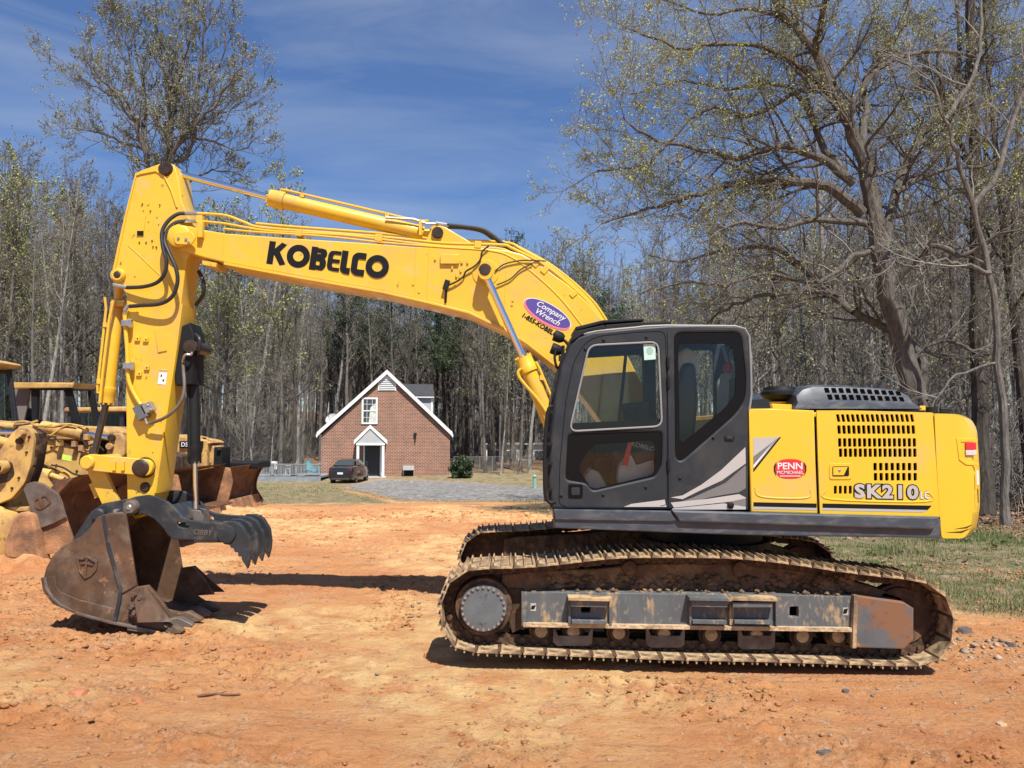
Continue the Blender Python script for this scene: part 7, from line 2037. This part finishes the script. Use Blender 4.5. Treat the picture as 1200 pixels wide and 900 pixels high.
    q = MB(); q.bx(c0 + .05, c1 - .05, yc - .63, yc - .62, g + 1.3, ct - .02); q.bx(c0 + .05, c1 - .05, yc + .62, yc + .63, g + 1.3, ct - .02); q.build_each('side_window', M_GLASSD, cb_, smooth=False)
    q = MB(); q.bx(c1 - .0, c1 + .01, yc - .58, yc + .58, g + 1.3, ct - .02); q.build('windscreen', M_GLASSD, cb_, smooth=False)
    q = MB(); q.bx(c0 + .25, c0 + .75, yc - .25, yc + .25, g + .95, g + 1.35); q.box((c0 + .28, yc, g + 1.7), (.14, .5, .7), Matrix.Rotation(R(-8), 3, 'Y')); q.build('seat', M_BLK, cb_, bevel=.04)
    return r
g = G(-9, 19)
dozer(-7.75, 19.1, 2.8, 1.12, M_YELF, 'yellow bulldozer with dark cab whose rusty blade stands behind the thumb cylinder', g, 1.62, (-10.6, -9.35), zz_(483, 19))
g2 = G(-9, 23)
dz = dozer(-7.95, 22.9, 3.1, 1.28, M_YELF, 'farther bulldozer with the rounded rusty blade nearest the deck', g2, 1.95, (-11.6, -10.3), g2 + 2.9)
# front top plate with number panel and step rails of the farther dozer
xa, xb_ = px_(205, 22.4), px_(250, 22.4)
q = MB(); q.prism([(xa, zz_(560, 22.4)), (xb_ - .1, zz_(560, 22.4)), (xb_ - .1, zz_(521, 22.4)), (xb_, zz_(519, 22.4)), (xb_ - .15, zz_(516, 22.4)), (xa, zz_(509, 22.4))], 22.3, 23.4); q.build('radiator_housing', M_YELF, dz, bevel=.03)
q = MB(); q.bx(px_(211, 22.2), px_(238, 22.2), 22.22, 22.29, zz_(525, 22.2), zz_(517, 22.2)); pn = q.build('number_panel', M_BLKD, dz)
c_ = W(211.8, 523.2, 22.2); text('number_lettering', 'D5M', (c_.x, 22.205, c_.z), .17, M_WHT, pn, off=.003)
q = MB(); q.tube([W(a, b, 22.4) for a, b in ((232, 514), (233, 511), (244, 513), (244, 516))], .02, 6); q.build('grab_rail', M_YELF, dz)
q = MB(); q.bx(px_(249, 22.4), px_(260, 22.4), 22.5, 23.2, zz_(556, 22.4), zz_(524, 22.4)); q.bx(px_(253, 22.3), px_(258, 22.3), 22.4, 22.52, zz_(529, 22.4), zz_(525.5, 22.4)); q.build('air_cleaner', M_BLK, dz, bevel=.04)
q = MB(); q.bx(px_(262, 23.5), px_(307, 23.5), 23.3, 24.5, zz_(549, 23.5), zz_(541, 23.5)); q.build('hydraulic_cover', M_BLK, dz, bevel=.05)

# ---- nearer track loaders
def pin(Yp, a, b, r_, m, par, d=.1):
    c = W(a, b, Yp); q = MB(); q.lathe((c.x, Yp - d, c.z), (0, 1, 0), [(0, r_ * .7), (.0, r_ * .9), (.015, r_), (d + .02, r_)], 18); return q.build('pin', m, par)
def bucket_box(root, side, y0, y1, back, m1, m2):
    b = plate('loader_bucket', side, y0, .05, m1, root, bevel=.01)
    me = curve_mesh([xz(side, y0)], y1 - .05, y1, .01); me.materials.append(m1); link('side_plate', me, b)
    bp = xz(back, y0); n = len(bp)
    cx = sum(p[0] for p in bp) / n; 
    inn = [(p[0] + .05, p[1] + .03) for p in bp]
    q = MB(); q.add([(a, y0 + .05, c) for a, c in bp] + [(a, y0 + .05, c) for a, c in inn] + [(a, y1 - .05, c) for a, c in bp] + [(a, y1 - .05, c) for a, c in inn],
      [(i, i + 1, 2 * n + i + 1, 2 * n + i) for i in range(n - 1)] + [(n + i, 3 * n + i, 3 * n + i + 1, n + i + 1) for i in range(n - 1)] + [(0, 2 * n, 3 * n, n), (n - 1, 2 * n - 1, 4 * n - 1, 3 * n - 1)])
    recalc(q.build('shell', m2, b)); return b
def loader(Yc, label, cab_px, roofm, x_front, g):
    r = thing('track_loader', (x_front - 2, Yc, g), label, 'track loader')
    crawler(r, x_front - 3.6, x_front - .9, Yc, .95, g, .95)
    return r
gA = G(-8, 12.4)
A = loader(12.6, 'track loader at the left edge with clay caked bucket lying in front of it', None, None, -6.9, gA)
q = MB(); q.prism(xz([(-40, 560), (-4, 556), (10, 575), (14, 610), (2, 640), (-40, 640)], 12.0), 12.02, 13.2); q.build('body', M_YELF, A, bevel=.03)
cabA_out = [(-30, 432), (12, 433), (19, 492), (19, 500), (-30, 505)]; cabA_in = rcorner([(-26, 437), (7, 438), (13, 486), (13, 493), (-26, 497)], 4)
me = curve_mesh([xz(cabA_out, 13.2), xz(cabA_in, 13.2)], 13.2, 13.26, .01); me.materials.append(M_GREY); cabA = link('cab', me, A)
me = curve_mesh([xz(cabA_out, 13.2), xz(cabA_in, 13.2)], 12.1, 12.16, .01); me.materials.append(M_GREY); link('near_wall', me, cabA)
for yy_ in (12.12, 13.22):
    q = MB(); q.prism(xz(cabA_in, 13.2), yy_, yy_ + .01); q.build('side_window', M_GLASSD, cabA, smooth=False)
q = MB(); q.prism(xz([(-30, 421), (4, 423), (22, 427), (20, 432), (-30, 433)], 13.3), 11.95, 13.4); q.build('roof', M_YELF, cabA, bevel=.03)
q = MB(); q.prism(xz([(-20, 500), (-20, 460), (-8, 460), (-5, 490), (6, 500)], 13.0), 12.4, 12.9); q.build('seat', M_BLK, cabA, bevel=.05)
la = plate('lift_arm', rcorner([(-45, 590), (-45, 560), (-12, 545), (2, 524), (14, 507), (22, 501), (31, 500.5), (38, 506), (40, 516), (36, 545), (29, 566), (14, 584), (-6, 592)], 4), 11.75, .14, M_YELF, A, bevel=.01)
pin(11.75, 27.5, 508, .055, M_YELF, la, .12); pin(11.75, 24, 517, .05, M_GREASE, la, .06); pin(11.75, 5, 547, .10, M_YELF, la, .16); pin(11.75, 6, 548, .05, M_GREASE, la, .2)
plate('arm_recess', rcorner([(-10, 552), (2, 540), (14, 542), (17, 556), (10, 564), (-10, 570)], 3), 11.74, .012, M_GREASE, la, bevel=.002)
plate('arm_edge', [(34, 502), (41, 508), (42.5, 518), (38, 546), (31, 566), (29, 566), (36, 545), (40, 516), (38, 506)], 11.80, .3, M_CHAIN, la, bevel=.01)
q = MB(); q.cyl(W(-30, 506, 11.9), W(26, 507, 11.9), .035, 12); q.build('tilt_rod', M_CHROME, A)
q = MB(); q.cyl(W(-30, 496, 12.0), W(18, 500, 12.0), .06, 12); q.cyl(W(-30, 510, 12.4), W(12, 520, 12.4), .08, 12); q.build('tilt_cylinder', M_YELF, A)
q = MB(); q.tube(bez([W(a, b, 12) for a, b in ((0, 494), (15, 495), (30, 494), (45, 499), (60, 498))], 4), .018, 6); q.tube(bez([W(a, b, 12) for a, b in ((-5, 499), (20, 497), (34, 496), (44, 493))], 4), .018, 6); q.build('hose', M_YELF, A)
plate('push_frame', [(3, 594), (33, 594), (33, 599), (3, 600)], 11.9, .2, M_YELF, A, bevel=.02)
q = MB(); c_ = W(-8, 625, 11.7); q.lathe((c_.x, 11.7, c_.z), (0, 1, 0), [(0, .30), (.02, .36), (.5, .36)], 24); q.build('idler_wheel', M_YELF, A)
plate('track_guard', rcorner([(-20, 590), (0, 594), (9, 606), (13, 622), (9, 640), (-2, 658), (-20, 662)], 5), 11.72, .1, M_YELF, A, bevel=.02)
bs = [(27, 573), (31, 567), (39, 564.5), (48, 566), (67, 578), (72, 590), (77, 608), (85, 630), (84, 642), (67, 648), (47, 651), (44, 640), (43, 622), (38, 605)]
bA = bucket_box(A, bs, 11.35, 13.7, [(90, 559), (67, 567), (50, 578), (43, 600), (44, 625), (50, 645), (80, 652)], M_MUDB, M_RUST_SHADE)
plate('upper_cheek', [(27, 573), (31, 567), (39, 564.5), (48, 566), (67, 578), (77, 606), (64, 613), (48, 619), (44, 622), (38, 603)], 11.30, .05, M_WORN, bA, bevel=.012)
fr2 = plate('cheek_frame', rcorner([(39, 586), (53, 579), (57, 583), (60, 590), (47, 598), (41, 596)], 3), 11.285, .015, M_RUST_SHADE, bA, holes=[rcorner([(41, 587), (52, 581.5), (55, 584), (57, 589.5), (47, 595.5), (43, 594)], 2)], bevel=.004)
plate('cheek_rib', [(45, 585), (48, 583.5), (51, 593.5), (48, 595)], 11.28, .015, M_RUST_SHADE, bA, bevel=.003)
plate('top_lip', [(58, 573), (68, 562), (87, 559.5), (70, 577), (67, 580)], 11.4, 2.2, M_RUST_SHADE, bA, bevel=.01)
plate('mud_lump', rcorner([(15, 606), (22, 600), (38, 602), (43, 620), (46, 645), (50, 660), (38, 664), (24, 658), (4, 655), (3, 640)], 4), 11.2, .25, M_MUDB, bA, bevel=.05)
# second loader
gB = G(-8, 14.6)
B = loader(15.0, 'track loader with long flat canopy roof standing second from the left edge', None, None, -5.9, gB)
roofB = plate('roof', [(15, 448), (87, 448.3), (85, 454.5), (16, 455)], 14.1, .75, M_YELF, B, bevel=.02)
plate('shaded_roof_end', [(87, 449), (100, 449.5), (113, 453), (112, 457.5), (88, 455)], 14.86, .3, M_RUST_SHADE, roofB, bevel=.02)  # roof front in shade, the shade put in as dark rust colour
for nm_, px in (('pillar', [(36, 455), (44, 455), (43, 496), (37, 496)]), ('pillar', [(74, 455), (82, 455), (93, 497), (85, 497)]), ('pillar', [(102, 457), (108, 457), (116, 500), (110, 500)])):
    plate(nm_, px, 14.75 if px[0][0] > 95 else 14.2, .08, M_BLK, B, bevel=.01)
plate('side_panel', [(17, 456), (35, 456), (33, 470), (28, 493), (22, 492)], 14.3, .04, mat('grey_cab_lining', (.16, .14, .13), .7), B, bevel=.005)
plate('window_rail', [(34, 454), (110, 456), (110, 458), (34, 457)], 14.15, .05, M_BLK, B, bevel=.005)
q = MB(); q.bx(px_(30, 14.8), px_(37, 14.8), 14.6, 15.1, zz_(500, 14.8), zz_(478, 14.8)); q.bx(px_(30, 14.8), px_(46, 14.8), 14.6, 15.1, zz_(500, 14.8), zz_(492, 14.8)); q.build('seat', M_BLK, B, bevel=.06)
q = MB(); q.prism(xz([(5, 512), (60, 505), (130, 515), (150, 525), (200, 535), (205, 590), (5, 590)], 14.5), 14.5, 15.6); q.build('body', M_CHAIN, B, bevel=.03)
q = MB(); q.prism(xz([(20, 497), (115, 500), (128, 506), (128, 516), (20, 516)], 14.3), 14.3, 15.7); q.build('hood', M_YELF, B, bevel=.04)
arB = plate('lift_arm', [(33, 537), (40, 520), (47, 512), (70, 519), (92, 527), (130, 545), (160, 560), (160, 580), (120, 572), (100, 568), (84, 562), (67, 551), (36, 538)], 13.75, .16, M_YELF, B, bevel=.02)
plate('sticker', [(73, 532), (84, 534.5), (83.5, 541), (72.5, 538.5)], 13.745, .003, M_HIVIS, arB, bevel=0)
pin(13.75, 76, 559, .10, M_YELF, arB, .05)
q = MB(); q.cyl(W(50, 500, 13.7), W(94, 508, 13.7), .11, 18); q.cyl(W(92, 507, 13.7), W(99, 509, 13.7), .13, 18); q.build('tilt_cylinder', M_YELF, B)
q = MB(); q.cyl(W(95, 508, 13.7), W(128, 513, 13.7), .05, 14); q.build('tilt_rod', M_CHROME, B)
q = MB(); q.cyl(W(32, 552, 13.6), W(60, 557, 13.6), .10, 16); q.cyl(W(60, 557, 13.6), W(75, 562, 13.6), .05, 12); q.build('lift_cylinder', M_YELF, B)
plate('linkage_head', rcorner([(124, 535), (127, 518), (131, 508), (140, 507), (146, 514), (146, 535)], 4), 13.6, .14, M_YELF, B, bevel=.02); pin(13.6, 132, 513, .06, M_GREASE, B, .08); pin(13.6, 130, 523, .06, M_YELF, B, .08)
q = MB(); q.tube(bez([W(a, b, 13.6) for a, b in ((42, 497), (60, 500), (75, 497), (92, 499), (100, 503))], 4), .02, 6); q.tube(bez([W(a, b, 13.6) for a, b in ((60, 510), (70, 503), (80, 498), (98, 500))], 4), .02, 6)
for a, b in ((70, 519), (88, 520), (96, 525), (102, 512), (108, 520)): q.box(W(a, b, 13.65), (.08, .1, .10))
q.build('hose', M_YELF, B)
bB = bucket_box(B, [(137, 572), (156, 561), (196, 554), (208, 557), (212, 575), (205, 604), (150, 604), (140, 600)], 13.3, 15.8, [(200, 552), (156, 561), (142, 580), (145, 600), (210, 606)], M_MUDB, M_RUST_SHADE)
q = MB(); 
rr = random.Random(4)
for k in range(70):
    a, b, Yq = rr.uniform(0, 110), rr.uniform(545, 600), rr.uniform(13.8, 14.4); q.box(W(a, b, Yq), (rr.uniform(.04, .2), .08, rr.uniform(.03, .09)), Matrix.Rotation(rr.uniform(-.5, .5), 3, 'Y'))
q.build('track_mud', M_MUDB, B, bevel=.01)

# loose hoses, bolts and grab rails on the two near loaders
for k, (px, Yq, r_0, m_) in enumerate([([(0, 500), (14, 504), (22, 499), (34, 497)], 11.9, .012, M_HOSE), ([(44, 506), (52, 514), (62, 512), (70, 518)], 13.6, .014, M_HOSE), ([(95, 512), (102, 522), (112, 520), (122, 528)], 13.6, .014, M_HOSE),
                                      ([(60, 545), (74, 548), (88, 556), (104, 558)], 13.65, .016, M_HOSE), ([(100, 528), (112, 532), (122, 540)], 13.55, .012, M_HOSE)]):
    q = MB(); q.tube(bez([W(a, b, Yq) for a, b in px], 5), r_0, 7); q.build('hose', m_, A if k == 0 else B)
for root_, Yq, pts in ((A, 11.74, [(34, 512), (31, 530), (22, 560), (14, 572), (-2, 582)]), (B, 13.74, [(50, 520), (60, 524), (96, 535), (108, 545), (90, 552), (66, 545)])):
    for a, b in pts:
        c_ = W(a, b, Yq); q = MB(); q.lathe(c_, (0, 1, 0), [(-.02, .014), (0, .02), (.02, .02)], 6); q.build('bolt', M_GREASE, root_)
plate('linkage_lever', [(98, 519), (104, 512), (110, 514), (108, 530), (114, 545), (108, 548), (100, 534)], 13.7, .06, M_YELF, B, bevel=.008)
plate('access_door', [(40, 499), (66, 501), (66, 511), (42, 510)], 14.28, .02, M_YELF, B, bevel=.004)
q = MB()
for k in range(6): c_ = W(118 + k * 4.2, 522, 14.25); q.bx(c_.x - .015, c_.x + .015, 14.25, 14.29, c_.z - .08, c_.z + .06)
q.build('grille', M_VOID, B)
# ------------------------------------------------------------------ small things lying on the clay
def gpt(px, py):
    """point on the ground seen at a photo position"""
    Y = 6.0
    for _ in range(30):
        p = W(px, py, Y); z = float(GZ(np.array([p.x]), np.array([Y]))[0])
        Y *= (CAMZ - z) / max(CAMZ - p.z, .01)
    p = W(px, py, Y); return Vector((p.x, Y, float(GZ(np.array([p.x]), np.array([Y]))[0])))
a, b = gpt(231, 817), gpt(282, 811)
M_STICK = mat('dead_wood', (0.16, 0.075, 0.04), 0.9, var=0.3, vs=9, bump=(.5, 30, .01))
q = MB(); q.tube(bez([a + Vector((0, 0, .008)), a.lerp(b, .4) + Vector((0, .012, .016)), a.lerp(b, .7) + Vector((0, -.008, .012)), b + Vector((0, 0, .008))], 4), [.007 + .004 * math.sin(i) ** 2 for i in range(13)], 7)
q.tube([a.lerp(b, .45) + Vector((0, 0, .014)), a.lerp(b, .62) + Vector((0, .05, .02))], [.006, .003], 5)
tag(q.build('stick', M_STICK, None, origin=tuple(a)), 'thin brown stick lying on the clay in the left foreground', 'stick')
def slab(name, px, py, sx, sy, h, m, label, cat, seed):
    c = gpt(px, py); r = random.Random(seed); q = MB(); n = 9
    ring = [(c.x + sx * math.cos(2 * PI * k / n) * r.uniform(.7, 1.1), c.y + sy * math.sin(2 * PI * k / n) * r.uniform(.7, 1.1)) for k in range(n)]
    vs = [(x, y, c.z - .02) for x, y in ring] + [(c.x + (x - c.x) * .8, c.y + (y - c.y) * .8, c.z + h * r.uniform(.7, 1.2)) for x, y in ring] + [(c.x, c.y, c.z + h)]
    q.add(vs, [(k, (k + 1) % n, n + (k + 1) % n, n + k) for k in range(n)] + [(n + k, n + (k + 1) % n, 2 * n) for k in range(n)])
    tag(q.build(name, m, None, origin=(c.x, c.y, c.z), angle=25), label, cat)
M_REDR = mat('red_clay_slab', (0.40, 0.16, 0.075), 0.95, var=0.25, vs=8, bump=(.6, 25, .01))
M_DRKR = mat('dark_rock', (0.10, 0.085, 0.075), 0.9, var=0.35, vs=12, bump=(.8, 30, .01))
slab('clay_lump', 93, 812, .085, .085, .022, M_REDR, 'flat reddish clay slab on the ground below the bucket, far left', 'clay lump', 1)
slab('clay_lump', 161, 823, .05, .04, .03, M_REDR, 'small clay lump with a dark hollow beside it, left foreground', 'clay lump', 2)
slab('rock', 1130, 741, .09, .08, .05, M_DRKR, 'largest blue grey rock touching the right end of the tracks', 'rock', 3)
slab('rock', 1184, 757, .06, .05, .035, M_DRKR, 'small dark rock near the right edge of the yard', 'rock', 4)
slab('rock', 967, 886, .06, .035, .02, M_DRKR, 'flat dark stone flake in the right foreground', 'rock', 5)
slab('rock', 991, 811, .035, .03, .018, M_DRKR, 'small grey stone just below the near track', 'rock', 6)
slab('clay_lump', 1173, 850, .05, .04, .018, M_MUDL, 'pale dry clay crumb in the right foreground', 'clay lump', 7)
slab('clod', 500, 768, .035, .03, .02, M_REDR, 'reddish clod just left of the near track end', 'clod', 8)
